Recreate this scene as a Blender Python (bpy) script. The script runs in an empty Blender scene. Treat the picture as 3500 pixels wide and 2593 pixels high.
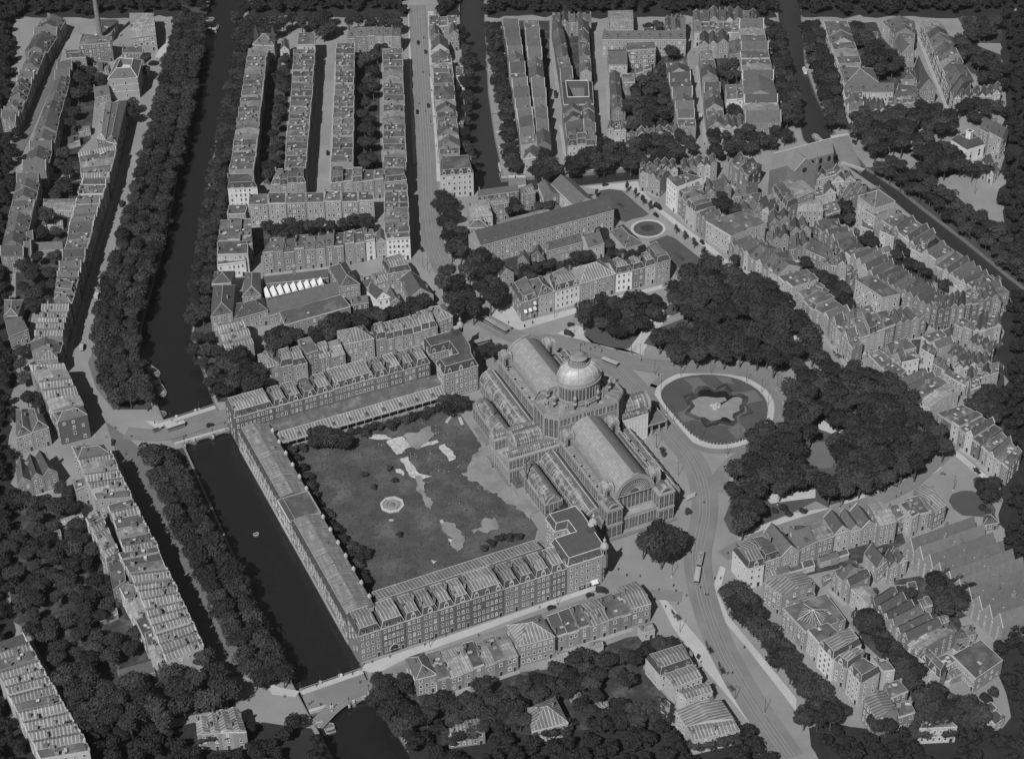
import bpy, bmesh, math, random
from mathutils import Vector, Matrix
SC = bpy.context.scene
COL = SC.collection
R = random.Random(11)
rad = math.radians
# ------------------------------------------------------------------ camera, sky, sun, exposure
CAMX, CAMY, CAMZ = -331.5, -657.0, 600.0          # metres; x to the square, y up along the palace axis
FPX, CX, CY = 6784.195, 1750.0, 1296.5
PIT, ROL, YAW = rad(37.4897), rad(.63196), rad(114.42486)
def _axes():
    f = Vector((0, math.cos(PIT), -math.sin(PIT))); r = Vector((1, 0, 0)); d = f.cross(r)
    c, s = math.cos(ROL), math.sin(ROL)
    r, d = r*c + d*s, d*c - r*s
    u = Vector((math.cos(YAW), math.sin(YAW), 0)); w = Vector((-math.sin(YAW), math.cos(YAW), 0))
    loc = lambda v: Vector((-v.dot(w), v.dot(u), v.z))
    return loc(r), loc(d), loc(f)
AR, AD, AF = _axes()
cam = bpy.data.objects.new('camera', bpy.data.cameras.new('camera')); COL.objects.link(cam)
cam.data.sensor_width = 36; cam.data.lens = FPX/3500*36
cam.data.clip_start = 5; cam.data.clip_end = 12000
m4 = Matrix((AR, -AD, -AF)).transposed().to_4x4(); m4.translation = (CAMX, CAMY, CAMZ)
cam.matrix_world = m4
SC.camera = cam
SUN_EL, SUN_AZ = rad(47.5), rad(42.5)              # shadows fall towards (cos az, sin az)
wd = bpy.data.worlds.new('World'); SC.world = wd; wd.use_nodes = True
nt = wd.node_tree; nt.nodes.clear()
sky = nt.nodes.new('ShaderNodeTexSky'); sky.sky_type = 'NISHITA'; sky.sun_disc = False
sky.sun_elevation = SUN_EL; sky.sun_rotation = math.atan2(-math.cos(SUN_AZ), -math.sin(SUN_AZ))
bw = nt.nodes.new('ShaderNodeRGBToBW'); bg = nt.nodes.new('ShaderNodeBackground'); wo = nt.nodes.new('ShaderNodeOutputWorld')
nt.links.new(sky.outputs[0], bw.inputs[0]); nt.links.new(bw.outputs[0], bg.inputs[0]); nt.links.new(bg.outputs[0], wo.inputs[0])
bg.inputs[1].default_value = .05
sl = bpy.data.lights.new('sun', 'SUN'); sl.energy = 5.0; sl.angle = rad(.6); sl.color = (1, 1, 1)
so = bpy.data.objects.new('sun', sl); COL.objects.link(so)
sd = Vector((math.cos(SUN_AZ)*math.cos(SUN_EL), math.sin(SUN_AZ)*math.cos(SUN_EL), -math.sin(SUN_EL)))
so.rotation_euler = sd.to_track_quat('-Z', 'Y').to_euler()
vs = SC.view_settings; vs.view_transform = 'Standard'; vs.look = 'None'; vs.gamma = 1; vs.exposure = EXPO = -.08
# ------------------------------------------------------------------ from a spot traced on the photograph to its place on the ground
OFF = dict(A=(0,0),B=(800,0),C=(1600,0),D=(2500,0),E=(0,660),F=(700,660),G=(1500,560),H=(2500,660),I=(0,1260),J=(800,1260),K=(2500,1260),L=(0,1853),M=(900,1853),N=(1700,1853),O=(2500,1853))
def at(k, x, y, z=0.0):
    if k == '.': px, py = x, y
    elif k == 'q': px, py = 2080+x/3.379, 1200+y/3.379
    elif k == 'c': px, py = 1550+x/2.4778, 1100+y/2.4778
    else: px, py = OFF[k][0]+x/2.23, OFF[k][1]+y/2.23
    v = AR*((px-CX)/FPX) + AD*((py-CY)/FPX) + AF
    t = (z-CAMZ)/v.z
    return Vector((CAMX+v.x*t, CAMY+v.y*t, z))
def pts(k, s, z=0.0):
    return [at(k, *map(float, p.split(',')), z) for p in s.split()]
def jit(a, b): return R.uniform(a, b)
ORD = ('first second third fourth fifth sixth seventh eighth ninth tenth eleventh twelfth thirteenth fourteenth fifteenth sixteenth seventeenth eighteenth nineteenth').split()
TENS = ['', '', 'twenty', 'thirty', 'forty', 'fifty', 'sixty', 'seventy', 'eighty', 'ninety']
def ordw(i):
    i += 1
    if i < 20: return ORD[i-1]
    if i >= 100: return 'hundred-and-'+ordw(i-101) if i > 100 else 'hundredth'
    return TENS[i//10][:-1]+'ieth' if i % 10 == 0 else TENS[i//10]+'-'+ORD[i % 10-1]
# ------------------------------------------------------------------ materials: all grey, as the plate
MATS = {}
def mat(name, c, c2=None, var=.18, scale=.35, rough=.9, rnd=.2, kind=None, per=1.0, spec=.3, fine=0.0, bump=0.0):
    m = bpy.data.materials.new(name); m.use_nodes = True; MATS[name] = m
    n = m.node_tree.nodes; L = m.node_tree.links; n.clear()
    out = n.new('ShaderNodeOutputMaterial'); b = n.new('ShaderNodeBsdfPrincipled'); L.new(b.outputs[0], out.inputs[0])
    b.inputs['Roughness'].default_value = rough; b.inputs['Specular IOR Level'].default_value = spec
    def M(op, a, bb=None, cc=None):
        q = n.new('ShaderNodeMath'); q.operation = op
        for i, v in enumerate((a, bb, cc)):
            if v is None: continue
            if isinstance(v, (int, float)): q.inputs[i].default_value = v
            else: L.new(v, q.inputs[i])
        return q.outputs[0]
    geo = n.new('ShaderNodeNewGeometry'); oi = n.new('ShaderNodeObjectInfo')
    def noise(vec, s, det=3, r=.6):
        q = n.new('ShaderNodeTexNoise'); q.inputs['Scale'].default_value = s; q.inputs['Detail'].default_value = det; q.inputs['Roughness'].default_value = r
        L.new(vec, q.inputs['Vector']); return q.outputs[0]
    pos = geo.outputs['Position']
    base = c
    if kind in ('stripe', 'sheet', 'grid', 'rib'):
        uv = n.new('ShaderNodeUVMap'); sep = n.new('ShaderNodeSeparateXYZ'); L.new(uv.outputs[0], sep.inputs[0])
        u, v = sep.outputs[0], sep.outputs[1]
        add = M('MULTIPLY', oi.outputs['Random'], 37.0)
        us = M('ADD', u, add)
        if kind == 'stripe':
            fr = M('FRACT', M('MULTIPLY', us, 1/per))
            line = M('LESS_THAN', fr, .3)
            st = n.new('ShaderNodeCombineXYZ'); L.new(M('MULTIPLY', us, .9), st.inputs[0]); L.new(M('MULTIPLY', v, .16), st.inputs[1])
            wear = noise(st.outputs[0], 1.0, 3)
            big = noise(pos, .11, 2)
            k = M('ADD', M('MULTIPLY', line, M('MULTIPLY_ADD', wear, .7, .3)), M('MULTIPLY', M('SUBTRACT', M('ADD', wear, big), .98), .9))
            fac = M('MINIMUM', M('MAXIMUM', k, 0), 1)
        elif kind == 'rib':
            fr = M('FRACT', M('MULTIPLY', u, 1/per)); fac = M('LESS_THAN', fr, .3)
        elif kind == 'grid':
            f1 = M('LESS_THAN', M('FRACT', M('MULTIPLY', u, 1/per)), .1); f2 = M('LESS_THAN', M('FRACT', M('MULTIPLY', v, 1/(per*.62))), .14)
            cell = n.new('ShaderNodeTexWhiteNoise'); cv = n.new('ShaderNodeCombineXYZ')
            L.new(M('FLOOR', M('MULTIPLY', u, 1/per)), cv.inputs[0]); L.new(M('FLOOR', M('MULTIPLY', v, 1/(per*.62))), cv.inputs[1]); L.new(cv.outputs[0], cell.inputs['Vector'])
            fac = M('MINIMUM', M('MAXIMUM', M('ADD', M('MULTIPLY', M('MAXIMUM', f1, f2), -.55), M('MULTIPLY_ADD', cell.outputs[0], .5, .5)), 0), 1)
        else:
            st = n.new('ShaderNodeCombineXYZ'); L.new(M('MULTIPLY', us, 2.2), st.inputs[0]); L.new(M('MULTIPLY', v, .12), st.inputs[1])
            wear = noise(st.outputs[0], .9, 2)
            low = n.new('ShaderNodeCombineXYZ'); L.new(M('MULTIPLY', us, .12), low.inputs[0]); L.new(M('MULTIPLY', v, .45), low.inputs[1])
            seam = M('LESS_THAN', M('FRACT', M('MULTIPLY', us, 1/per)), .16)
            fac = M('MINIMUM', M('MAXIMUM', M('ADD', M('MULTIPLY', M('SUBTRACT', M('MULTIPLY_ADD', noise(low.outputs[0], 1.0, 2), .9, wear), .93), 3.4), M('MULTIPLY', seam, .55)), 0), 1)
        base = M('MULTIPLY_ADD', fac, (c2-c), c)
    elif kind == 'patch':
        w = noise(pos, scale*.6, 4, .65)
        fac = M('MINIMUM', M('MAXIMUM', M('MULTIPLY', M('SUBTRACT', w, .47), 5.0), 0), 1)
        base = M('MULTIPLY_ADD', fac, (c2-c), c)
    nz = noise(pos, scale, 4)
    k = M('MULTIPLY_ADD', nz, 2.4*var, 1-1.2*var)
    if fine:
        k = M('MULTIPLY', k, M('MULTIPLY_ADD', noise(pos, 2.2, 3), 2.4*fine, 1-1.2*fine))
    if rnd:
        k = M('MULTIPLY', k, M('MULTIPLY_ADD', oi.outputs['Random'], 2*rnd, 1-rnd))
    val = M('MULTIPLY', base, k)
    cc = n.new('ShaderNodeCombineColor')
    for i in range(3): L.new(val, cc.inputs[i])
    L.new(cc.outputs[0], b.inputs['Base Color'])
    if bump:
        bp = n.new('ShaderNodeBump'); bp.inputs['Strength'].default_value = bump; bp.inputs['Distance'].default_value = .3
        L.new(noise(pos, 1.6 if kind != 'water' else .9, 3), bp.inputs['Height']); L.new(bp.outputs[0], b.inputs['Normal'])
    return m
mat('brick', .135, var=.25, scale=.5, rnd=.3, fine=.25); mat('brick_pale', .215, var=.2, scale=.4, rnd=.22, fine=.2)
mat('plaster', .35, var=.2, scale=.3, rnd=.16, fine=.15); mat('white_stone', .55, var=.14, rnd=.1, fine=.1)
mat('trim', .36, var=.25, rnd=.25, fine=.25); mat('white_paint', .56, var=.08, rnd=.15)
mat('tar', .082, kind='patch', c2=.15, scale=.25, var=.22, rnd=.3, fine=.3); mat('tile', .082, var=.25, scale=.5, rnd=.32, fine=.3)
mat('slate', .06, var=.2, rnd=.25, fine=.25); mat('zinc', .115, c2=.36, kind='stripe', per=1.5, rnd=.2, fine=.15)
mat('zinc_pale', .17, c2=.34, kind='sheet', per=1.2, rnd=.2, fine=.1)
mat('glass', .018, var=.3, rough=.15, spec=.5, rnd=.3); mat('blind', .24, var=.2, rnd=.5)
mat('leaf', .034, var=.4, scale=.7, rnd=.42, rough=.75, spec=.15); mat('leaf_dark', .042, var=.4, scale=.8, rnd=.25, spec=.1)
mat('bark', .07); mat('chimney_brick', .2, rnd=.35); mat('dark', .03, rnd=.2); mat('iron', .06, rnd=.2)
mat('paving', .27, var=.2, scale=.1, rnd=.12, fine=.15); mat('street', .21, var=.3, scale=.045, rnd=0, fine=.2); mat('roadway', .165, var=.3, scale=.06, rnd=0, fine=.2)
mat('pavement', .36, var=.22, scale=.08, rnd=0, fine=.1); mat('track_bed', .155, var=.2, scale=.1, rnd=0, fine=.15); mat('rail', .3, rnd=0)
mat('garden', .034, kind='patch', c2=.085, scale=.25, var=.35, rnd=0, fine=.35); mat('p_strip', .34, var=.2, rnd=0, fine=.2); mat('tile_pale', .13, var=.25, scale=.4, rnd=.15, fine=.3); mat('church_roof', .165, var=.15, scale=.3, rnd=.05, fine=.15); mat('weed', .06, var=.5, scale=.3, rnd=0); mat('verge', .05, var=.35, scale=.3, rnd=0, fine=.3); mat('shaded_asphalt', .12, var=.2, scale=.1, rnd=0, fine=.15); mat('outer_soil', .022, var=.5, scale=.12, rnd=0, fine=.5, rough=1); mat('lawn', .066, var=.2, scale=.12, rnd=0, fine=.25)
mat('lawn_pale', .115, var=.18, scale=.15, rnd=0, fine=.2); mat('gravel', .38, var=.16, scale=.3, rnd=0, fine=.2)
mat('rubble', .42, kind='patch', c2=.24, scale=.9, var=.3, rnd=0, fine=.3)
mat('waste', .06, kind='patch', c2=.105, scale=.09, var=.5, rnd=0, fine=.55)
mat('bare_earth', .21, kind='patch', c2=.15, scale=.12, var=.3, rnd=0, fine=.3)
mat('water', .014, var=.3, rough=.16, spec=.5, rnd=0, bump=.05); mat('skylit_water', .03, var=.15, rough=.35, spec=.5, rnd=0, bump=.12); mat('quay_stone', .15, var=.25, rnd=0, fine=.2)  # far canal water: sky reflection mixed into a paler base colour
mat('duckweed', .2, var=.2, scale=.25, rnd=0, fine=.15)
mat('p_wall', .21, var=.2, scale=.3, rnd=.1, fine=.25); mat('p_iron', .3, var=.18, rnd=.08, fine=.2); mat('p_glass', .085, var=.35, scale=.6, rough=.3, rnd=.15, fine=.4, spec=.4)
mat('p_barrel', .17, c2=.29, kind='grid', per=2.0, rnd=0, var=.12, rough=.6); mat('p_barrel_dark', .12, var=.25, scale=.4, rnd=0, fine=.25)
mat('p_lead', .16, c2=.26, kind='patch', scale=.5, var=.2, rnd=.1, fine=.2); mat('p_corr', .11, c2=.34, kind='rib', per=1.0, rnd=.05)
mat('p_sheet', .085, c2=.36, kind='sheet', per=1.1, rnd=.1, fine=.2); mat('p_dome', .3, c2=.44, kind='sheet', per=.8, rnd=0, rough=.5, spec=.8, fine=.3)
mat('p_corn', .25, var=.2, rnd=.08, fine=.25)
mat('cloth_dark', .03, rnd=.5); mat('skin', .35); mat('tram_body', .16, rnd=.2); mat('tram_roof', .3, rnd=.3); mat('car_paint', .03, rough=.35, rnd=.3, spec=.5); mat('wood', .1, rnd=.3, fine=.3); mat('awning', .55, rnd=.2)
mat('bright_glass', .62, var=.03, rnd=0); mat('flowers', .5, var=.4, scale=2, rnd=.2)
# ------------------------------------------------------------------ mesh building
class MB:
    def __init__(s, o=None): s.v = []; s.f = []; s.m = []; s.uv = []; s.o = Vector(o) if o is not None else Vector((0, 0, 0))
    def poly(s, ps, mi=0, uv=None):
        i = len(s.v); s.v += [tuple(Vector(p)-s.o) for p in ps]; s.f.append(tuple(range(i, i+len(ps)))); s.m.append(mi)
        if uv is None:
            a = Vector(ps[0]); e = (Vector(ps[1])-a); L = e.length or 1; e /= L
            nn = e.cross(Vector(ps[2])-a)
            g = nn.cross(e); g = g.normalized() if g.length > 1e-9 else Vector((0, 0, 1))
            uv = [((Vector(p)-a).dot(e), (Vector(p)-a).dot(g)) for p in ps]
        s.uv.append(uv)
    def box(s, c, size, mi=0, rz=0.0):
        cx, cy, cz = c; x, y, z = size[0]/2, size[1]/2, size[2]/2; ca, sa = math.cos(rz), math.sin(rz)
        P = [Vector((cx+a*x*ca-b*y*sa, cy+a*x*sa+b*y*ca, cz+d*z)) for d in (-1, 1) for a, b in ((-1, -1), (1, -1), (1, 1), (-1, 1))]
        for q in ((0, 1, 5, 4), (1, 2, 6, 5), (2, 3, 7, 6), (3, 0, 4, 7), (4, 5, 6, 7), (3, 2, 1, 0)): s.poly([P[i] for i in q], mi)
    def prism(s, poly, z0, z1, mi=0, top=None, bottom=False):
        n = len(poly)
        for i in range(n):
            a, b = poly[i], poly[(i+1) % n]
            s.poly([(a[0], a[1], z0), (b[0], b[1], z0), (b[0], b[1], z1), (a[0], a[1], z1)], mi)
        s.poly([(p[0], p[1], z1) for p in poly], mi if top is None else top)
        if bottom: s.poly([(p[0], p[1], z0) for p in reversed(poly)], mi)
    def lathe(s, c, prof, n=16, mi=0, sx=1.0, sy=1.0, a0=0.0, a1=6.283185307, uvs=1.0):
        full = abs(a1-a0) > 6.28; rings = []
        for r, z in prof:
            rings.append([Vector((c[0]+r*sx*math.cos(a0+(a1-a0)*i/n), c[1]+r*sy*math.sin(a0+(a1-a0)*i/n), c[2]+z)) for i in range(n if full else n+1)])
        for j in range(len(prof)-1):
            for i in range(n):
                k = (i+1) % n if full else i+1
                a, b, d, e = rings[j][i], rings[j][k], rings[j+1][k], rings[j+1][i]
                q = [p for t, p in enumerate((a, b, d, e)) if not (t == 2 and (d-e).length < 1e-5) and not (t == 1 and (a-b).length < 1e-5)]
                if len(q) > 2:
                    w = prof[max(j, 0)][0]*(a1-a0)/n
                    U = [(i*w, j), ((i+1)*w, j), ((i+1)*w, j+1), (i*w, j+1)]
                    s.poly(q, mi, U[:len(q)])
    def barrel(s, p0, p1, r, z, n=14, mi=0, ends=None, sq=1.0, a0=0.0, a1=math.pi):
        p0, p1 = Vector(p0[:2]), Vector(p1[:2]); d = (p1-p0); L = d.length; d /= L; w = Vector((d.y, -d.x))
        P = lambda p, a: Vector((p.x+w.x*r*math.cos(a), p.y+w.y*r*math.cos(a), z+r*sq*math.sin(a)))
        for i in range(n):
            a, b = a0+(a1-a0)*i/n, a0+(a1-a0)*(i+1)/n
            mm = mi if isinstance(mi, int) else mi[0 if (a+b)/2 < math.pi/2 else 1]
            s.poly([P(p0, a), P(p1, a), P(p1, b), P(p0, b)], mm, [(0, a*r), (L, a*r), (L, b*r), (0, b*r)])
        if ends is not None:
            for p in (p0, p1): s.poly([P(p, a0+(a1-a0)*i/n) for i in range(n+1)], ends)
    def tube(s, a, b, r0, r1=None, n=6, mi=0):
        a, b = Vector(a), Vector(b); r1 = r0 if r1 is None else r1; d = (b-a).normalized()
        x = d.cross(Vector((0, 0, 1))); x = Vector((1, 0, 0)) if x.length < 1e-4 else x.normalized(); y = d.cross(x)
        A = [a+(x*math.cos(t*6.2832/n)+y*math.sin(t*6.2832/n))*r0 for t in range(n)]; B = [b+(x*math.cos(t*6.2832/n)+y*math.sin(t*6.2832/n))*r1 for t in range(n)]
        for i in range(n): s.poly([A[i], A[(i+1) % n], B[(i+1) % n], B[i]], mi)
        s.poly(B, mi)
    def mesh(s, name, mats):
        me = bpy.data.meshes.new(name); me.from_pydata(s.v, [], s.f)
        for q in mats: me.materials.append(MATS[q])
        me.polygons.foreach_set('material_index', s.m)
        ul = me.uv_layers.new(name='UVMap'); flat = []
        for u in s.uv:
            for p in u: flat += (p[0], p[1])
        ul.data.foreach_set('uv', flat); me.update(); return me
    def build(s, name, mats, parent=None, loc=None):
        return ob(name, s.mesh(name, mats), parent, loc if loc is not None else (s.o if parent is None else (0, 0, 0)))
def ob(name, data, parent=None, loc=(0, 0, 0), rz=0.0, sc=None):
    o = bpy.data.objects.new(name, data); COL.objects.link(o); o.location = loc
    if rz: o.rotation_euler = (0, 0, rz)
    if sc is not None: o.scale = sc
    if parent is not None: o.parent = parent
    return o
def tag(o, label, cat, group=None):
    while len(label.split()) > 16 and ' the ' in label: label = label.replace(' the ', ' ', 1)
    for w in ('dense ', 'leafy ', 'full-crowned '):
        if len(label.split()) > 16: label = label.replace(w, '', 1)
    o['label'] = label; o['category'] = cat
    if group: o['group'] = group
    return o
def thing(name, label, cat, loc=(0, 0, 0), rz=0.0, group=None):
    return tag(ob(name, None, None, loc, rz), label, cat, group)
def struct(o, kind='structure'):
    o['kind'] = kind; return o
def sheet(name, poly, z, m, kind='structure'):
    mb = MB(); bm = bmesh.new(); vs_ = [bm.verts.new((p[0], p[1], z)) for p in poly]
    es = [bm.edges.new((vs_[i], vs_[(i+1) % len(vs_)])) for i in range(len(vs_))]
    bmesh.ops.triangle_fill(bm, use_beauty=True, use_dissolve=False, edges=es, normal=(0, 0, 1))
    me = bpy.data.meshes.new(name); bm.to_mesh(me); bm.free(); me.materials.append(MATS[m])
    return struct(ob(name, me), kind)
def facing(p, n):
    c = Vector((CAMX-p[0], CAMY-p[1])).normalized(); return c.dot(Vector((n[0], n[1])).normalized())
def ipoly(p, poly):
    x, y = p[0], p[1]; c = False; j = len(poly)-1
    for i in range(len(poly)):
        a, b = poly[i], poly[j]
        if (a[1] > y) != (b[1] > y) and x < (b[0]-a[0])*(y-a[1])/(b[1]-a[1])+a[0]: c = not c
        j = i
    return c
# ------------------------------------------------------------------ repeated building parts
def _window(kind):
    mb = MB()
    mb.poly([(-.5, -.03, 0), (.5, -.03, 0), (.5, -.03, 1), (-.5, -.03, 1)], 1 if kind != 2 else 2)
    if kind == 1: mb.poly([(-.4, -.045, .45), (.4, -.045, .45), (.4, -.045, .95), (-.4, -.045, .95)], 2)
    for c, sz in (((-.44, -.04, .5), (.12, .1, 1)), ((.44, -.04, .5), (.12, .1, 1)), ((0, -.04, .965), (1, .1, .07)), ((0, -.06, .02), (1.16, .2, .08)), ((0, -.04, .52), (.8, .07, .05))): mb.box(c, sz, 0)
    return mb.mesh('window', ['white_paint', 'glass', 'blind'])
WIN = [_window(i) for i in range(3)]
def _dormer(kind):
    mb = MB()
    mb.box((0, .55, .6), (1.0, 1.5, 1.2), 0)
    mb.poly([(-.36, -.215, .15), (.36, -.215, .15), (.36, -.215, 1.05), (-.36, -.215, 1.05)], 1)
    for x in (-.43, .43): mb.box((x, -.22, .6), (.14, .1, 1.2), 2)
    mb.box((0, -.22, .08), (1.0, .14, .16), 2); mb.box((0, -.22, .6), (.06, .06, .9), 2)
    if kind == 0:
        for s in (-1, 1): mb.poly([(s*.62, -.36, 1.15), (0, -.36, 1.65), (0, 1.5, 1.65), (s*.62, 1.5, 1.15)], 3)
        mb.poly([(-.55, -.3, 1.2), (.55, -.3, 1.2), (0, -.3, 1.62)], 2)
    elif kind == 1:
        mb.box((0, .5, 1.26), (1.25, 1.75, .12), 3)
    else:                                             # ornate stone gable with volutes
        mb.prism([(-.7, -.4), (.7, -.4), (.7, -.22), (-.7, -.22)], 0, .22, 2)
        for a, b, z0, z1 in ((-.62, -.42, .2, 1.2), (.42, .62, .2, 1.2), (-.5, .5, 1.2, 1.5), (-.3, .3, 1.5, 1.9), (-.12, .12, 1.9, 2.2)): mb.box(((a+b)/2, -.3, (z0+z1)/2), (b-a, .25, z1-z0), 2)
        for s in (-1, 1): mb.poly([(s*.6, .0, 1.2), (0, .0, 1.75), (0, 1.6, 1.75), (s*.6, 1.6, 1.2)], 3)
    return mb.mesh('dormer', ['slate', 'glass', 'trim', 'slate'])
DOR = [_dormer(i) for i in range(3)]
def _chimney(kind):
    mb = MB(); w = (.95, .55) if kind == 0 else (1.7, .6)
    mb.box((0, 0, .75), (w[0], w[1], 2.1), 0); mb.box((0, 0, 1.86), (w[0]+.16, w[1]+.16, .16), 0)
    for i in range(2 if kind == 0 else 3):
        x = (i-(.5 if kind == 0 else 1))*.48; mb.tube((x, 0, 1.9), (x, 0, 2.35), .14, .11, 6, 1)
    return mb.mesh('chimney', ['chimney_brick', 'dark'])
CHI = [_chimney(i) for i in range(2)]
def _sky():
    mb = MB(); mb.box((0, 0, .2), (1, 1.5, .4), 0); mb.poly([(-.4, -.65, .41), (.4, -.65, .41), (.4, .65, .41), (-.4, .65, .41)], 1)
    return mb.mesh('skylight', ['trim', 'blind'])
SKY = _sky()
def _hatch():
    mb = MB(); mb.box((0, 0, .45), (1.1, 1.5, .9), 0); mb.box((0, 0, .95), (1.3, 1.7, .12), 1); return mb.mesh('roof_hatch', ['tar', 'trim'])
HAT = _hatch()
def _door():
    mb = MB(); mb.box((0, -.04, .5), (1, .08, 1), 0); mb.box((0, -.08, 1.02), (1.2, .2, .08), 1)
    for x in (-.55, .55): mb.box((x, -.06, .5), (.12, .14, 1), 1)
    mb.poly([(-.35, -.09, .74), (.35, -.09, .74), (.35, -.09, .93), (-.35, -.09, .93)], 2); return mb.mesh('door', ['dark', 'trim', 'glass'])
DOO = _door()
def _shop():
    mb = MB(); mb.poly([(-.5, -.05, .12), (.5, -.05, .12), (.5, -.05, .82), (-.5, -.05, .82)], 1); mb.box((0, -.06, .06), (1, .14, .12), 0); mb.box((0, -.08, .9), (1, .2, .16), 2)
    for x in (-.5, -.17, .17, .5): mb.box((x, -.07, .5), (.03, .1, .8), 2)
    return mb.mesh('shop_window', ['dark', 'glass', 'trim'])
SHO = _shop()
m_ = MB(); m_.box((0, 0, .5), (.6, .6, 1.0), 0); m_.lathe((0, 0, 1), [(.4, 0), (.45, .4), (.2, .8), (0, 1.2)], 8, 0); FIN = m_.mesh('gable_finial', ['trim'])
NWIN = 0
def windows(root, base, a, b, z0, z1, w=1.15, h=1.95, gap=2.35, floors=None, ground=None, skip=0.0, cols=None, minf=.16, m=.55):
    """windows on the wall a-b (outside on the right of a->b)"""
    global NWIN
    a = Vector(a[:2]); b = Vector(b[:2]); d = b-a; L = d.length
    if L < 1.6: return
    d /= L; n = Vector((d.y, -d.x))
    if facing(a, n) < minf: return
    nc = cols or max(1, int((L-.7)/gap)); nf = floors or max(1, int(round((z1-z0)/3.3)))
    fh = (z1-z0)/nf; rz = math.atan2(n.y, n.x)+math.pi/2; off = .015
    for f in range(nf):
        hh = min(h, fh*.62)
        if f == nf-1 and nf > 2: hh *= .8
        if f == 0 and ground is not None and ground > 0:
            k = max(1, int(L/3.4))
            for i in range(k):
                p = a+d*(L*(i+.5)/k)+n*off
                if i == k-1 and L > 4.5: ob('door', DOO, root, (p.x+d.x*.7-base[0], p.y+d.y*.7-base[1], 0), rz, (1.1, 1, 2.5))
                else: ob('shop_window', SHO, root, (p.x-base[0], p.y-base[1], .05), rz, (L/k*(.86 if k > 1 else .8), 1, min(3.0, fh*.85)))
            continue
        for c in range(nc):
            if skip and R.random() < skip: continue
            p = a+d*(m+(L-2*m)*(c+.5)/nc)+n*off
            if f == 0 and ground == 0 and c == nc-1:
                ob('door', DOO, root, (p.x-base[0], p.y-base[1], .02), rz, (1.2, 1, 2.6)); continue
            v = R.random()
            ob('window', WIN[0 if v < .5 else 1 if v < .8 else 2], root, (p.x-base[0], p.y-base[1], z0+f*fh+(fh-hh)*.5), rz, (w, 1, hh)); NWIN += 1
WALLS = dict(b='brick', p='brick_pale', l='plaster', w='white_stone')
WORDS = dict(f='flat-roofed', z='streaked zinc-roofed', m='slate-mansard', Z='zinc-topped mansard', g='gabled', s='ridge-roofed', h='hip-roofed', y='pale zinc-roofed', G='white-coped gabled', H='striped hip-roofed', v='striped zinc-gabled')
WTONE = dict(b='dark brick', p='brick', l='pale plastered', w='white')
HQ = []
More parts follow.
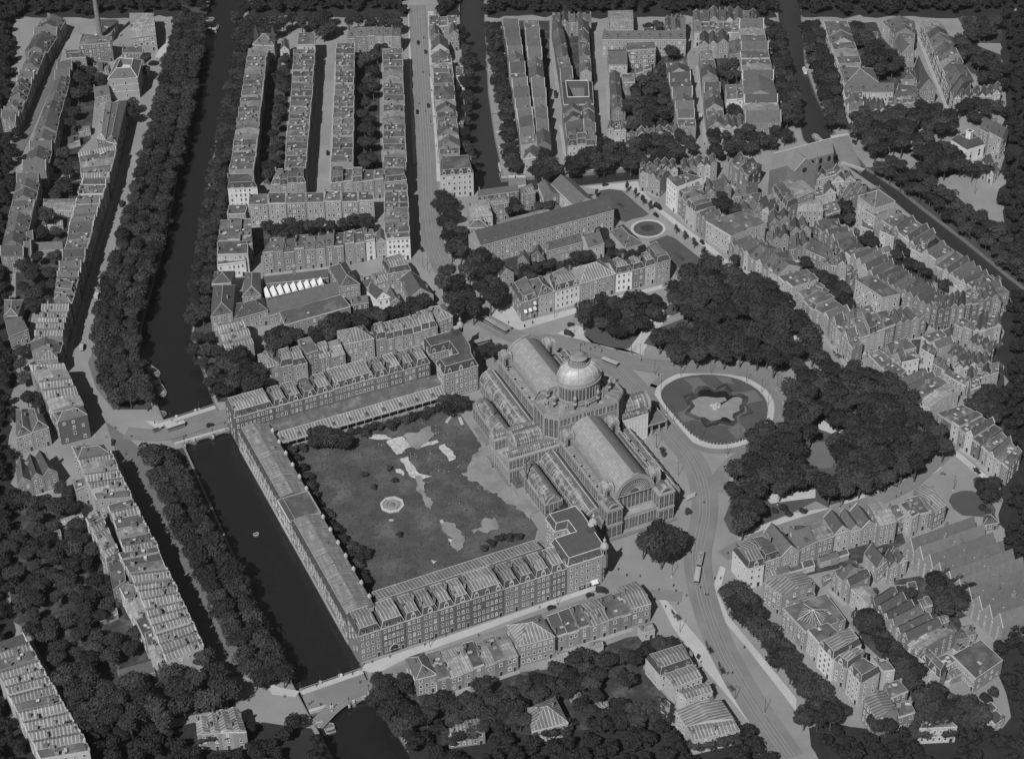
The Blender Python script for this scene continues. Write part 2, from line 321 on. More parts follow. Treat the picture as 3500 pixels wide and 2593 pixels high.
def house(name, label, cat, Q, z, roof, wall, group=None, ex=(False, False), win=True, ground=0, skip=.04, dorm=True, fancy=0, wgap=2.35, ww=1.15, wh=1.95, floors=None, chim=True, rise=None, fgab=False):
    """one house on the plan Q = front start, front end, back end, back start (front start -> front end has the street on its right)"""
    F0, F1, B1, B0 = [Vector((p[0], p[1])) for p in Q]
    area = 0
    P = [F0, F1, B1, B0]
    for i in range(4): area += P[i].x*P[(i+1) % 4].y-P[(i+1) % 4].x*P[i].y
    if area < 0: F0, F1, B1, B0 = F1, F0, B0, B1; ex = (ex[1], ex[0])
    P = [F0, F1, B1, B0]
    c = (F0+F1+B0+B1)/4; base = (c.x, c.y, 0)
    root = thing(name, label, cat, base, 0, group); HQ.append((c.x, c.y, max((p-c).length for p in P)))
    wm = WALLS[wall]
    W = MB(base); T = MB(base)
    v3 = lambda p, zz: Vector((p.x, p.y, zz))
    lerp = lambda a, b, t: a+(b-a)*t
    wF = (F1-F0).length; wB = (B1-B0).length; dep = ((B0-F0).length+(B1-F1).length)/2
    Ml, Mr = (F0+B0)/2, (F1+B1)/2; Mf, Mb = (F0+F1)/2, (B0+B1)/2
    rt = {'f': 'tar', 'z': 'zinc', 'm': 'tar', 'Z': 'zinc', 'g': 'tile', 's': 'tile', 'h': 'tile', 'y': 'zinc_pale', 'G': 'tile', 'H': 'zinc', 'v': 'zinc'}[roof]
    mats = [rt, 'slate', 'trim']
    for i in range(4):
        a, b = P[i], P[(i+1) % 4]
        zt = z+(.35 if roof == 'f' else 0)
        W.poly([v3(a, 0), v3(b, 0), v3(b, zt), v3(a, zt)], 0)
    ridge = []
    if roof == 'f':
        I = [c+(p-c)*(1-.34/max(.5, (p-c).length)) for p in P]
        for i in range(4):
            j = (i+1) % 4
            W.poly([v3(P[i], z+.35), v3(P[j], z+.35), v3(I[j], z+.35), v3(I[i], z+.35)], 1)
            T.poly([v3(I[i], z+.35), v3(I[j], z+.35), v3(I[j], z-.02), v3(I[i], z-.02)], 0)
        T.poly([v3(p, z-.02) for p in I], 0); top = z
    elif roof in 'gGv':
        h = min(2.2, .27*wF) if roof == 'v' else rise or min(5.0, .52*wF); top = z+h*.5
        o = .0 if roof == 'G' else .18
        W.poly([v3(F0, z), v3(F1, z), v3(Mf, z+h)], 0); W.poly([v3(B1, z), v3(B0, z), v3(Mb, z+h)], 0)
        rf, rb = v3(Mf, z+h), v3(Mb, z+h)
        for a, b, s in ((F0, B0, -1), (F1, B1, 1)):
            q = [v3(a, z), v3(b, z), rb, rf] if s < 0 else [v3(b, z), v3(a, z), rf, rb]
            T.poly(q, 0)
        cop = 1 if roof == 'G' else 1
        for m_, e0, e1, inw in ((Mf, F0, F1, (Mb-Mf).normalized()), (Mb, B0, B1, (Mf-Mb).normalized())):
            for e in (e0, e1):
                a, b = v3(e, z), v3(m_, z+h); k = Vector((inw.x, inw.y, 0))*(.34 if roof == 'G' else .2); u = Vector((0, 0, .24 if roof == 'G' else .1)); ow = -Vector((inw.x, inw.y, 0))*.06
                W.poly([a+ow, b+ow, b+ow+u, a+ow+u], cop); W.poly([a+ow+u, b+ow+u, b+k+u, a+k+u], cop); W.poly([a+k+u, b+k+u, b+k-u*.4, a+k-u*.4], cop)
        ridge = [rf, rb]
    elif roof in 'szy':
        h = rise or (min(4.2, .36*dep) if roof == 's' else min(1.5, .1*dep+.2)); top = z+h*.6
        W.poly([v3(F1, z), v3(B1, z), v3(Mr, z+h)], 0); W.poly([v3(B0, z), v3(F0, z), v3(Ml, z+h)], 0)
        nf = (F0+F1-B0-B1).normalized()*.22
        e = -.07 if roof == 's' else -.03
        T.poly([v3(F0+nf, z+e), v3(F1+nf, z+e), v3(Mr, z+h), v3(Ml, z+h)], 0); T.poly([v3(B1-nf, z+e), v3(B0-nf, z+e), v3(Ml, z+h), v3(Mr, z+h)], 0)
        ridge = [v3(Ml, z+h), v3(Mr, z+h)]
    elif roof in 'hH':
        h = rise or min(5.0, .34*min(wF, dep)); top = z+h*.5
        if wF >= dep:
            t = min(.46, dep*.5/wF); r0, r1 = lerp(Ml, Mr, t), lerp(Ml, Mr, 1-t); A, B = v3(r0, z+h), v3(r1, z+h)
            fs = [[v3(F0, z), v3(F1, z), B, A], [v3(F1, z), v3(B1, z), B], [v3(B1, z), v3(B0, z), A, B], [v3(B0, z), v3(F0, z), A]]
            hp = [(F0, A), (F1, B), (B1, B), (B0, A)]
        else:
            t = min(.46, wF*.5/dep); r0, r1 = lerp(Mf, Mb, t), lerp(Mf, Mb, 1-t); A, B = v3(r0, z+h), v3(r1, z+h)
            fs = [[v3(F0, z), v3(F1, z), A], [v3(F1, z), v3(B1, z), B, A], [v3(B1, z), v3(B0, z), B], [v3(B0, z), v3(F0, z), A, B]]
            hp = [(F0, A), (F1, A), (B1, B), (B0, B)]
        for f in fs: T.poly(f, 0)
        for e, A_ in hp: T.tube(v3(e, z+.03), A_+Vector((0, 0, .03)), .13, .13, 4, 2)
        T.tube(A, B, .14, .14, 4, 2)
        ridge = [A, B]
    else:                                             # mansard: steep slate below, low roof above
        h = rise or 2.9; inx = 1.15; top = z+h
        nf = (F0+F1-B0-B1).normalized()*inx
        e0 = ((F1-F0).normalized())*(inx if ex[0] else 0); e1 = ((F0-F1).normalized())*(inx if ex[1] else 0)
        a, b, cc, d = F0-nf+e0, F1-nf+e1, B1+nf+e1, B0+nf+e0
        bot = [F0, F1, B1, B0]; tp = [a, b, cc, d]
        for i in range(4):
            j = (i+1) % 4; q = [v3(bot[i], z), v3(bot[j], z), v3(tp[j], z+h), v3(tp[i], z+h)]
            if i in (0, 2) or (i == 1 and ex[1]) or (i == 3 and ex[0]): T.poly(q, 1)
            else: W.poly(q, 0)
        ml, mr = (a+d)/2, (b+cc)/2; hh = .9 if roof == 'Z' else .3
        T.poly([v3(a, z+h), v3(b, z+h), v3(mr, z+h+hh), v3(ml, z+h+hh)], 0); T.poly([v3(cc, z+h), v3(d, z+h), v3(ml, z+h+hh), v3(mr, z+h+hh)], 0)
        T.poly([v3(b, z+h), v3(cc, z+h), v3(mr, z+h+hh)], 1); T.poly([v3(d, z+h), v3(a, z+h), v3(ml, z+h+hh)], 1)
        for i in range(4):
            j = (i+1) % 4; T.tube(v3(tp[i], z+h+.05), v3(tp[j], z+h+.05), .12, .12, 4, 2)
        for i in (0, 1): T.tube(v3(bot[i], z), v3(tp[i], z+h), .12, .12, 4, 2)
        ridge = [v3(ml, z+h+hh), v3(mr, z+h+hh)]; top = z+h
    ob('wall', W.mesh('wall', [wm, 'trim']), root); ro = ob('roof', T.mesh('roof', mats), root)
    nF = Vector(((F1-F0).y, -(F1-F0).x)).normalized()
    if facing(F0, nF) > .1 or facing(F0, -nF) > .1:
        front = facing(F0, nF) > .1
        a, b, n = (F0, F1, nF) if front else (B1, B0, -nF)
        if roof not in 'gG' or wall in 'lw':
            cm = MB(base); m_ = (a+b)/2+n*.14; cm.box((m_.x, m_.y, z-.22), ((b-a).length, .3, .42), 0, math.atan2((b-a).y, (b-a).x)); ob('cornice', cm.mesh('cornice', ['trim']), root)
    if win and True:
        windows(root, base, F0, F1, .6, z-.3, ww, wh, wgap, floors, ground, skip)
        windows(root, base, B1, B0, .6, z-.3, ww, wh, wgap*1.15, floors, None, skip+.1)
        if ex[1]: windows(root, base, F1, B1, .6, z-.3, ww, wh, 3.6, floors, None, .35)
        if ex[0]: windows(root, base, B0, F0, .6, z-.3, ww, wh, 3.6, floors, None, .35)
        if roof in 'gG' and wF > 4.5:
            for a, b in ((F0, F1), (B1, B0)):
                d = (b-a).normalized(); n = Vector((d.y, -d.x))
                if facing(a, n) > .16:
                    p = (a+b)/2+n*.015; ob('window', WIN[R.randrange(2)], root, (p.x-base[0], p.y-base[1], z+.6), math.atan2(n.y, n.x)+math.pi/2, (1.0, 1, 1.5))
    if dorm and roof in 'mZsh' and wF > 3.5:
        for a, b, s in ((F0, F1, 1), (B1, B0, 1)):
            d = (b-a); L = d.length; d /= max(L, .01); n = Vector((d.y, -d.x))
            if facing(a, n) < .16: continue
            k = max(1, int(L/4.2)) if roof in 'mZ' else max(1, int(L/6))
            for i in range(k):
                p = a+d*(L*(i+.5)/k)-n*(.25 if roof in 'mZ' else 1.3)
                ob('dormer', DOR[fancy], root, (p.x-base[0], p.y-base[1], z+(.25 if roof in 'mZ' else .45)), math.atan2(n.y, n.x)+math.pi/2, (1.35 if not fancy else 1.7, 1.2, 1.3 if not fancy else 1.55))
    if fgab:
        for a, b in ((F0, F1), (B1, B0)):
            d = (b-a).normalized(); n = Vector((d.y, -d.x))
            if facing(a, n) > .0: continue
            p = a.lerp(b, jit(.35, .65))+n*.1; ob('gable_top', DOR[2], root, (p.x-base[0], p.y-base[1], z-.3), math.atan2(n.y, n.x)+math.pi/2, (2.3, .7, 1.0))
            for t in (.08, .92): p = a.lerp(b, t)+n*.1; ob('gable_finial', FIN, root, (p.x-base[0], p.y-base[1], z-.1))
    if chim:
        for side in ((Ml, 1), (Mr, -1)) if R.random() < .7 else ((Ml, 1),):
            m_, s = side; ax = (B0-F0).normalized(); t = R.choice((-.28, -.12, .15, .3))*dep
            p = m_+ax*t+(F1-F0).normalized()*.55*s
            zz = z+.2
            if roof in 'szy': zz = z+(top-z)*1.6*(1-abs(t)/(dep*.5))-.3
            elif roof in 'mZ': zz = z+3.0
            elif roof in 'gGv': zz = z+.2
            elif roof in 'hH': p = (p+c)/2; zz = z+(top-z)*.9
            ob('chimney', CHI[R.randrange(2)], root, (p.x-base[0], p.y-base[1], zz), math.atan2(ax.y, ax.x)+(0 if R.random() < .7 else 1.57), (1, 1, jit(.8, 1.15)))
    if roof == 'f' and wF*dep > 35:
        for i in range(R.choice((1, 1, 2, 2, 3, 4))):
            p = c+(F1-F0)*jit(-.3, .3)+(B0-F0)*jit(-.33, .33)
            ob('skylight' if i % 3 else 'roof_hatch', SKY if i % 3 else HAT, root, (p.x-base[0], p.y-base[1], z-.02), math.atan2((B0-F0).y, (B0-F0).x), (1, jit(.7, 1.3), 1))
    elif roof in 'gsG' and R.random() < .5:
        pass
    return root
NH = 0
def row(k, q, z, n, roofs, walls, where, end=None, name='terraced_house', cat='house', group=None, zj=.8, ex=(True, True), dj=.6, **kw):
    """a terrace: plan corners traced at eaves height z, cut into n houses"""
    global NH
    if name == 'old_town_house': name = {'H': 'old_town_house_mid', 'G': 'old_town_house_mid', 'K': 'old_town_house_low', 'O': 'old_town_house_low', 'D': 'old_town_house_top'}.get(k, name)  # all plain old town houses; the name only marks the traced area
    F0, F1, B1, B0 = [p.to_2d() for p in pts(k, q, z)]
    if cat == 'house' and n > 2:
        P_ = [F0, F1, B1, B0]; A_ = sum(P_[i].x*P_[(i+1) % 4].y-P_[(i+1) % 4].x*P_[i].y for i in range(4)); d_ = (F1-F0).normalized(); n_ = Vector((d_.y, -d_.x))*(1 if A_ > 0 else -1)
        mb = MB(); q_ = [F0-n_*.5, F1-n_*.5, F1+n_*2.1, F0+n_*2.1]; q_ = q_ if A_ < 0 else q_[::-1]; q_ = q_[::-1]; h_ = .1+jit(0, .02)
        if sum(q_[i].x*q_[(i+1) % 4].y-q_[(i+1) % 4].x*q_[i].y for i in range(4)) < 0: q_ = q_[::-1]
        mb.prism([(*p,) for p in q_], 0, h_, 0); struct(mb.build('pavement', ['paving']))
    cuts = [0.0]
    for i in range(n): cuts.append(cuts[-1]+jit(.82, 1.2))
    cuts = [c/cuts[-1] for c in cuts]
    for i in range(n):
        t0, t1 = cuts[i], cuts[i+1]
        g = .004*(1 if n > 1 else 0)
        zz = z+(jit(-zj, zj) if n > 1 else jit(-.07, .07)); dd = jit(0, dj)*(1 if n > 1 else 0); d2 = jit(-.25, .25)*(1 if n > 1 else 0)
        ax = (B0-F0).normalized()
        Q = [F0.lerp(F1, t0)+ax*d2, F0.lerp(F1, t1-g)+ax*d2, B0.lerp(B1, t1-g)+ax*dd, B0.lerp(B1, t0)+ax*dd]
        r = roofs[i % len(roofs)]; w = walls[i % len(walls)]
        if len(roofs) > 1 and roofs[0] == '*': r = R.choice(roofs[1:])
        if len(walls) > 1 and walls[0] == '*': w = R.choice(walls[1:])
        if n == 1: lab = where if end is None else f'{WORDS[r]} {WTONE[w]} {where}'
        else: lab = f'{WORDS[r]} house, {ordw(i)} from the {end} of {where}'
        house(name, lab, cat, Q, zz, r, w, group if group else (('houses of '+where) if n > 1 else None), ((i == 0) and ex[0], (i == n-1) and ex[1]), **kw); NH += 1
# ------------------------------------------------------------------ ground, water, roads
V2 = lambda x, y: Vector((x, y, 0))
SING = ([at('.', *p) for p in ((1520,2780),(1420,2600),(1285,2392))] + [V2(-147.4, -100), V2(-147.4, 77)] +
        [at('.', *p) for p in ((735,1386),(690,1262),(655,1150),(664,990),(690,770),(735,490),(800,205),(845,0),(885,-160),
         (755,-160),(718,0),(700,70),(655,300),(625,480),(597,650),(570,790),(545,890),(512,1005),(484,1110),(476,1225),(500,1295),(545,1400),(575,1470),(632,1526),(1005,2345),(1057,2442),(1130,2570),(1230,2780))])
CAN4 = [at('.', *p) for p in ((1568,-120),(1572,60),(1585,300),(1600,500),(1616,652),(1735,660),(1824,650),(1990,634),(2178,614),(2300,603),(2300,562),(2183,577),(1924,598),(1790,608),(1728,612),(1718,600),(1690,470),(1668,320),(1655,60),(1650,-120))]
CAN6 = [at('.', *p) for p in ((2648,-120),(2662,65),(2690,190),(2715,300),(2735,430),(2748,480),(2800,520),(2881,560),(3010,648),(3150,768),(3300,895),(3450,1015),(3640,1170),(3640,1090),(3450,945),(3300,822),(3150,708),(3070,642),(2960,572),(2900,500),(2852,453),(2787,323),(2751,224),(2738,65),(2728,-120))]
def ground():
    bm = bmesh.new(); es = []
    S = 5000
    for loop in ([V2(-S, -S), V2(S, -S), V2(S, S), V2(-S, S)], SING, CAN4, CAN6):
        vv = [bm.verts.new((p.x, p.y, 0)) for p in loop]
        es += [bm.edges.new((vv[i], vv[(i+1) % len(vv)])) for i in range(len(vv))]
    bmesh.ops.triangle_fill(bm, use_beauty=True, use_dissolve=False, edges=es, normal=(0, 0, 1))
    kill = [f for f in bm.faces if any(ipoly(f.calc_center_median(), L) for L in (SING, CAN4, CAN6))]
    bmesh.ops.delete(bm, geom=kill, context='FACES_ONLY')
    me = bpy.data.meshes.new('ground'); bm.to_mesh(me); bm.free(); me.materials.append(MATS['street']); struct(ob('ground', me))
ground()
def quays():
    for L in (SING, CAN4, CAN6):
        mb = MB(); n = len(L)
        A = sum(L[i].x*L[(i+1) % n].y-L[(i+1) % n].x*L[i].y for i in range(n)); P = L if A > 0 else L[::-1]
        for i in range(n):
            a, b = P[i], P[(i+1) % n]
            d = (b-a).normalized(); nn = Vector((-d.y, d.x, 0))*.5          # inwards
            mb.poly([b+Vector((0, 0, -4)), a+Vector((0, 0, -4)), a+Vector((0, 0, .16)), b+Vector((0, 0, .16))], 0)
            mb.poly([a+Vector((0, 0, .16)), b+Vector((0, 0, .16)), b-nn+Vector((0, 0, .16)), a-nn+Vector((0, 0, .16))], 0)
            mb.poly([a-nn+Vector((0, 0, .16)), b-nn+Vector((0, 0, .16)), b-nn, a-nn], 0)
        struct(mb.build('quay_wall', ['quay_stone']))
quays()
w_ = 900
sheet('canal_water', [p+(p-V2(-120, 0))*.0 for p in SING], -1.7, 'water')
sheet('canal_water', CAN4, -1.7, 'skylit_water'); sheet('canal_water', CAN6, -1.7, 'skylit_water')
ZL = [.01]
def patch(k, s, m, name):
    ZL[0] += .004
    return sheet(name, pts(k, s), ZL[0], m)
def jag(P, amp, st=1.6):
    Q = []
    for a, b in zip(P, P[1:]+P[:1]):
        n_ = max(1, int((b-a).length/st)); d = (b-a).normalized(); nn = Vector((-d.y, d.x)); o = 0.0
        for i in range(n_): o = o*.6+jit(-amp, amp)*.7; Q.append(a.lerp(b, i/n_)+nn*(o if i else 0))
    return Q
def rough_patch(k, s, m, name, amp=.9):
    ZL[0] += .003; return sheet(name, jag([p.to_2d() for p in pts(k, s)], amp), ZL[0], m)
def strip(k, s, w, m, name, off=0.0, z=None):
    P = [p.to_2d() for p in pts(k, s)]; return strip2(P, w, m, name, off, z)
def smooth(P, it=2):
    for _ in range(it):
        Q = [P[0]]
        for a, b in zip(P, P[1:]): Q += [a.lerp(b, .25), a.lerp(b, .75)]
        Q.append(P[-1]); P = Q
    return P
def strip2(P, w, m, name, off=0.0, z=None, sm=True):
    if z is None: ZL[0] += .004; z = ZL[0]
    if sm: P = smooth(P)
    mb = MB(); Lf = []; Rt = []
    for i, p in enumerate(P):
        d = (P[min(i+1, len(P)-1)]-P[max(i-1, 0)]).normalized(); n = Vector((-d.y, d.x))
        Lf.append(p+n*(off+w/2)); Rt.append(p+n*(off-w/2))
    for i in range(len(P)-1): mb.poly([(*Rt[i], z), (*Rt[i+1], z), (*Lf[i+1], z), (*Lf[i], z)])
    return struct(mb.build(name, [m]))
def slab(k, s, name='pavement', m='pavement', h=.13):
    mb = MB(); P = [p.to_2d() for p in pts(k, s)]
    A = sum(P[i].x*P[(i+1) % len(P)].y-P[(i+1) % len(P)].x*P[i].y for i in range(len(P)))
    if A < 0: P = P[::-1]
    ZL[0] += .002; mb.prism([(p.x, p.y) for p in P], 0, h+ZL[0]*.2, 0); return struct(mb.build(name, [m]))
GP = '''B 300,420 440,420 420,700 400,900 385,1290 280,1400 230,1400 190,1300 215,900 260,500
B 930,400 1130,380 1110,700 1110,1000 1130,1290 920,1290 930,800
F 350,120 440,220 1060,200 1290,200 1290,300 780,330 430,440 340,520
F 560,1100 1110,900 1560,860 1760,860 1700,900 1240,1010 1000,1060 800,1120 560,1200 420,1200
F 100,1200 390,1230 480,1440 470,1560 170,1560
E 120,380 430,380 420,800 250,900 200,1140 120,1140
A 500,480 720,480 830,640 700,760 600,760 500,700
A 390,1120 600,1140 620,1320 360,1320
A 520,700 660,760 640,960 540,1120 480,1040
A 330,1420 600,1420 600,1480 320,1480
I 120,960 430,1000 560,900 640,1160 780,1460 800,1650 60,1650 60,1000
L 60,-20 700,0 760,260 900,400 1020,560 1130,880 1190,1040 1250,960 1500,830 1600,850 1760,1060 1800,1250 1300,1350 620,1440 440,1080 330,900 200,660 90,600
N 30,1000 450,960 560,880 1000,720 1230,700 1330,760 1130,880 1110,960 1290,1180 1300,1420 1240,1480 -200,1480 -300,1300
M 840,1010 1070,1060 1330,1250 1780,1080 2100,960 2150,1450 1000,1480 850,1200
G 330,660 560,660 820,660 800,540 1290,560 1440,640 1560,680 1500,740 1200,760 640,880 580,900 400,720
G 420,230 1190,230 1050,330 880,360 520,430
C 1180,680 1330,560 1510,500 1560,760 1580,960 1220,980
C 1910,420 2100,420 2110,640 1990,640 1930,560
D 900,180 1100,170 1150,280 1250,400 1330,430 1320,600 1130,620 1010,480 960,360
D 1600,250 2060,420 2060,640 1830,560
D 1420,1090 1660,1080 1790,1210 1770,1300 1620,1360 1440,1290
H 560,480 660,560 930,700 920,850 700,740 590,620
H 690,60 930,60 920,240 700,220
H 980,310 1380,330 1560,580 1720,560 1720,760 1560,760 1180,440
H 20,540 50,560 20,590
K 1760,120 2080,60 2080,500 1950,420
H 40,420 600,230 900,420 1300,760 1500,870 1230,960 980,1060 720,960 480,760
H 1000,120 1250,140 1560,320 2060,720 2060,800 1640,870 1320,700 1060,560 900,360
H 1060,1230 1250,1130 1500,1110 1760,980 2050,970 2080,1500 1650,1500 1330,1400
K 1560,60 1740,170 2060,430 2080,620 2120,300
C 300,160 620,160 620,1120 420,1120
C 690,190 930,190 970,800 970,1090 760,1080 720,620
C 1080,250 1660,310 1700,1000 1080,1000
C 1790,260 2200,240 2230,900 1850,960
D 60,160 240,160 380,920 130,930
D 720,170 900,170 1150,300 1300,640 1180,840 900,860
D 1190,160 1390,160 1400,480 1300,420
D 1500,170 1600,170 1850,620 1740,720
D 1720,130 2080,130 2080,330 1830,330
O 1230,290 1480,250 1700,480 1800,760 1640,650 1330,480
K 250,1560 1300,1250 1330,1330 1000,1480 640,1560 300,1640
O 1230,290 1480,260 1800,400 1800,560 1560,640 1320,520
O 950,560 1160,560 1430,850 1480,1120 1650,1130 1960,1300 1960,1420 1420,1420 1350,1090 1000,760'''
for ln in GP.split('\n'):
    k, s = ln.split(' ', 1); patch(k, s, 'garden', 'garden_soil')
for s in ('-400,-150 45,60 45,2490 -400,2900', '45,2488 1064,2488 1150,2800 -400,2900', '1365,2488 2570,2488 2740,2900 1520,2900', '2765,2488 3425,2488 3900,3000 3000,3000', '3425,60 3900,-250 3900,880 3425,905', '3425,1022 3900,1400 3900,3000 3425,2490', '-400,-150 712,-150 695,60 45,60', '868,-150 1385,-150 1390,60 852,60', '1500,-150 1562,-150 1566,60 1500,60', '1664,-150 2642,-150 2656,60 1664,60', '2744,-150 3900,-250 3425,60 2744,60'):
    P = [p.to_2d() for p in pts('.', s)]; Q = []
    for a, b in zip(P, P[1:]+P[:1]):
        n_ = max(1, int((b-a).length/7))
        for i in range(n_): Q.append(a.lerp(b, i/n_)+(Vector((jit(-3.2, 3.2), jit(-3.2, 3.2))) if i else Vector((0, 0))))
    ZL[0] += .004; sheet('outlying_ground', Q, ZL[0], 'outer_soil')
for s in ('600,120 560,240 533,354 500,480 453,645 420,760 396,840 372,924 345,1020 322,1130 326,1216 340,1310 385,1400 520,1400 497,1295 474,1225 482,1110 510,1005 543,880 568,790 595,650 623,480 653,300 698,70 715,20 620,20', '505,1560 530,1635 558,1710 600,1785 650,1885 695,1990 740,2080 785,2165 830,2240 880,2310 995,2340 625,1530', '870,60 848,205 828,340 810,460 795,580 772,700 748,820 735,920 722,1020 720,1090 740,1170 770,1260 800,1370 745,1375 697,1260 663,1150 671,990 697,770 742,490 806,205 838,60'):
    patch('.', s, 'verge', 'quay_verge')
for s in ('598,160 570,330 530,460 490,600 450,700 425,800 400,900 372,1000 340,1100 330,1180 300,1240 330,1330 390,1405 345,1310 330,1216 326,1130 349,1020 376,924 400,840 424,760 457,645 504,480 537,354 564,240', '360,1440 400,1560 440,1660 500,1800 570,1950 640,2090 700,2200 770,2310 885,2312 834,2240 789,2165 744,2080 699,1990 654,1885 604,1785 562,1710 534,1635 509,1560 440,1500'): patch('.', s, 'shaded_asphalt', 'shaded_quay_road')  # quay road asphalt, darkened to paint in the shade of the houses
patch('.', '2962,574 3070,640 3150,706 3300,820 3450,943 3640,1090 3640,1000 3480,860 3330,745 3180,640 3050,565', 'verge', 'quay_verge'); patch('A', '470,400 420,600 300,870 180,1150 100,1330 20,1330 130,960 250,700 345,420', 'shaded_asphalt', 'side_street'); patch('A', '560,480 820,480 830,740 720,760 690,1060 600,1150 490,1130 370,1300 350,1310 490,800', 'garden', 'garden_soil'); patch('E', '330,-100 620,-90 520,310 430,640 300,640 250,300', 'garden', 'garden_soil')
# park lawns
patch('G', '1105,1300 1130,1255 1190,1225 1300,1160 1640,1030 1700,1090 1660,1160 1600,1240 1540,1340 1500,1395 1420,1412 1300,1395 1180,1360', 'lawn', 'park_lawn')
patch('G', '1445,1414 1505,1400 1550,1340 1620,1240 1710,1150 1845,1062 1832,1034 1700,1085 1610,1190 1525,1310', 'gravel', 'gravel_path')
patch('G', '1710,1110 1760,1070 1830,1090 1840,1130 1780,1160 1720,1145', 'lawn', 'park_lawn')
patch('.', '2200,1175 2230,1130 2330,1092 2380,1062 2310,1035 2330,960 2430,915 2520,945 2620,985 2715,1060 2800,1150 2822,1220 2760,1236 2690,1262 2590,1245 2500,1228 2400,1215 2300,1202', 'lawn', 'park_lawn')
patch('K', '450,120 600,20 900,0 1120,20 1250,150 1480,320 1600,470 1680,570 1620,640 1520,620 1530,740 1420,800 1200,890 1000,950 850,1010 720,1050 640,1010 480,1090 180,1210 60,1280 -10,1250 -60,1150 0,1000 20,750 160,600 330,480 410,300', 'lawn', 'park_lawn')
patch('K', '640,450 700,395 760,440 850,470 800,510 690,470', 'gravel', 'gravel_path'); patch('K', '240,960 420,955 640,920 640,985 440,1010 300,1030', 'gravel', 'gravel_path')
patch('K', '520,620 620,560 760,560 790,700 760,760 620,760 560,700', 'lawn_pale', 'park_lawn'); patch('K', '690,190 760,180 740,240 700,240', 'gravel', 'gravel_path')
patch('H', '420,1090 460,1060 600,1180 560,1190', 'gravel', 'gravel_path')
patch('G', '1195,250 1235,205 1300,195 1390,205 1600,385 1560,405 1480,420 1420,445 1370,430 1330,380', 'lawn', 'parterre_lawn'); patch('G', '1600,600 1740,548 1800,570 2020,745 1960,800 1900,840 1790,770 1700,690', 'lawn', 'parterre_lawn')
patch('G', '1345,300 1380,300 1450,350 1420,365', 'garden', 'flower_bed'); patch('G', '1780,685 1815,670 1885,735 1850,745', 'garden', 'flower_bed')
E_ = ' '.join(f'{1595+135*math.cos(t/20*6.2832):.0f},{498+72*math.sin(t/20*6.2832):.0f}' for t in range(20)); patch('G', E_, 'gravel', 'gravel_path')
E_ = ' '.join(f'{1595+114*math.cos(t/20*6.2832):.0f},{498+58*math.sin(t/20*6.2832):.0f}' for t in range(20)); patch('G', E_, 'lawn', 'round_lawn')
E_ = ' '.join(f'{1595+60*math.cos(t/12*6.2832):.0f},{493+26*math.sin(t/12*6.2832):.0f}' for t in range(12)); patch('G', E_, 'garden', 'flower_bed')
# roadways with tram lines
TR1 = '.'
ROADS = [('1425,20 1432,150 1440,300 1452,450 1458,560 1462,720 1480,840 1512,911 1560,1010 1612,1080 1648,1092 1733,1140 1800,1168 1913,1165 2074,1213 2180,1247 2300,1256 2450,1253 2560,1268 2640,1290 2690,1318 2712,1370', 11.0),
         ('2054,1230 2120,1270 2170,1320 2200,1360 2240,1420 2300,1490 2360,1560 2400,1640 2412,1740 2395,1830 2382,1900 2390,1990 2420,2100 2470,2230 2560,2390 2700,2590', 12.0),
         ('1080,2480 1150,2405 1250,2350 1380,2290 1560,2222 1760,2150 1960,2078 2100,2040 2240,2030 2330,2040', 6.5),
         ('430,1480 520,1490 600,1482 700,1445 790,1412', 9.0),
         ('2712,1370 2690,1440 2640,1500 2560,1545 2480,1600 2440,1680', 8.0),
         ('3280,1500 3180,1600 3080,1680 2900,1740 2700,1800 2560,1850 2470,1900', 7.0)]
for s, w in ROADS: strip('.', s, w, 'roadway', 'roadway')
RAILS = ROADS[0][0], ROADS[1][0]
def rails(s, off):
    P = smooth([p.to_2d() for p in pts('.', s)])
    strip2(P, 2.3, 'track_bed', 'tram_track', off, None, False)
    z = ZL[0]+.012
    for o in (-.72, .72): strip2(P, .14, 'rail', 'tram_rail', off+o, z, False)
for s in RAILS:
    for o in (-1.6, 1.6): rails(s, o)
rails(ROADS[3][0], 0)
# the light rim of the oval garden, its lawns and pond
OUT = '520,470 600,370 760,270 950,228 1180,220 1420,250 1600,310 1780,410 1880,510 1920,640 1905,780 1860,880 1760,980 1600,1070 1430,1120 1250,1135 1080,1105 930,1030 800,900 660,740 560,600'
INN = '600,500 640,410 780,320 960,280 1170,268 1400,295 1560,345 1720,440 1810,540 1840,650 1835,760 1790,860 1700,950 1570,1030 1400,1075 1230,1085 1080,1040 950,960 830,830 700,680 620,570'
def closed_smooth(P, it=2):
    for _ in range(it):
        Q = []
        for i in range(len(P)): a, b = P[i], P[(i+1) % len(P)]; Q += [a.lerp(b, .25), a.lerp(b, .75)]
        P = Q
    return P
oo = closed_smooth(pts('q', OUT)); mb = MB(); mb.prism([(p.x, p.y) for p in (oo if sum(oo[i].x*oo[i-1].y-oo[i-1].x*oo[i].y for i in range(len(oo))) < 0 else oo[::-1])], 0, .14, 0); struct(mb.build('oval_pavement', ['pavement']))
oi = closed_smooth(pts('q', INN)); sheet('oval_lawn', oi, .165, 'lawn')
c_ = sum(oo, Vector((0, 0, 0)))/len(oo); strip2([(p+(p-c_).normalized()*2.0).to_2d() for p in oo+oo[:2]], 3.4, 'track_bed', 'tram_track', 0, None, False)
for s in ('870,320 1040,300 1140,400 1010,445', '780,720 880,680 990,790 870,830', '1500,490 1690,450 1780,570 1620,605', '1370,900 1520,840 1640,960 1480,1020', '1230,290 1400,310 1450,380 1330,370'): sheet('lawn_panel', pts('q', s), .17, 'lawn_pale')
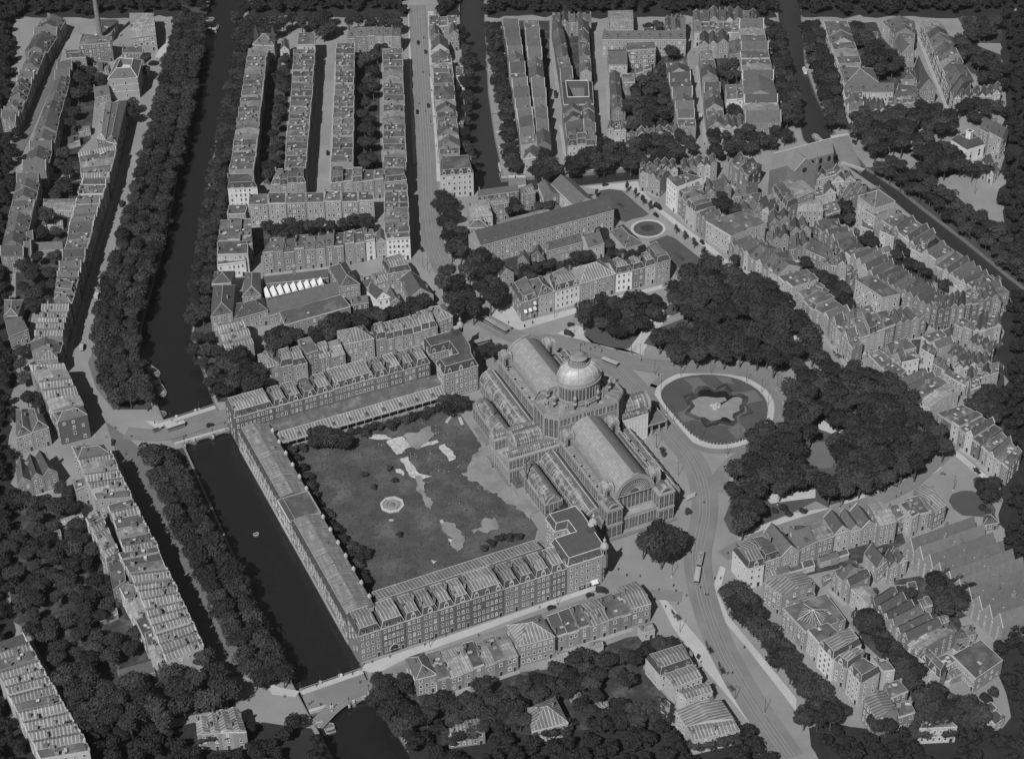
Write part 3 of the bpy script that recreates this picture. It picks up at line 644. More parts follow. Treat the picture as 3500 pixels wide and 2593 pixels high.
for i_, s in enumerate(('1240,430 1360,380 1440,465 1420,475 1355,410 1245,445', '860,520 980,490 985,510 880,545 935,620 915,630', '1570,630 1590,625 1670,715 1540,765 1525,750 1640,705', '1060,795 1090,800 1140,855 1270,825 1275,845 1120,885')):
    P = [p.to_2d() for p in pts('q', s)]; cc = sum(P, Vector((0, 0)))/6; A_ = sum(P[i].x*P[(i+1) % 6].y-P[(i+1) % 6].x*P[i].y for i in range(6)); P = P if A_ > 0 else P[::-1]
    mb = MB((cc.x, cc.y, 0)); mb.prism([(*p,) for p in jag(P, .25, .6)], .1, .75, 0); tag(mb.build('clipped_hedge', ['leaf_dark']), ['angled clipped hedge of the oval garden, on the side of the large park trees', 'angled clipped hedge of the oval garden, on the side of the palace portico', 'angled clipped hedge of the oval garden, on the side of the lower square', 'angled clipped hedge of the oval garden, on the side of the avenue'][i_], 'hedge')
POND = '1040,520 1030,480 1080,445 1160,445 1220,480 1290,465 1350,460 1400,520 1480,515 1550,550 1545,600 1510,630 1515,690 1440,730 1450,790 1400,830 1310,810 1240,800 1180,810 1110,770 1040,760 945,715 950,690 1000,640 960,575'
WEED = '960,575 1050,530 1120,525 1230,540 1345,535 1365,570 1290,600 1300,625 1340,600 1440,535 1500,530 1545,550 1540,600 1508,632 1515,690 1440,720 1430,760 1455,795 1420,805 1370,770 1320,760 1290,790 1240,800 1180,808 1110,765 1040,760 945,715 950,690 1000,640'
pc_ = pts('q', '1245,640')[0]; sheet('flower_border', [pc_+(p-pc_)*1.3 for p in pts('q', POND)], .171, 'lawn_pale'); sheet('garden_soil', [pc_+(p-pc_)*1.22 for p in pts('q', POND)], .174, 'garden'); sheet('pond_water', pts('q', POND), .18, 'water'); sheet('duckweed', pts('q', WEED), .184, 'duckweed')
# waste ground inside the galleries
sheet('waste_ground', [V2(-131, -62), V2(-52, -62), V2(-44, -50), V2(-42, 52), V2(-131, 52)], .02, 'waste')
ZL[0] = max(ZL[0], .06)
rough_patch('J', '1790,200 1840,420 1880,600 1800,720 1730,800 1780,850 1900,900 2010,950 2120,1040 2250,1170 2330,1080 2150,950 2090,880 1950,720 1940,560 1850,430 1880,230', 'bare_earth', 'bare_earth', 2.2)
rough_patch('J', '1880,1180 1990,1140 2010,1230 1900,1250 1830,1260', 'bare_earth', 'bare_earth', 2.2)
for s in ('1160,560 1230,530 1290,520 1370,590 1300,620 1280,650 1240,660', '1265,690 1330,675 1370,740 1410,800 1510,820 1420,860 1330,810', '1230,770 1265,765 1300,800 1290,820 1235,795', '1405,580 1550,545 1560,565 1415,610', '1565,590 1610,575 1690,690 1640,710', '1565,1160 1590,1150 1640,1200 1670,1260 1630,1280', '1630,1295 1680,1310 1690,1350 1650,1350', '1445,990 1490,985 1510,1020 1480,1045', '1400,880 1440,880 1450,930 1410,930', '1180,1150 1215,1150 1215,1165 1185,1165', '1500,1460 1545,1470 1520,1490'): rough_patch('J', s, 'rubble', 'rubble_patch')
rough_patch('J', '1300,500 1500,440 1560,500 1400,620 1330,590', 'bare_earth', 'bare_earth', 2.0); rough_patch('J', '1380,820 1440,840 1460,960 1520,1020 1500,1080 1440,1000 1390,930', 'bare_earth', 'bare_earth', 1.6); rough_patch('J', '1600,1170 1680,1180 1760,1320 1700,1400 1650,1330', 'bare_earth', 'bare_earth', 1.8)
rough_patch('J', '1020,520 1100,505 1160,510 1210,545 1130,545 1060,540', 'rubble', 'rubble_patch', .8)
def scatter_weeds():
    mb = MB(); r = random.Random(5)
    for i in range(5200):
        if i % 3: x, y = r.uniform(-130, -42), r.uniform(-61, 51)
        else: a = r.choice(((-118, 20, 14), (-90, 30, 18), (-70, -40, 16), (-110, -45, 15), (-60, 10, 10), (-128, -10, 5))); x, y = r.gauss(a[0], a[2]*.6), r.gauss(a[1], a[2]*.6)
        if not (-130 < x < -44 and -61 < y < 51) or (x+97.5)**2+(y+7.2)**2 < 40: continue
        h = r.uniform(.1, .5)**1.3; t = r.uniform(0, 3.14); w = r.uniform(.25, .75); u = Vector((math.cos(t)*w, math.sin(t)*w, 0)); p = Vector((x, y, .1)); q = Vector((r.uniform(-.3, .3), r.uniform(-.3, .3), h))
        mb.poly([p-u, p+u, p+u*.6+q, p-u*.6+q])
    struct(mb.build('weeds', ['weed']), 'stuff')
    mb = MB()
    for i in range(150):
        a = r.choice(((-80, 36), (-74, 22), (-68, 5), (-66, -20), (-88, 44), (-52, -8), (-62, 34), (-60, -36))); x, y = r.gauss(a[0], 5), r.gauss(a[1], 5)
        if -130 < x < -46 and -60 < y < 50: z = r.uniform(.12, .38); mb.box((x, y, .1+z*.3), (z, z*.8, z*.7), 0, r.uniform(0, 3))
    struct(mb.build('rubble', ['rubble']), 'stuff')
scatter_weeds()
# pavements with kerbs
PV = '''G 470,1140 560,1085 640,1205 1080,1090 1240,1040 1780,905 1790,925 1240,1085 1160,1105 640,1262 560,1245
. 1232,2290 1245,2272 1640,2136 2041,1998 2052,2010 1800,2098 1640,2160 1400,2245 1290,2300
. 1395,40 1405,40 1412,300 1422,560 1412,560 1400,300
. 1462,40 1482,40 1500,400 1508,620 1480,620 1470,300
N 1215,400 1240,380 1420,600 1620,840 1900,1200 2010,1430 1960,1430 1780,1200 1500,870 1340,650
N 1700,180 1740,200 1690,400 1760,560 2000,850 2280,1190 2280,1290 1900,800 1660,520 1630,380
G 1110,176 1515,136 1535,195 1690,340 1880,490 2100,650 2230,770 2230,800 2080,680 1850,510 1640,340 1480,200 1260,205
G 380,1130 460,1100 480,1150 640,1262 560,1270 440,1200
G 905,1290 1060,1230 1110,1260 1105,1310 1160,1365 1330,1410 1440,1415 1530,1360 1690,1150 1830,1040 1840,1070 1760,1160 1600,1350 1560,1460 1300,1400 1100,1350
. 500,1440 545,1440 600,1425 620,1470 560,1480
K 1440,800 1520,630 1560,640 1610,690 1600,760 1500,830 1400,870 1130,960 860,1050 860,1010
K 60,1290 180,1215 480,1100 740,1060 700,1110 350,1230 230,1270 40,1330
K 1640,610 1700,610 1900,780 2060,900 2040,930 1880,810
A 1330,240 1340,300 1250,440 1180,440 1200,400
. 905,2330 960,2350 1025,2362 1010,2380 930,2372'''
for ln in PV.split('\n'):
    k, s = ln.split(' ', 1); slab(k, s)
# lawns round the small circle at the lower square
patch('K', '1655,1010 1680,960 1750,935 1830,935 1900,960 1980,1020 2015,1080 2000,1130 1900,1130 1760,1120 1690,1070', 'lawn', 'round_lawn')
patch('C', '700,1310 1300,1262 1300,1275 700,1326', 'pavement', 'quay_pavement')
# ------------------------------------------------------------------ the iron and glass exhibition palace
PC = (-2.4, -6.2, 0)
PAL = thing('exhibition_palace', 'great iron and glass exhibition palace with ribbed dome and barrel-vaulted nave beside the oval garden', 'palace', PC)
def arcade(mb, a, b, z0, z1, n, fr=0, gl=1, pil=.3, arch=True, plinth=.5, head=.6, out=.2, double=0):
    a = Vector(a); b = Vector(b); d = b-a; L = d.length; d /= L; nn = Vector((d.y, -d.x)); rz = math.atan2(d.y, d.x)
    P = lambda t, z, o=0.0: Vector((a.x+d.x*t+nn.x*o, a.y+d.y*t+nn.y*o, z))
    mb.poly([P(0, z0, .03), P(L, z0, .03), P(L, z1, .03), P(0, z1, .03)], gl)
    def bx(t0, t1, za, zb, o=out, m=fr):
        c = P((t0+t1)/2, (za+zb)/2, o/2+.02); mb.box(c, (t1-t0, o, zb-za), m, rz)
    bx(0, L, z0, z0+plinth, out*.8); bx(0, L, z1-head, z1, out*1.1)
    w = L/n
    for i in range(n+1):
        t = i*w; q = pil*(1.9 if double and i % double == 0 else 1)
        bx(max(0, t-q/2), min(L, t+q/2), z0+plinth, z1-head, out*(1.5 if double and i % double == 0 else 1))
    if arch:
        r = w/2-pil/2
        for i in range(n):
            m = (i+.5)*w; zc = z1-head-r-.05
            for s in (-1, 1):
                ps = [P(m+s*r*math.cos(k*math.pi/8), zc+r*math.sin(k*math.pi/8), out*.7) for k in range(5)]
                ps += [P(m, z1-head, out*.7), P(m+s*r, z1-head, out*.7)]
                mb.poly(ps if s < 0 else ps[::-1], fr)
            bx(m-.05, m+.05, z0+plinth, zc+r*.98, .08)
            bx(m-r, m+r, (z0+zc)/2-.05, (z0+zc)/2+.05, .08)
PM = ['p_iron', 'p_glass', 'p_wall', 'p_corn']
def part(name, mb, mats=PM, parent=PAL): return mb.build(name, mats, parent, (0, 0, 0))
def ring(mb, c, R0, R1, y0, y1, axis, n=20, mi=0, a0=0.0, a1=math.pi):
    """half ring standing up, opening seen along the axis"""
    def P(r, a, t):
        u = r*math.cos(a); z = c[2]+r*math.sin(a)
        return Vector((c[0]+u, t, z)) if axis == 'y' else Vector((t, c[1]+u, z))
    for i in range(n):
        a, b = a0+(a1-a0)*i/n, a0+(a1-a0)*(i+1)/n
        mb.poly([P(R0, a, y0), P(R1, a, y0), P(R1, b, y0), P(R0, b, y0)], mi); mb.poly([P(R1, a, y0), P(R1, a, y1), P(R1, b, y1), P(R1, b, y0)], mi)
        mb.poly([P(R0, a, y1), P(R0, a, y0), P(R0, b, y0), P(R0, b, y1)], mi); mb.poly([P(R0, a, y1), P(R0, b, y1), P(R1, b, y1), P(R1, a, y1)], mi)
def fan(name, c, r, y, axis, out, parent=PAL, spokes=14, ow=1.5):
    mb = MB()
    def P(rr, a, o): 
        u = rr*math.cos(a); z = c[2]+rr*math.sin(a)
        return Vector((c[0]+u, y+o, z)) if axis == 'y' else Vector((y+o, c[1]+u, z))
    mb.poly([P(r, math.pi*i/20, 0) for i in range(21)], 1)
    for i in range(1, spokes):
        a = math.pi*i/spokes; mb.tube(P(r*.3, a, out*.1), P(r, a, out*.1), r*.012+.03, None, 4, 0)
    for k in (.3, .62, .84): 
        for i in range(18): mb.tube(P(r*k, math.pi*i/18, out*.1), P(r*k, math.pi*(i+1)/18, out*.1), r*.008+.03, None, 4, 0)
    f = part(name, mb, PM, parent)
    g = MB(); ring(g, c, r, r+ow, y-(.5 if out > 0 else -.5)*.4, y+out*.55, axis, 22, 0)
    zt = c[2]+r+ow
    if axis == 'y': g.box((c[0], y+out*.2, zt+.25), (r*.42, .9, .9), 0)
    else: g.box((y+out*.2, c[1], zt+.25), (.9, r*.42, .9), 0)
    g.build('window_arch', ['p_corn'], f, (0, 0, 0)); return f
# body of the nave
mb = MB()
for y0, y1 in ((-56.6, -10.6), (10.6, 58)):
    for s in (-1, 1):
        a, b = ((-14.3, y1), (-14.3, y0)) if s < 0 else ((14.3, y0), (14.3, y1))
        arcade(mb, a, b, 9.6, 16.4, 21, double=3, pil=.26)
        mb.poly([(a[0], a[1], 0), (b[0], b[1], 0), (b[0], b[1], 9.6), (a[0], a[1], 9.6)], 2)
    mb.poly([(-14.3, y1, 0), (14.3, y1, 0), (14.3, y1, 16), (-14.3, y1, 16)], 2); mb.poly([(-14.3, y0, 0), (14.3, y0, 0), (14.3, y0, 16), (-14.3, y0, 16)], 2)
    for s in (-1, 1): mb.box((s*14.1, (y0+y1)/2, 16.6), (.9, y1-y0, .5), 3); mb.box((s*9.55, (y0+y1)/2, 16.0), (.25, y1-y0-.4, 2.6), 2)
part('nave_wall', mb)
for y0, y1, nn_ in ((-57, -9.2, 0), (11.4, 58, 1)):
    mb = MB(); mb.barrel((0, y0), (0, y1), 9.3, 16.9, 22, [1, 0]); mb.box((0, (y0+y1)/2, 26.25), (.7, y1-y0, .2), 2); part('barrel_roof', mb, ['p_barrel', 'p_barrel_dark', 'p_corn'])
for y0, y1 in ((-50, -12.5), (14, 52)):
    mb = MB(); n = int((y1-y0)/1.7)
    for i in range(n):
        a = y0+(y1-y0)*i/n; c = y0+(y1-y0)*(i+1)/n; m = (a+c)/2
        mb.poly([(-13.7, a, 14.9), (-9.6, a, 14.9), (-9.6, m, 15.8), (-13.7, m, 15.8)], 0); mb.poly([(-13.7, m, 15.8), (-9.6, m, 15.8), (-9.6, c, 14.9), (-13.7, c, 14.9)], 1)
        mb.tube((-13.7, m, 15.86), (-9.6, m, 15.86), .2, None, 4, 2)
    part('corrugated_roof', mb, ['p_lead', 'p_barrel_dark', 'p_corn'])
    mb = MB(); mb.box((11.6, (y0+y1)/2, 15.0), (4.0, y1-y0, .3), 0); part('aisle_roof', mb, ['p_lead'])
    for s in (-1, 1):
        for i in range(5):
            mb = MB(); mb.lathe((s*14.1, y0+3+(y1-y0-6)*i/4, 16.8), [(.45, 0), (.3, .3), (.55, .9), (.6, 1.3), (.25, 1.6), (.2, 1.9), (0, 2.2)], 8); part('urn', mb, ['p_corn'])
mb = MB(); ring(mb, (0, 0, 16.9), 8.9, 10.0, 57.4, 58.6, 'y'); mb.box((0, 58, 27.2), (4, 1.2, 1), 0); part('gable_arch', mb, ['p_corn'])
# entrance front
fan('fan_window', (0, 0, 16.9), 8.0, -57.6, 'y', -1.4, spokes=20, ow=2.0)
mb = MB()
arcade(mb, (-9.4, -56.9), (9.4, -56.9), 7.7, 16.4, 9, pil=.5, out=.4); arcade(mb, (-9.4, -62), (9.4, -62), 0, 7.4, 12, pil=.28, double=3, out=.35)
mb.box((0, -59.4, 7.45), (18.8, 5.6, .35), 3); mb.box((0, -62.1, 8.0), (18.8, .3, .8), 3); mb.box((0, -57.2, 16.65), (20.5, 1.6, .5), 3)
part('entrance_front', mb)
mb = MB(); mb.box((-1, -60, 7.85), (6, 2.6, .3), 0); mb.box((-5, -59.3, 7.8), (3.5, 1.6, .25), 0); mb.box((4.5, -60.4, 7.8), (4, 1.2, .2), 0); part('terrace_sheeting', mb, ['trim'])
for s in (-1, 1):
    t = MB(); x0, x1 = (-16.9, -9.4) if s < 0 else (9.4, 16.9)
    for z0, z1 in ((0, 7.3), (7.9, 16.1)):
        arcade(t, (x0, -64), (x1, -64), z0, z1, 3, pil=.4, out=.3); arcade(t, (x0, -56.6), (x0, -64), z0, z1, 3, pil=.4, out=.3); arcade(t, (x1, -64), (x1, -56.6), z0, z1, 3, pil=.4, out=.3)
    for z in (7.6, 16.4): t.box(((x0+x1)/2, -60.2, z), (x1-x0+1.0, 8.6, .5), 3)
    o = part('corner_tower', t)
    r = MB(); xm = (x0+x1)/2; r.barrel((xm, -63.4), (xm, -57), 2.3, 16.6, 12, 0, 1); ring(r, (xm, 0, 16.6), 2.2, 2.9, -64, -63.3, 'y', 12, 2); r.build('small_barrel_roof', ['p_sheet', 'p_glass', 'p_corn'], o, (0, 0, 0))
# low winter-garden barrels along the nave
for s in (-1, 1):
    for y0, y1 in ((-56, -10.8), (10.8, 58)):
        mb = MB(); x = s*19.4
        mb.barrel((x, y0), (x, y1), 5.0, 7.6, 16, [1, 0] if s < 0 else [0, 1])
        for dx, z in ((1.9, 12.2), (-1.6, 12.3)): mb.box((x+dx*s, (y0+y1)/2, z), (.6, y1-y0, .2), 3)
        n = 9
        for i in range(n+1):
            y = y0+(y1-y0)*i/n; P0 = None
            for k in range(7):
                a = math.pi-k*math.pi/2/6*.9 if s < 0 else k*math.pi/2/6*.9; p = Vector((x+5.06*math.cos(a), y, 7.6+5.06*math.sin(a)))
                if P0 is not None: mb.tube(P0, p, .2, None, 4, 2)
                P0 = p
        part('winter_garden_roof', mb, ['p_sheet', 'p_barrel_dark', 'p_corn', 'p_strip'])
        mb = MB(); a, b = ((-24.4, y1), (-24.4, y0)) if s < 0 else ((24.4, y0), (24.4, y1)); arcade(mb, a, b, 0, 7.8, 21, double=3)
        ye = y0 if y0 < 0 else y1
        if y0 < 0: arcade(mb, (x-5, y0-.1), (x+5, y0-.1), 0, 7.6, 5)
        else: mb.poly([(x-5, y1, 0), (x+5, y1, 0), (x+5, y1, 7.6), (x-5, y1, 7.6)], 2)
        part('winter_garden_wall', mb)
        fan('fan_window', (x, 0, 7.6), 3.6, ye+(-.15 if y0 < 0 else .15), 'y', -.8 if y0 < 0 else .8, spokes=10, ow=1.4)
# garden-side annexes
for y0, y1 in ((-39, -12), (14, 41)):
    mb = MB(); x = -31.2
    arcade(mb, (-35.6, y1), (-35.6, y0), 0, 8, 10, pil=.4); arcade(mb, (-35.6, y0), (-26.8, y0), 0, 8, 4, pil=.4); mb.box((x, (y0+y1)/2, 8.0), (9.2, y1-y0+.3, .3), 3)
    part('annex_wall', mb)
    mb = MB(); mb.barrel((x, y0+.5), (x, y1-.5), 3.9, 8.1, 14, [1, 0], 1)
    for f in (.2, .45, .8):
        y = y0+(y1-y0)*f; P0 = None
        for k in range(8):
            a = math.pi*(1-k*.5/7); p = Vector((x+3.98*math.cos(a), y, 8.1+3.98*math.sin(a)))
            if P0 is not None: mb.tube(P0, p, .22, None, 4, 2)
            P0 = p
    part('annex_roof', mb, ['p_sheet', 'p_barrel_dark', 'p_corn'])
    for yy in (y0+3.2, y1-3.2) if y0 < 0 else (y1-3.2,): fan('fan_window', (0, yy, 8.2), 2.2, -35.6, 'x', -.7, spokes=8, ow=.9)
    fan('fan_window', (x, 0, 8.2), 2.4, y0-.1, 'y', -.7, spokes=8, ow=.9)
# west transept
mb = MB()
for y0, y1 in ((-10.6, -5.2), (5.2, 10.6)):
    for z0, z1 in ((0, 7.6), (8.2, 14.0)):
        arcade(mb, (-40.5, y1), (-40.5, y0), z0, z1, 3, pil=.5, out=.35); arcade(mb, (-40.5, y0), (-14.3, y0), z0, z1, 14, pil=.34, double=4); 
    mb.poly([(-14.3, y1, 0), (-40.5, y1, 0), (-40.5, y1, 14), (-14.3, y1, 14)], 2)
    for z in (7.9, 14.1): mb.box((-27.4, (y0+y1)/2, z), (26.8, y1-y0+.8, .5), 3)
arcade(mb, (-34, 5.2), (-34, -5.2), 8.2, 15.2, 5, pil=.5); arcade(mb, (-40.4, 5.2), (-40.4, -5.2), 0, 7.6, 5, pil=.5, out=.3); mb.box((-37.2, 0, 7.85), (6.8, 10.4, .4), 3); mb.box((-40.4, 0, 8.5), (.3, 10.4, .9), 3)
mb.box((-24, 0, 15.2), (20, 10.3, .3), 3); part('transept_wall', mb)
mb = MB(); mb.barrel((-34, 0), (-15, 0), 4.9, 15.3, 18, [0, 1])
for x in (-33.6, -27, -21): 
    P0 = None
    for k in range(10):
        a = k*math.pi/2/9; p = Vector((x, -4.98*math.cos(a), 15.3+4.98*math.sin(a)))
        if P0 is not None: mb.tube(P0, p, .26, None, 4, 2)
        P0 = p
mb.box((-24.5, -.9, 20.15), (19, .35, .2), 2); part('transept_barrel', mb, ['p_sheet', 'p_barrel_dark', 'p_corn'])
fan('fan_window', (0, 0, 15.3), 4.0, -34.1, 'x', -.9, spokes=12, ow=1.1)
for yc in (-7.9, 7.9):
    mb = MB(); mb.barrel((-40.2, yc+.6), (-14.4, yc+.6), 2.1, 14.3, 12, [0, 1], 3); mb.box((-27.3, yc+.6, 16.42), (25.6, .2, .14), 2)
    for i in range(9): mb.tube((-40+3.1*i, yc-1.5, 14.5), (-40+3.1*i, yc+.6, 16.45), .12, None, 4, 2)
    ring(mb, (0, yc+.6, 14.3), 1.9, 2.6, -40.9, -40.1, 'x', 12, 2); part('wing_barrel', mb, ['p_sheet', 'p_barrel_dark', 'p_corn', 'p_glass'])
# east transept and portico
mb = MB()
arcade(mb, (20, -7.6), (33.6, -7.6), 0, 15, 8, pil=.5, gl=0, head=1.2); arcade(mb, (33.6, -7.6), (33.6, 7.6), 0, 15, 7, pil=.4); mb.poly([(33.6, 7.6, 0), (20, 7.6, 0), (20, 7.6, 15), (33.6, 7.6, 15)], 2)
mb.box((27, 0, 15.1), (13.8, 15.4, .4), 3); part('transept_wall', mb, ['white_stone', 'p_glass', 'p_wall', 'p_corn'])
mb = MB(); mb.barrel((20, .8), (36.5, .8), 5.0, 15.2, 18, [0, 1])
for x in (22, 25, 28, 31, 34, 36.3):
    P0 = None
    for k in range(10):
        a = k*math.pi/2/9; p = Vector((x, .8-5.08*math.cos(a), 15.2+5.08*math.sin(a)))
        if P0 is not None: mb.tube(P0, p, .24, None, 4, 2)
        P0 = p
part('transept_barrel', mb, ['p_sheet', 'p_barrel_dark', 'p_corn'])
fan('fan_window', (0, .8, 15.2), 4.1, 36.5, 'x', .9, spokes=12, ow=1.1)
mb = MB(); arcade(mb, (33.6, -4.4), (36.4, -4.4), 6.6, 15.2, 2); mb.box((35.1, .8, 15.1), (3.2, 10.4, .3), 3); arcade(mb, (36.4, -4.4), (36.4, 6), 6.6, 15.2, 5); part('transept_bay', mb)
mb = MB(); mb.barrel((20.2, -6.1), (33.4, -6.1), 1.9, 15.4, 10, [0, 0], 1); part('wing_barrel', mb, ['p_sheet', 'p_corn'])
pt = MB(); pt.box((39, -.3, 6.35), (10.6, 15, .4), 0); pt.box((39, -7.7, 6.8), (10.6, .2, .7), 1); pt.box((44.2, -.3, 6.8), (.2, 15, .7), 1); po = part('portico', pt, ['p_barrel_dark', 'p_iron'])
for x in (36, 40, 43.9):
    for y in (-7.4, -1, 6.8):
        if x < 43 and y > -7: continue
        for dx in (-.3, .3): c = MB(); c.tube((x+dx, y, 0), (x+dx, y, 6.2), .16, None, 6); c.box((x+dx, y, .2), (.5, .5, .4), 0); c.build('column', ['p_iron'], po, (0, 0, 0))
# octagon under the dome
OX, OY = .8, .8
hx, hy, ch = 20.4, 10.6, 5.2
OCT = [(OX-hx+ch, OY-hy), (OX+hx-ch, OY-hy), (OX+hx, OY-hy+ch), (OX+hx, OY+hy-ch), (OX+hx-ch, OY+hy), (OX-hx+ch, OY+hy), (OX-hx, OY+hy-ch), (OX-hx, OY-hy+ch)]
mb = MB(); mb.prism(OCT, 0, 29.3, 2)
for i in range(8):
    a, b = OCT[i], OCT[(i+1) % 8]
    L = math.dist(a, b)
    arcade(mb, a, b, 17.2 if L < 12 else 24.2, 29.0, 3 if L < 12 else 15, pil=.45, double=3, out=.3)
    dx, dy = (b[0]-a[0])/L, (b[1]-a[1])/L
    mb.box(((a[0]+b[0])/2, (a[1]+b[1])/2, 29.3), (L+.5, 1.0, .5), 3, math.atan2(dy, dx)); mb.box(((a[0]+b[0])/2-dy*.15*-1, (a[1]+b[1])/2-dx*.15, 30.1), (L, .2, .9), 3, math.atan2(dy, dx))
part('octagon_wall', mb)
mb = MB(); top = [(OX+math.cos(t)*12.2, OY+.4+math.sin(t)*9.0) for t in [math.atan2(p[1]-OY, p[0]-OX) for p in OCT]]
for i in range(8):
    j = (i+1) % 8; a, b = OCT[i], OCT[j]; sh = lambda p: (OX+(p[0]-OX)*.97, OY+(p[1]-OY)*.96, 29.7)
    mb.poly([sh(a), sh(b), (*top[j], 31.6), (*top[i], 31.6)], 0); mb.tube(sh(a), (*top[i], 31.65), .18, None, 4, 1)
mb.poly([(*p, 31.6) for p in top], 0); part('octagon_roof', mb, ['p_lead', 'p_corn'])
TUR = MB(); TUR.lathe((0, 0, 0), [(.75, 0), (.6, .4), (.5, .5), (.5, 2.3)], 8, 1); TUR.lathe((0, 0, 0), [(.5, 2.3), (1.0, 2.9), (1.05, 3.6), (.7, 4.0)], 10, 0)
for i in range(6): a = i*1.0472; TUR.tube((.55*math.cos(a), .55*math.sin(a), 4), (.55*math.cos(a), .55*math.sin(a), 6), .11, None, 5, 0)
TUR.lathe((0, 0, 0), [(.3, 4), (.3, 6)], 6, 1); TUR.lathe((0, 0, 0), [(.8, 6), (.85, 6.3), (.7, 7.1), (.35, 7.6), (.15, 7.9), (.22, 8.3), (0, 9)], 10, 0)
TUR = TUR.mesh('turret', ['p_corn', 'dark'])
for k in range(8):
    a = math.pi/8+k*math.pi/4; ob('turret', TUR, PAL, (OX+15.4*math.cos(a), OY+8.9*math.sin(a), 29.9), a)
def gable_vent():
    mb = MB(); mb.box((0, 0, .9), (1.6, 1.0, 1.8), 0); mb.box((0, -.55, .8), (.8, .15, 1.1), 1); mb.prism([(-1.0, -.6), (1.0, -.6), (1.0, .5), (-1.0, .5)], 1.8, 2.1, 0)
    for w, z in ((1.3, 2.2), (.8, 2.5), (.3, 2.8)): mb.box((0, 0, z), (w, .9, .3), 0)
    return mb.mesh('roof_gable', ['p_corn', 'dark'])
GV = gable_vent()
for k in range(8):
    a = k*math.pi/4; ob('roof_gable', GV, PAL, (OX+(16.6 if k % 4 == 0 else 13.2)*math.cos(a), OY+8.6*math.sin(a), 30.2), a+math.pi/2)
DC = (OX+.2, OY+.6, 0); SY = .76
mb = MB(); mb.lathe(DC, [(12.4, 31.3), (12.4, 32.2), (12.0, 32.2), (12.0, 31.5), (10.9, 31.5), (10.9, 32.6), (10.35, 32.8)], 40, 2, 1, SY); mb.lathe(DC, [(10.3, 32.6), (10.3, 40.4)], 40, 1, 1, SY)
nb = 36
for i in range(nb):
    a = i*2*math.pi/nb; p = Vector((DC[0]+10.4*math.cos(a), DC[1]+10.4*SY*math.sin(a), 0)); q = p+Vector((0, 0, 40.3)); p = p+Vector((0, 0, 32.7)); mb.tube(p, q, .3 if i % 3 == 0 else .18, None, 5, 0)
    b = a+2*math.pi/nb; m = (a+b)/2
    f = lambda t, z: Vector((DC[0]+10.42*math.cos(t), DC[1]+10.42*SY*math.sin(t), z))
    for t0, t1 in ((a, m), (b, m)): mb.poly([f(t0, 38.6), f(t0+(t1-t0)*.4, 39.3), f(t1, 39.6), f(t1, 40.3), f(t0, 40.3)], 0)
part('drum', mb)
mb = MB(); mb.lathe(DC, [(10.3, 40.2), (11.1, 40.4), (11.1, 40.9), (10.6, 41.0), (10.6, 42.4), (10.35, 42.5)], 48, 0, 1, SY); part('drum_cornice', mb, ['p_corn'])
prof = [(10.3, 42.4)]+[(10.3*math.cos(t)**.8*1.0 if False else 4.3+6.0*math.cos(t), 42.5+6.6*math.sin(t)) for t in [i*math.pi/2/12 for i in range(13)]]
mb = MB(); mb.lathe(DC, prof, 60, 0, 1, SY)
dome = part('dome', mb, ['p_dome'])
for f in dome.data.polygons: f.use_smooth = True
for i in range(16):
    a = i*2*math.pi/16; mb = MB(); P0 = None
    for r, z in prof[1:]:
        p = Vector((DC[0]+(r+.08)*math.cos(a), DC[1]+(r+.08)*SY*math.sin(a), z+.05))
        if P0 is not None and (p-P0).length > .01: mb.tube(P0, p, .16, None, 4)
        P0 = p
    mb.build('rib', ['trim'], dome, (0, 0, 0))
mb = MB(); mb.lathe(DC, [(4.6, 48.8), (5.2, 49.0), (5.2, 50.0), (4.9, 50.0), (4.9, 49.2), (3.4, 49.2), (3.4, 52.4)], 28, 1, 1, .85)
for i in range(20): a = i*2*math.pi/20; mb.tube((DC[0]+3.5*math.cos(a), DC[1]+3.5*.85*math.sin(a), 49.2), (DC[0]+3.5*math.cos(a), DC[1]+3.5*.85*math.sin(a), 52.4), .17, None, 5, 0)
mb.lathe(DC, [(3.4, 52.3), (4.5, 52.5), (4.4, 52.8), (2.7, 54.3), (2.7, 54.7), (1.9, 55.3), (0, 55.8)], 28, 2, 1, .85)
ln = part('lantern', mb, ['p_corn', 'p_wall', 'p_lead'])
mb = MB((0, 0, 0)); mb.lathe((DC[0], DC[1], 55.4), [(.9, 0), (.6, .6), (.5, 1.2), (.75, 2.1), (.55, 3.0), (.65, 3.9), (.35, 4.3), (.38, 4.8), (0, 5.2)], 10)
for s in (-1, 1): mb.tube((DC[0], DC[1], 59), (DC[0]+s*1.0, DC[1]+.2, 60.2), .2, .1, 5); mb.poly([(DC[0], DC[1]+.2, 58.6), (DC[0]+s*1.7, DC[1]+.7, 59.8), (DC[0]+s*1.3, DC[1]+.6, 57.6)], 0)
mb.build('statue', ['p_wall'], ln, (0, 0, 0))
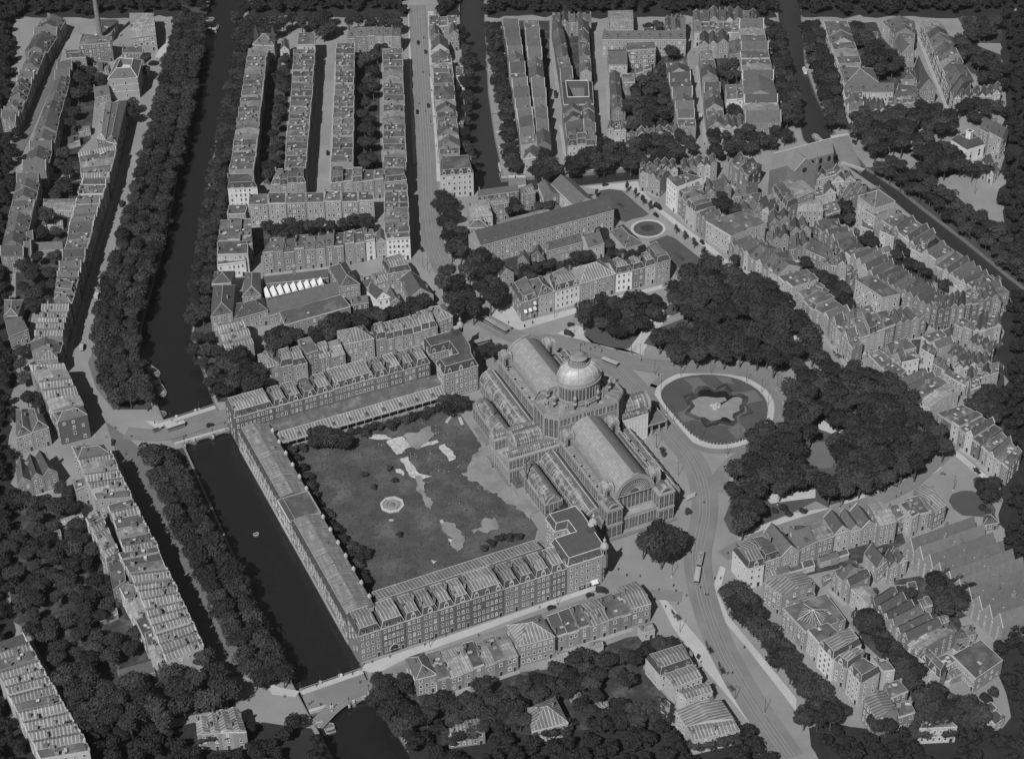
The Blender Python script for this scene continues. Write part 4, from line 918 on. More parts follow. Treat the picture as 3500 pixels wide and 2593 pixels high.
# domed kiosks over the nave corners
def kiosk():
    mb = MB(); mb.box((0, 0, 3), (3.6, 3.6, 6), 0)
    for k in range(4):
        a = k*math.pi/2; d = Vector((math.cos(a), math.sin(a))); s = Vector((-d.y, d.x))
        mb.box((d.x*1.85, d.y*1.85, 2.4), (.1, 1.5, 3.6) if k % 2 == 0 else (1.5, .1, 3.6), 1)
        for q in (-1, 1): mb.box((d.x*2.1+s.x*1.25*q, d.y*2.1+s.y*1.25*q, 2.6), (.7, .7, 5.2), 0)
        mb.barrel((0, 0), (d.x*2.5, d.y*2.5), 1.75, 5.9, 10, 0, 0); mb.barrel((d.x*2.3, d.y*2.3), (d.x*2.62, d.y*2.62), 2.0, 5.8, 10, 0, 0)
        mb.lathe((d.x*2.2+s.x*2.2, d.y*2.2+s.y*2.2, 0), [(.55, 0), (.55, 5.2), (.75, 5.4), (.75, 5.8), (.4, 6.0), (.6, 6.6), (.3, 7.2), (0, 7.6)], 8, 0)
    mb.box((0, 0, 5.4), (4.6, 4.6, .4), 0); mb.lathe((0, 0, 0), [(1.0, 7.3), (.7, 8.0), (.3, 8.3), (.25, 8.9), (0, 9.3)], 10, 0)
    return mb.mesh('kiosk', ['p_corn', 'dark'])
KI = kiosk()
for x, y in ((-11.8, -53.2), (11.8, -53.2), (-11.6, -12.8), (11.6, -12.8), (-11.8, 55.4), (11.8, 55.4)): ob('kiosk', KI, PAL, (x, y, 15.2), 0)
mb = MB()
for x in (-44.2, ): mb.box((-40.9, 0, .25), (1.6, 24, .5), 0); mb.box((-37.3, 27, .25), (2.6, 14, .5), 0)
mb.box((0, -65.2, .3), (36, 1.6, .6), 0); part('plinth', mb, ['quay_stone'])
for p, t in (((620, 1450), (620, 1170)), ((347, 872), (345, 772))):
    b = at('c', p[0], p[1], 0 if p[0] == 620 else 6); h = 19 if p[0] == 620 else 9
    o = thing('flue_pipe', ('tall black flue pipe rising beside the lower garden annex of the palace' if h > 10 else 'short black flue pipe with wide cap on the upper garden annex'), 'flue', b)
    m = MB(); m.tube((0, 0, -5 if h < 10 else 0), (0, 0, h), .32, .3, 8); ob('pipe', m.mesh('pipe', ['iron']), o); m = MB(); m.lathe((0, 0, h), [(.5, -.3), (.5, .7), (.3, .9)], 8); ob('cowl', m.mesh('cowl', ['iron']), o)
# ------------------------------------------------------------------ the galleries round the waste garden
def lq(x0, x1, y0, y1): return [Vector((x0, y0)), Vector((x1, y0)), Vector((x1, y1)), Vector((x0, y1))]
GK = dict(z=15.5, roof='Z', fancy=2, wgap=1.95, ww=1.1, floors=4, skip=.02)
def gal(x0, x1, y0, y1, label, grp, ex=(True, True), **kw):
    k = dict(GK); k.update(kw); z = k.pop('z')+jit(-.1, .1); r = k.pop('roof')
    return house('gallery_house', label, 'house', lq(x0, x1, y0, y1), z, r, k.pop('wall', 'b'), grp, ex, **k)
UX = [-127.7, -120.2, -112.8, -105.6, -97.4, -75.9, -68.6, -61.2, -54.1, -46.9]
gal(-147.6, -127.9, 66.3, 79.6, 'broad zinc-topped corner house of the upper gallery row, beside the tram bridge', 'houses of the upper gallery row', fancy=1)
WH = ['beside the bridge corner house', 'second in from the bridge corner house', 'with a dark tarred top', 'just before the triple-gabled house', '', 'just past the triple-gabled house', 'second past the triple-gabled house', 'third past the triple-gabled house', 'beside the courtyard block']
for i in range(9):
    if i == 4: gal(UX[4], UX[5]-.1, 66.3, 79.8, 'broad triple-gabled house with pale streaked roof in the upper gallery row', 'houses of the upper gallery row', z=15.9)
    else: gal(UX[i], UX[i+1]-.1, 66.3, 79.2, f'narrow mansard gallery house with ornate gable, {WH[i]}, overlooking the waste garden', 'houses of the upper gallery row', roof='m' if i == 2 else 'Z')
LX = [-126.1, -118.5, -111, -103.6, -96.1, -80.9, -73.3, -65.8, -58.4, -51]
gal(-147.2, -137, -94.2, -80.6, 'end house of the street-side gallery row, standing over the canal at the lower bridge', 'houses of the street-side gallery row', fancy=1, z=15.3)
gal(-136.9, -126.4, -94.4, -80.6, 'gallery house with an arched carriage gateway near the lower bridge', 'houses of the street-side gallery row', fancy=1, z=15.6)
WL = ['next to the gateway house', 'second past the gateway house', 'third past the gateway house', 'just before the broad double-gabled house', '', 'just past the broad double-gabled house', 'second past the double-gabled house', 'third past the double-gabled house', 'touching the turreted corner block']
for i in range(9):
    if i == 4: gal(LX[4], LX[5]-.1, -94.5, -80.6, 'broad double-gabled house with wide streaked roof in the street-side gallery row', 'houses of the street-side gallery row', z=15.8)
    else: gal(LX[i], LX[i+1]-.1, -94.3, -81.2, f'narrow mansard house with ornate street gable, {WL[i]}', 'houses of the street-side gallery row')
# long canal building in three stretches
def canal_part(y0, y1, flat, label):
    base = (-140, (y0+y1)/2, 0); root = thing('canal_gallery', label, 'gallery building', base, 0, 'gallery buildings along the canal'); b = Vector(base)
    W = MB(base); P = lq(-147.3, -132.6, y0, y1); z = 9.2 if not flat else 10.4
    W.prism([(p.x, p.y) for p in P], -2, z, 0, 1)
    W.box((-147.3, (y0+y1)/2, z-.2), (.5, y1-y0, .5), 1); W.box((-132.6, (y0+y1)/2, z-.2), (.5, y1-y0, .5), 1); W.box((-147.4, (y0+y1)/2, 4.2), (.3, y1-y0, .3), 1)
    W.box((-147.5, (y0+y1)/2, -1.2), (.4, y1-y0, 2.6), 1); ob('wall', W.mesh('wall', ['brick_pale', 'trim']), root)
    T = MB(base)
    if flat:
        for a, c in (((-147, y0+.2, 10.9), (-133, y0+.2, 10.9)), ((-147, y1-.2, 10.9), (-133, y1-.2, 10.9)), ((-133, y0, 10.9), (-133, y1, 10.9)), ((-144.6, y0, 10.9), (-144.6, y1, 10.9))): T.tube(a, c, .12, None, 4, 1)
        T.poly([(-147, y0+.2, 10.45), (-133, y0+.2, 10.45), (-133, y1-.2, 10.45), (-147, y1-.2, 10.45)], 0); ob('roof', T.mesh('roof', ['tar', 'trim']), root)
    else:
        T.poly([(-147.4, y1, 9.2), (-147.4, y0, 9.2), (-145.6, y0, 11.4), (-145.6, y1, 11.4)], 2); T.poly([(-145.6, y1, 11.4), (-145.6, y0, 11.4), (-139.6, y0, 12.2), (-139.6, y1, 12.2)], 0, [(0, 0), (y1-y0, 0), (y1-y0, 6), (0, 6)])
        T.poly([(-139.6, y1, 12.2), (-139.6, y0, 12.2), (-132.5, y0, 9.4), (-132.5, y1, 9.4)], 0, [(0, 0), (y1-y0, 0), (y1-y0, 7), (0, 7)]); T.tube((-145.6, y0, 11.45), (-145.6, y1, 11.45), .13, None, 4, 1)
        for y in (y0, y1): T.poly([(-147.3, y, 9.1), (-132.6, y, 9.1), (-139.6, y, 12.2), (-145.6, y, 11.4)], 3)
        ob('roof', T.mesh('roof', ['zinc_pale', 'trim', 'slate', 'brick']), root)
        n = int((y1-y0)/4.6)
        for i in range(n):
            y = y0+(y1-y0)*(i+.5)/n; ob('dormer', DOR[0], root, (-147.0-base[0], y-base[1], 9.3), -math.pi/2, (1.3, 1.1, 1.2))
            if i % 2 == 0: 
                m = CUP; ob('roof_turret', m, root, (-132.4-base[0], y-base[1], 8.4))
            if i % 3 == 1: ob('chimney', CHI[1], root, (-140-base[0]+jit(-2, 3), y-base[1], 10.8), 0, (1, 1, .8))
    windows(root, base, (-147.3, y1), (-147.3, y0), .4, 8.6, 1.1, 1.9, 2.7, 2, None, .25)
c = MB(); c.lathe((0, 0, 0), [(.75, 0), (.75, 1.6), (.95, 1.7), (.7, 2.5), (.2, 3.0), (0, 3.6)], 10); CUP = c.mesh('roof_turret', ['p_strip'])
canal_part(7.2, 63, False, 'long low zinc-roofed gallery wing along the canal, stretch beside the tram bridge')
canal_part(-9.6, 7.1, True, 'flat tarred middle stretch of the canal gallery wing, with roof railing')
canal_part(-80.4, -9.7, False, 'long low zinc-roofed gallery wing along the canal, stretch beside the lower bridge')
# low colonnades facing the garden
def colonnade(x0, x1, yf, yb, zf, zb, label):
    base = ((x0+x1)/2, (yf+yb)/2, 0); root = thing('garden_colonnade', label, 'colonnade', base)
    s = 1 if yb > yf else -1
    T = MB(base)
    ym = yf+(yb-yf)*.42; zm = zf+1.9
    q = [(x0, yf, zf), (x1, yf, zf), (x1, ym, zm), (x0, ym, zm)]; T.poly(q if s > 0 else q[::-1], 0); q = [(x0, ym, zm), (x1, ym, zm), (x1, yb, zb), (x0, yb, zb)]; T.poly(q if s > 0 else q[::-1], 1)
    T.tube((x0, yf, zf), (x1, yf, zf), .16, None, 4, 2); T.tube((x0, ym, zm+.05), (x1, ym, zm+.05), .14, None, 4, 2); ob('roof', T.mesh('roof', ['zinc', 'tar', 'trim']), root)
    W = MB(base); y = yf+s*3.6; W.poly([(x0, y, 0), (x1, y, 0), (x1, y, zf+.8), (x0, y, zf+.8)], 0)
    for x in (x0, x1): W.poly([(x, yf, 0), (x, yb, 0), (x, yb, zb), (x, ym, zm), (x, yf, zf)], 0)
    W.box(((x0+x1)/2, yf+s*.1, zf-.55), (x1-x0, .12, .5), 1); ob('wall', W.mesh('wall', ['brick', 'p_iron']), root)
    n = int((x1-x0)/4.2); m = MB(); m.tube((0, 0, 0), (0, 0, zf), .13, None, 6); 
    for a in (-1, 1): m.tube((0, 0, zf-1.3), (a*1.5, 0, zf-.3), .07, None, 4)
    m = m.mesh('column', ['p_iron'])
    for i in range(n+1):
        x = x0+(x1-x0)*i/n; ob('column', m, root, (x-base[0], yf+s*.15-base[1], 0))
        if i < n and i % 2 == 0 and s > 0: ob('dormer', DOR[0], root, (x+2-base[0], yf+s*1.1-base[1], zf+.35), 0, (1.0, 1.0, .95))
        if i % 3 == 1: ob('chimney', CHI[0], root, (x-base[0], yb-s*1.2-base[1], zb-1.0), 0, (1, 1, .8))
colonnade(-131, -44.6, 51.6, 65.9, 4.9, 7.6, 'low zinc-roofed garden colonnade under the upper gallery row')
colonnade(-129, -51.2, -62.2, -80.9, 5.6, 7.6, 'low zinc-roofed garden colonnade behind the street-side gallery row')
# courtyard blocks with turrets at the palace ends
def ublock(name, label, poly, z, h, inset, wall, walls_win, top='tar', lower='slate', cat='building', group=None, wgap=2.3, floors=4, dorm=True, fancy=2):
    n = len(poly); cx = sum(p[0] for p in poly)/n; cy = sum(p[1] for p in poly)/n; base = (cx, cy, 0); root = thing(name, label, cat, base, 0, group)
    W = MB(base); W.prism(poly, 0, z, 0)
    ins = []
    for i in range(n):
        a, b, c = Vector(poly[i-1]), Vector(poly[i]), Vector(poly[(i+1) % n])
        d0 = (b-a).normalized(); d1 = (c-b).normalized(); n0 = Vector((-d0.y, d0.x)); n1 = Vector((-d1.y, d1.x)); k = inset/(1+n0.dot(n1)); ins.append(b+(n0+n1)*k)
    T = MB(base)
    for i in range(n):
        j = (i+1) % n; a, b = Vector(poly[i]), Vector(poly[j]); d = (b-a).normalized(); rz = math.atan2(d.y, d.x); L = (b-a).length; m = (a+b)/2
        T.poly([(*a, z), (*b, z), (*ins[j], z+h), (*ins[i], z+h)], 1); T.tube((*a, z), (*ins[i], z+h), .15, None, 4, 2); T.tube((*ins[i], z+h+.05), (*ins[j], z+h+.05), .2, None, 4, 2)
        W.box((m.x+d.y*.15, m.y-d.x*.15, z-.2), (L+.3, .35, .5), 1, rz)
        if walls_win: 
            windows(root, base, a, b, .5, z-.4, 1.15, 2.1, wgap, floors)
            nn = Vector((d.y, -d.x))
            if dorm and L > 6 and facing(a, nn) > .16:
                k = max(1, int(L/5))
                for t in range(k): p = a+d*(L*(t+.5)/k)-nn*.3; ob('dormer', DOR[fancy], root, (p.x-cx, p.y-cy, z+.2), rz, (1.6, 1.2, 1.4))
    T.poly([(*p, z+h) for p in ins], 0)
    ob('wall', W.mesh('wall', [wall, 'trim']), root); ob('roof', T.mesh('roof', [top, lower, 'trim']), root)
    return root, base
def tower(root, base, x, y, z0, z1, r, mats=('brick_pale', 'trim', 'glass'), name='corner_turret'):
    m = MB(); m.lathe((0, 0, 0), [(r, z0), (r, z1), (r*1.25, z1+.2), (r*1.25, z1+.7)], 8, 0); m.lathe((0, 0, 0), [(r*1.2, z1+.7), (r*1.1, z1+1.6), (r*.7, z1+2.6), (r*.3, z1+3.3), (r*.3, z1+4.3), (r*.45, z1+4.6), (r*.1, z1+5.6), (0, z1+7)], 10, 1)
    for k in range(8):
        a = (k+.5)*math.pi/4; m.box((r*1.0*math.cos(a)*.96, r*.96*math.sin(a), z1-1.4), (.12, r*.45, 2.0), 2, a)
    ob(name, m.mesh(name, mats), root, (x-base[0], y-base[1], 0))
rt, bs = ublock('courtyard_block', 'tall courtyard block with corner dome at the head of the upper gallery row, beside the palace', [(-44.6, 54.4), (-26.6, 54.4), (-26.2, 60), (-24, 66), (-22.8, 83), (-44.6, 83), (-44.6, 72.5), (-34.5, 72.5), (-34.5, 64.3), (-44.6, 64.3)], 15.5, 3.6, 1.5, 'brick_pale', True)
tower(rt, bs, -23.5, 83, 12, 19, 1.5)
m = MB(); m.lathe((0, 0, 0), [(3.4, 0), (2.0, 3.6), (1.7, 3.8)], 4, 0, 1, 1, math.pi/4, math.pi/4+6.28318); m.box((0, 0, 3.9), (2.6, 2.6, .3), 1)
for a, b in ((-1.2, -1.2), (1.2, -1.2), (1.2, 1.2), (-1.2, 1.2)): m.tube((a, b, 4), (a, b, 5.8), .12, .03, 5, 1)
TRB = m.mesh('roof_pavilion', ['slate', 'trim']); ob('roof_pavilion', TRB, rt, (-27.5-bs[0], 79-bs[1], 18.4))
rt, bs = ublock('courtyard_block', 'tall dark-roofed courtyard block with domed corner turrets at the palace entrance', [(-50.8, -94.6), (-34, -94.6), (-31.2, -92), (-30.2, -70), (-31, -62.8), (-46, -62.8), (-46, -72), (-40.3, -72.4), (-40.3, -78.2), (-50.8, -78.2)], 16.6, 3.4, 1.3, 'brick_pale', True, top='slate', fancy=0)
tower(rt, bs, -32.6, -93.6, 9, 19.5, 1.6); tower(rt, bs, -30.2, -78, 9, 20, 1.7)
ob('roof_pavilion', TRB, rt, (-33.2-bs[0], -81.5-bs[1], 19.2), .0, (.8, .8, 1))
for i, x in enumerate((-43.5, -39.6)): ob('shop_window', SHO, rt, (x-bs[0], -94.62-bs[1], .1), 0, (3.2, 1, 3.0))
m = MB(); m.poly([(-1.6, 0, 1.0), (1.6, 0, 1.0), (1.6, -1.7, 0), (-1.6, -1.7, 0)], 0); m.poly([(-1.6, -1.7, 0), (1.6, -1.7, 0), (1.6, -1.7, -.35), (-1.6, -1.7, -.35)], 0); AWN = m.mesh('awning', ['awning'])
ob('awning', AWN, rt, (-38.0-bs[0], -94.7-bs[1], 2.7), 0)
m = MB(); P0 = None
for k in range(9):
    a = math.pi*k/8; p = Vector((1.9*math.cos(a), -.06, 2.6+1.9*math.sin(a)))
    if P0 is not None: m.tube(P0, p, .2, None, 4, 0)
    P0 = p
m.poly([(-1.8, -.04, 0), (1.8, -.04, 0)]+[(1.8*math.cos(math.pi*k/10), -.04, 2.6+1.8*math.sin(math.pi*k/10)) for k in range(11)], 1)
GATE = m.mesh('gateway', ['trim', 'dark'])
for o in list(COL.objects):
    if o.get('label', '').startswith('gallery house with an arched'): ob('gateway', GATE, o, (0, -6.98, 0))
# octagonal basin in the garden
o = thing('garden_fountain', 'dry octagonal stone fountain basin in the waste garden', 'fountain', (-97.5, -7.2, 0))
m = MB(); m.lathe((0, 0, 0), [(5.7, 0), (5.7, .7), (4.6, .75), (4.5, .15)], 8, 0, 1, 1, .2, .2+6.28318); ob('outer_rim', m.mesh('outer_rim', ['plaster']), o)
m = MB(); m.lathe((0, 0, 0), [(4.5, .12), (3.4, .12), (3.3, .7), (2.6, .7), (2.5, .1), (0, .1)], 8, 0, 1, 1, .2, .2+6.28318); ob('inner_rim', m.mesh('inner_rim', ['brick_pale']), o)
m = MB(); m.lathe((0, 0, 0), [(1.4, .1), (1.2, .8), (.9, .9), (.5, 1.0), (.5, 1.5), (0, 1.6)], 12, 0); ob('pedestal', m.mesh('pedestal', ['quay_stone']), o)
# ------------------------------------------------------------------ terraces, traced one by one: plan corners at eaves height
OLD = dict(name='old_town_house', cat='house')
BL = dict(name='garden_building', cat='building', dorm=False)
rw = row
# upper west
rw('A', '500,150 365,400 190,400 320,150', 9, 6, '*sg', '*bp', 'the hazy top corner street', 'upper end', wgap=3)
rw('A', '345,395 120,940 10,900 230,390', 10, 13, '*sgf', '*bp', 'the hazy outermost street', 'upper end', wgap=3)
rw('A', '455,500 165,1310 350,1310 560,480', 11, 12, '*ssgs', '*bp', 'the dark narrow west street', 'upper end', dorm=True)
rw('A', '140,1340 0,1950 170,1950 305,1335', 11, 9, '*sgf', '*bp', 'the lower dark west street', 'upper end')
rw('A', '600,345 850,325 850,285 620,258', 13, 1, 'f', 'b', 'flat-roofed brick factory block below the tall chimney', **BL)
rw('A', '780,288 850,258 900,150 760,150', 6, 1, 'f', 'p', 'low flat factory shed behind the tall chimney', **BL)
rw('A', '1000,290 1187,265 1172,100 985,100', 11, 1, 'y', 'p', 'pale ribbed-roof works building beside the quay road at the top', wgap=3.2, ww=2.2, **BL)
rw('A', '500,445 655,435 605,402 515,405', 10, 1, 'm', 'p', 'small mansard house below the factory', 'x', cat='house')
rw('A', '930,405 1090,405 1090,355 935,360', 8, 1, 'f', 'b', 'flat brick annex in front of the works building', **BL)
rw('A', '720,745 840,720 830,660 715,670', 7, 1, 's', 'p', 'low ridge-roofed house beside the courtyard hip-roof block', cat='house', name='terraced_house')
rw('A', '700,560 830,545 835,490 720,495', 7, 3, 'zsz', 'pb', 'the back yards behind the courtyard hip-roof block', 'upper end')
rw('A', '740,1055 890,1090 970,760 760,800', 13.5, 2, 'Hh', 'b', 'the broad gambrel pair on the wide-canal quay', 'upper end')
rw('A', '835,1360 892,1100 600,1160 625,1365', 13.5, 5, 'vfyfv', '*pb', 'the short quay terrace below the gambrel pair', 'road corner', dorm=False)
rw('E', '820,-90 700,290 520,310 640,-90', 13.5, 11, '*fGG', '*pl', 'the white-coped terrace on the wide-canal quay', 'upper end', fgab=True)
rw('E', '700,296 600,650 440,650 525,312', 13.5, 8, '*fzG', '*pb', 'the middle quay terrace opposite the moored cart', 'upper end')
rw('E', '597,665 540,835 410,805 435,665', 13.5, 3, 'hmh', 'b', 'the dark quay terrace above the striped roofs', 'upper end')
rw('E', '535,840 475,1085 265,1085 335,842', 14, 5, 'v', '*pb', 'the striped-roof quay terrace', 'upper end')
rw('E', '485,1110 455,1215 240,1200 235,1142', 9, 1, 's', 'b', 'dark ridge-roofed house below the striped quay terrace', cat='house', name='terraced_house')
rw('E', '325,130 590,130 620,42 335,46', 5, 1, 'y', 'p', 'long low ribbed shed behind the white-coped terrace', **BL)
rw('E', '190,440 480,430 480,370 190,382', 5, 1, 's', 'p', 'long low ridge-roofed shed among the west gardens', **BL)
rw('E', '30,935 135,935 180,812 30,812', 8, 1, 'h', 'p', 'grey hip-roofed hall at the edge of the west gardens', **BL)
rw('E', '70,1090 215,1035 135,940 30,945', 8, 1, 's', 'p', 'grey ridge-roofed hall at the edge of the west gardens', **BL)
rw('E', '180,480 215,312 255,300 235,470', 8, 2, 'g', 'p', 'the pair of lone gabled houses by the bright garden tree', 'upper end', **OLD)
# west of the lower canal
rw('I', '480,-40 668,345 445,402 230,-30', 14.5, 6, 'vyvvyh', '*pb', 'the terrace ending at the bridge corner', 'upper end', ww=1.3)
rw('I', '310,-70 440,-80 435,-140 320,-135', 13, 1, 'H', 'p', 'square zinc roof pavilion house at the bridge terrace head', cat='house', name='terraced_house')
rw('I', '120,515 372,440 300,292 118,305', 11, 2, 'h', 'p', 'the gable pair in the walled yard', 'outer side', **OLD)
rw('I', '130,885 440,790 345,655 120,720', 9, 3, 'g', 'p', 'the three yard gables behind the quay terrace', 'outer side', **OLD)
rw('I', '790,575 835,640 595,682 548,590', 12, 1, 'h', 'b', 'dark hip-roofed house at the junction below the bridge', cat='house', name='terraced_house')
rw('I', '842,645 1000,990 740,1010 600,690', 15, 6, 'vyvvyf', '*pl', 'the upper lower-quay terrace', 'bridge end', dorm=False, fgab=True)
rw('I', '1005,1000 1200,1370 965,1410 830,1045', 15, 6, 'fvfyfv', '*pb', 'the middle lower-quay terrace', 'bridge end', dorm=False, fgab=True)
rw('L', '1200,25 1265,195 985,232 915,88', 15, 3, 'f', 'p', 'the flat trio in the lower-quay terrace', 'bridge end')
rw('L', '1275,212 1545,790 1272,900 1005,242', 15, 10, 'v', '*pl', 'the striped lower-quay terrace', 'bridge end', dorm=False, fgab=True)
rw('I', '905,1390 762,1092 660,1140 820,1440', 13, 5, 'vyvvf', 'p', 'the tall back range behind the lower quay', 'bridge end')
rw('L', '940,130 960,290 862,370 825,152', 11, 1, 'f', 'l', 'tall flat pale annex behind the lower-quay terrace', cat='house', name='terraced_house')
rw('L', '1030,335 1195,660 1110,742 905,322', 9, 3, 'fyf', 'l', 'the rear wings behind the striped lower quay', 'bridge end')
rw('L', '1195,665 1262,900 1160,900 1105,700', 9, 2, 'fy', 'l', 'the low rear wings above the garden shed', 'bridge end')
rw('I', '575,925 682,880 650,825 555,862', 11, 1, 'f', 'l', 'pale flat-roofed house with open roof terrace behind the quay', cat='house', name='terraced_house')
rw('L', '170,700 690,1600 320,1660 -110,800', 11, 13, '*fGv', '*pl', 'the bottom corner terrace', 'upper end', fgab=True)
rw('L', '930,1055 1182,985 1162,882 890,960', 4, 1, 's', 'p', 'long low garden shed with ridge roof', **BL)
rw('L', '1500,1455 1880,1440 1822,1270 1490,1335', 10, 4, 'v', 'p', 'the striped roofs below the corner trees', 'canal side')
rw('I', '290,1245 640,1142 622,1092 282,1210', 3, 1, 'y', 'p', 'long narrow garden shed against the yard wall', **BL)
# blocks north of the palace
rw('A', '1895,365 1745,1310 1930,1300 2035,360', 13, 22, '*ffz', '*bp', 'the wide-canal terrace', 'upper end', skip=.1)
rw('A', '1735,1435 1960,1425 1915,1350 1735,1355', 13, 1, 'm', 'w', 'mansard corner house with striped brick front at the lower end of the wide-canal terrace', cat='house', name='terraced_house')
rw('A', '1925,340 2090,350 2110,265 1945,272', 11, 1, 'h', 'p', 'villa with two pointed spires above the tree belt', cat='villa', name='villa')
rw('A', '2135,385 2205,385 2202,312 2145,320', 10, 1, 'g', 'l', 'small gabled villa with white front beside the spired villa', cat='villa', name='villa')
rw('B', '620,385 550,1290 388,1290 462,385', 13, 20, '*ffff', '*bp', 'the terrace on the shadowed side street', 'upper end')
rw('B', '480,345 618,345 615,255 495,255', 15, 1, 'f', 'l', 'tall pale corner house with pinnacle at the head of the side street', cat='house', name='terraced_house')
rw('B', '282,1405 548,1395 550,1305 320,1320', 12, 4, 'm', 'p', 'the mansard row at the foot of the shadowed street', 'canal side')
rw('B', '780,340 738,1250 905,1250 915,340', 13, 20, '*ffff', '*bp', 'the terrace with rows of roof hatches', 'upper end')
rw('B', '860,285 1270,268 1275,215 880,222', 13, 6, 's', 'p', 'the cross terrace at the head of the tram street', 'side-street end')
rw('B', '1283,372 1315,1290 1140,1290 1135,372', 14, 20, '*ffzy', '*bp', 'the terrace along the tram street', 'upper end', skip=.1)
rw('B', '740,1402 1140,1358 1140,1295 745,1300', 13, 5, 'mfmff', 'p', 'the short row crossing below the roof hatches', 'side-street end')
rw('B', '1145,1388 1316,1368 1310,1302 1140,1304', 14.5, 1, 'm', 'p', 'taller corner house on the tram street crossing', cat='house', name='terraced_house')
rw('B', '110,1560 1070,1535 1065,1468 115,1482', 14, 7, 'f', 'p', 'the long cross row with white-framed windows', 'canal side', ww=1.5)
rw('F', '1545,-60 1560,300 1375,312 1370,-60', 14, 8, '*ff', 'p', 'the lower tram-street terrace', 'upper end')
rw('F', '1385,348 1564,338 1556,302 1375,314', 14, 1, 'f', 'w', 'tall corner house with striped front where the tram street widens', cat='house', name='terraced_house', ww=1.4)
rw('F', '440,460 1060,392 1060,302 510,352', 13, 8, 'fssfsssf', 'p', 'the row facing the long low factory roofs', 'canal side', ww=1.3)
rw('F', '1065,396 1220,366 1220,262 1065,312', 13, 2, 'f', 'p', 'the pair beside the white narrow house', 'canal side', ww=1.3)
rw('F', '1224,366 1296,352 1282,276 1224,282', 12.5, 1, 'f', 'w', 'narrow white house in the row facing the factory', cat='house', name='terraced_house')
rw('F', '1304,384 1382,368 1376,292 1308,304', 11, 1, 'g', 'l', 'pale gabled house beside the narrow white one', cat='house', name='old_town_house')
rw('E', '1660,360 1830,358 1845,200 1680,202', 14, 2, 'f', 'b', 'the dark pair above the canal villa', 'upper end', ex=(True, True))
rw('E', '1832,400 1925,395 1910,205 1842,210', 12, 2, 'f', 'b', 'the tall rear wings behind the dark pair', 'upper end')
rw('E', '1655,470 1890,462 1890,368 1655,372', 13, 1, 'f', 'l', 'house with bare pale end wall above the canal villa', cat='house', name='terraced_house')
rw('E', '1655,548 1872,522 1880,470 1655,492', 9, 1, 'f', 'w', 'white canal villa with balustraded roof and arched windows', cat='villa', name='villa')
rw('E', '1730,162 1870,156 1890,92 1745,92', 11, 1, 'f', 'p', 'low flat house with glass roof light at the long cross row end', cat='house', name='terraced_house')
# works and school between the rows
rw('E', '1612,690 1762,682 1790,592 1632,600', 10, 1, 'h', 'p', 'small hip-roofed school wing at the canal', **BL)
rw('E', '1605,945 1772,912 1795,700 1625,700', 10, 1, 'h', 'p', 'long dark hip-roofed school house on the canal side', name='school_building', cat='school')
rw('E', '1782,962 2042,890 2012,800 1802,840', 9, 1, 'h', 'p', 'broad hip-roofed school front with tall windows', name='school_building', cat='school')
rw('E', '1845,790 1990,780 1985,605 1870,602', 10, 1, 'h', 'p', 'steep hip-roofed school range behind the broad front', name='school_building', cat='school')
rw('F', '450,690 945,642 940,582 440,642', 5, 1, 's', 'b', 'long low dark factory roof with a square stack', **BL)
rw('F', '485,935 1040,768 1012,672 462,802', 6, 1, 's', 'p', 'long factory shed with dark ridge roof below the glass saw-teeth', **BL)
rw('F', '1035,712 1182,692 1072,522 948,562', 12, 1, 'h', 'p', 'tall hip-roofed house with flagpole above the factory', name='school_building', cat='school')
rw('F', '1400,612 1572,582 1500,482 1350,522', 11, 1, 'Z', 'p', 'zinc-topped corner house facing the wide tram junction', cat='house', name='terraced_house')
rw('F', '1200,722 1420,662 1350,602 1190,642', 5, 2, 'fz', 'p', 'the low workshops behind the junction corner house', 'factory side', **BL)
rw('F', '1562,802 1742,772 1642,642 1488,652', 8, 1, 'g', 'p', 'long dark gabled house beside the junction trees', cat='house', name='old_town_house')
rw('F', '1310,812 1416,790 1300,702 1234,742', 9, 1, 'g', 'w', 'white gabled villa with steep roof between the garden trees', cat='villa', name='villa')
rw('F', '1420,832 1506,836 1440,732 1382,762', 8, 1, 'g', 'b', 'dark gabled house beside the white villa', cat='house', name='old_town_house')
rw('F', '1110,852 1250,832 1232,772 1130,802', 8, 1, 's', 'b', 'dark ridge-roofed house before the white villa', cat='house', name='old_town_house')
rw('F', '605,1006 1110,862 1042,776 565,912', 9, 1, 'f', 'p', 'broad flat-roofed institute with white cornice behind the garden trees', wgap=3.3, **BL)
rw('F', '160,1192 90,1012 275,975 372,1140', 11, 3, 'v', 'p', 'the zinc trio at the canal bend', 'lower end', ex=(True, True))
rw('F', '460,1332 572,1302 510,1192 400,1232', 12, 1, 'H', 'p', 'square striped hip-roofed house by the quay trees', cat='house', name='terraced_house')
rw('F', '575,1332 780,1286 730,1186 545,1236', 12, 2, 'Z', 'p', 'the zinc mansard pair behind the upper gallery', 'canal side')
rw('F', '775,1226 866,1196 800,1096 706,1122', 15, 1, 'f', 'p', 'tall narrow flat-roofed house behind the upper gallery', cat='house', name='terraced_house')
rw('F', '872,1268 1070,1216 1010,1106 855,1152', 12, 2, 'zy', 'p', 'the low pair next to the striped pavilion roof', 'canal side')
rw('F', '1080,1146 1290,1106 1210,1002 1005,1052', 14, 1, 'H', 'p', 'broad striped hip-roofed pavilion house behind the upper gallery', cat='house', name='terraced_house')
rw('F', '1305,1122 1775,1022 1730,912 1270,1032', 12, 7, 'Z', 'p', 'the zinc mansard row leading to the palace', 'pavilion house')
rw('F', '1780,976 1890,936 1822,842 1705,872', 14, 1, 'H', 'p', 'striped hip-roofed end house beside the junction trees', cat='house', name='terraced_house')
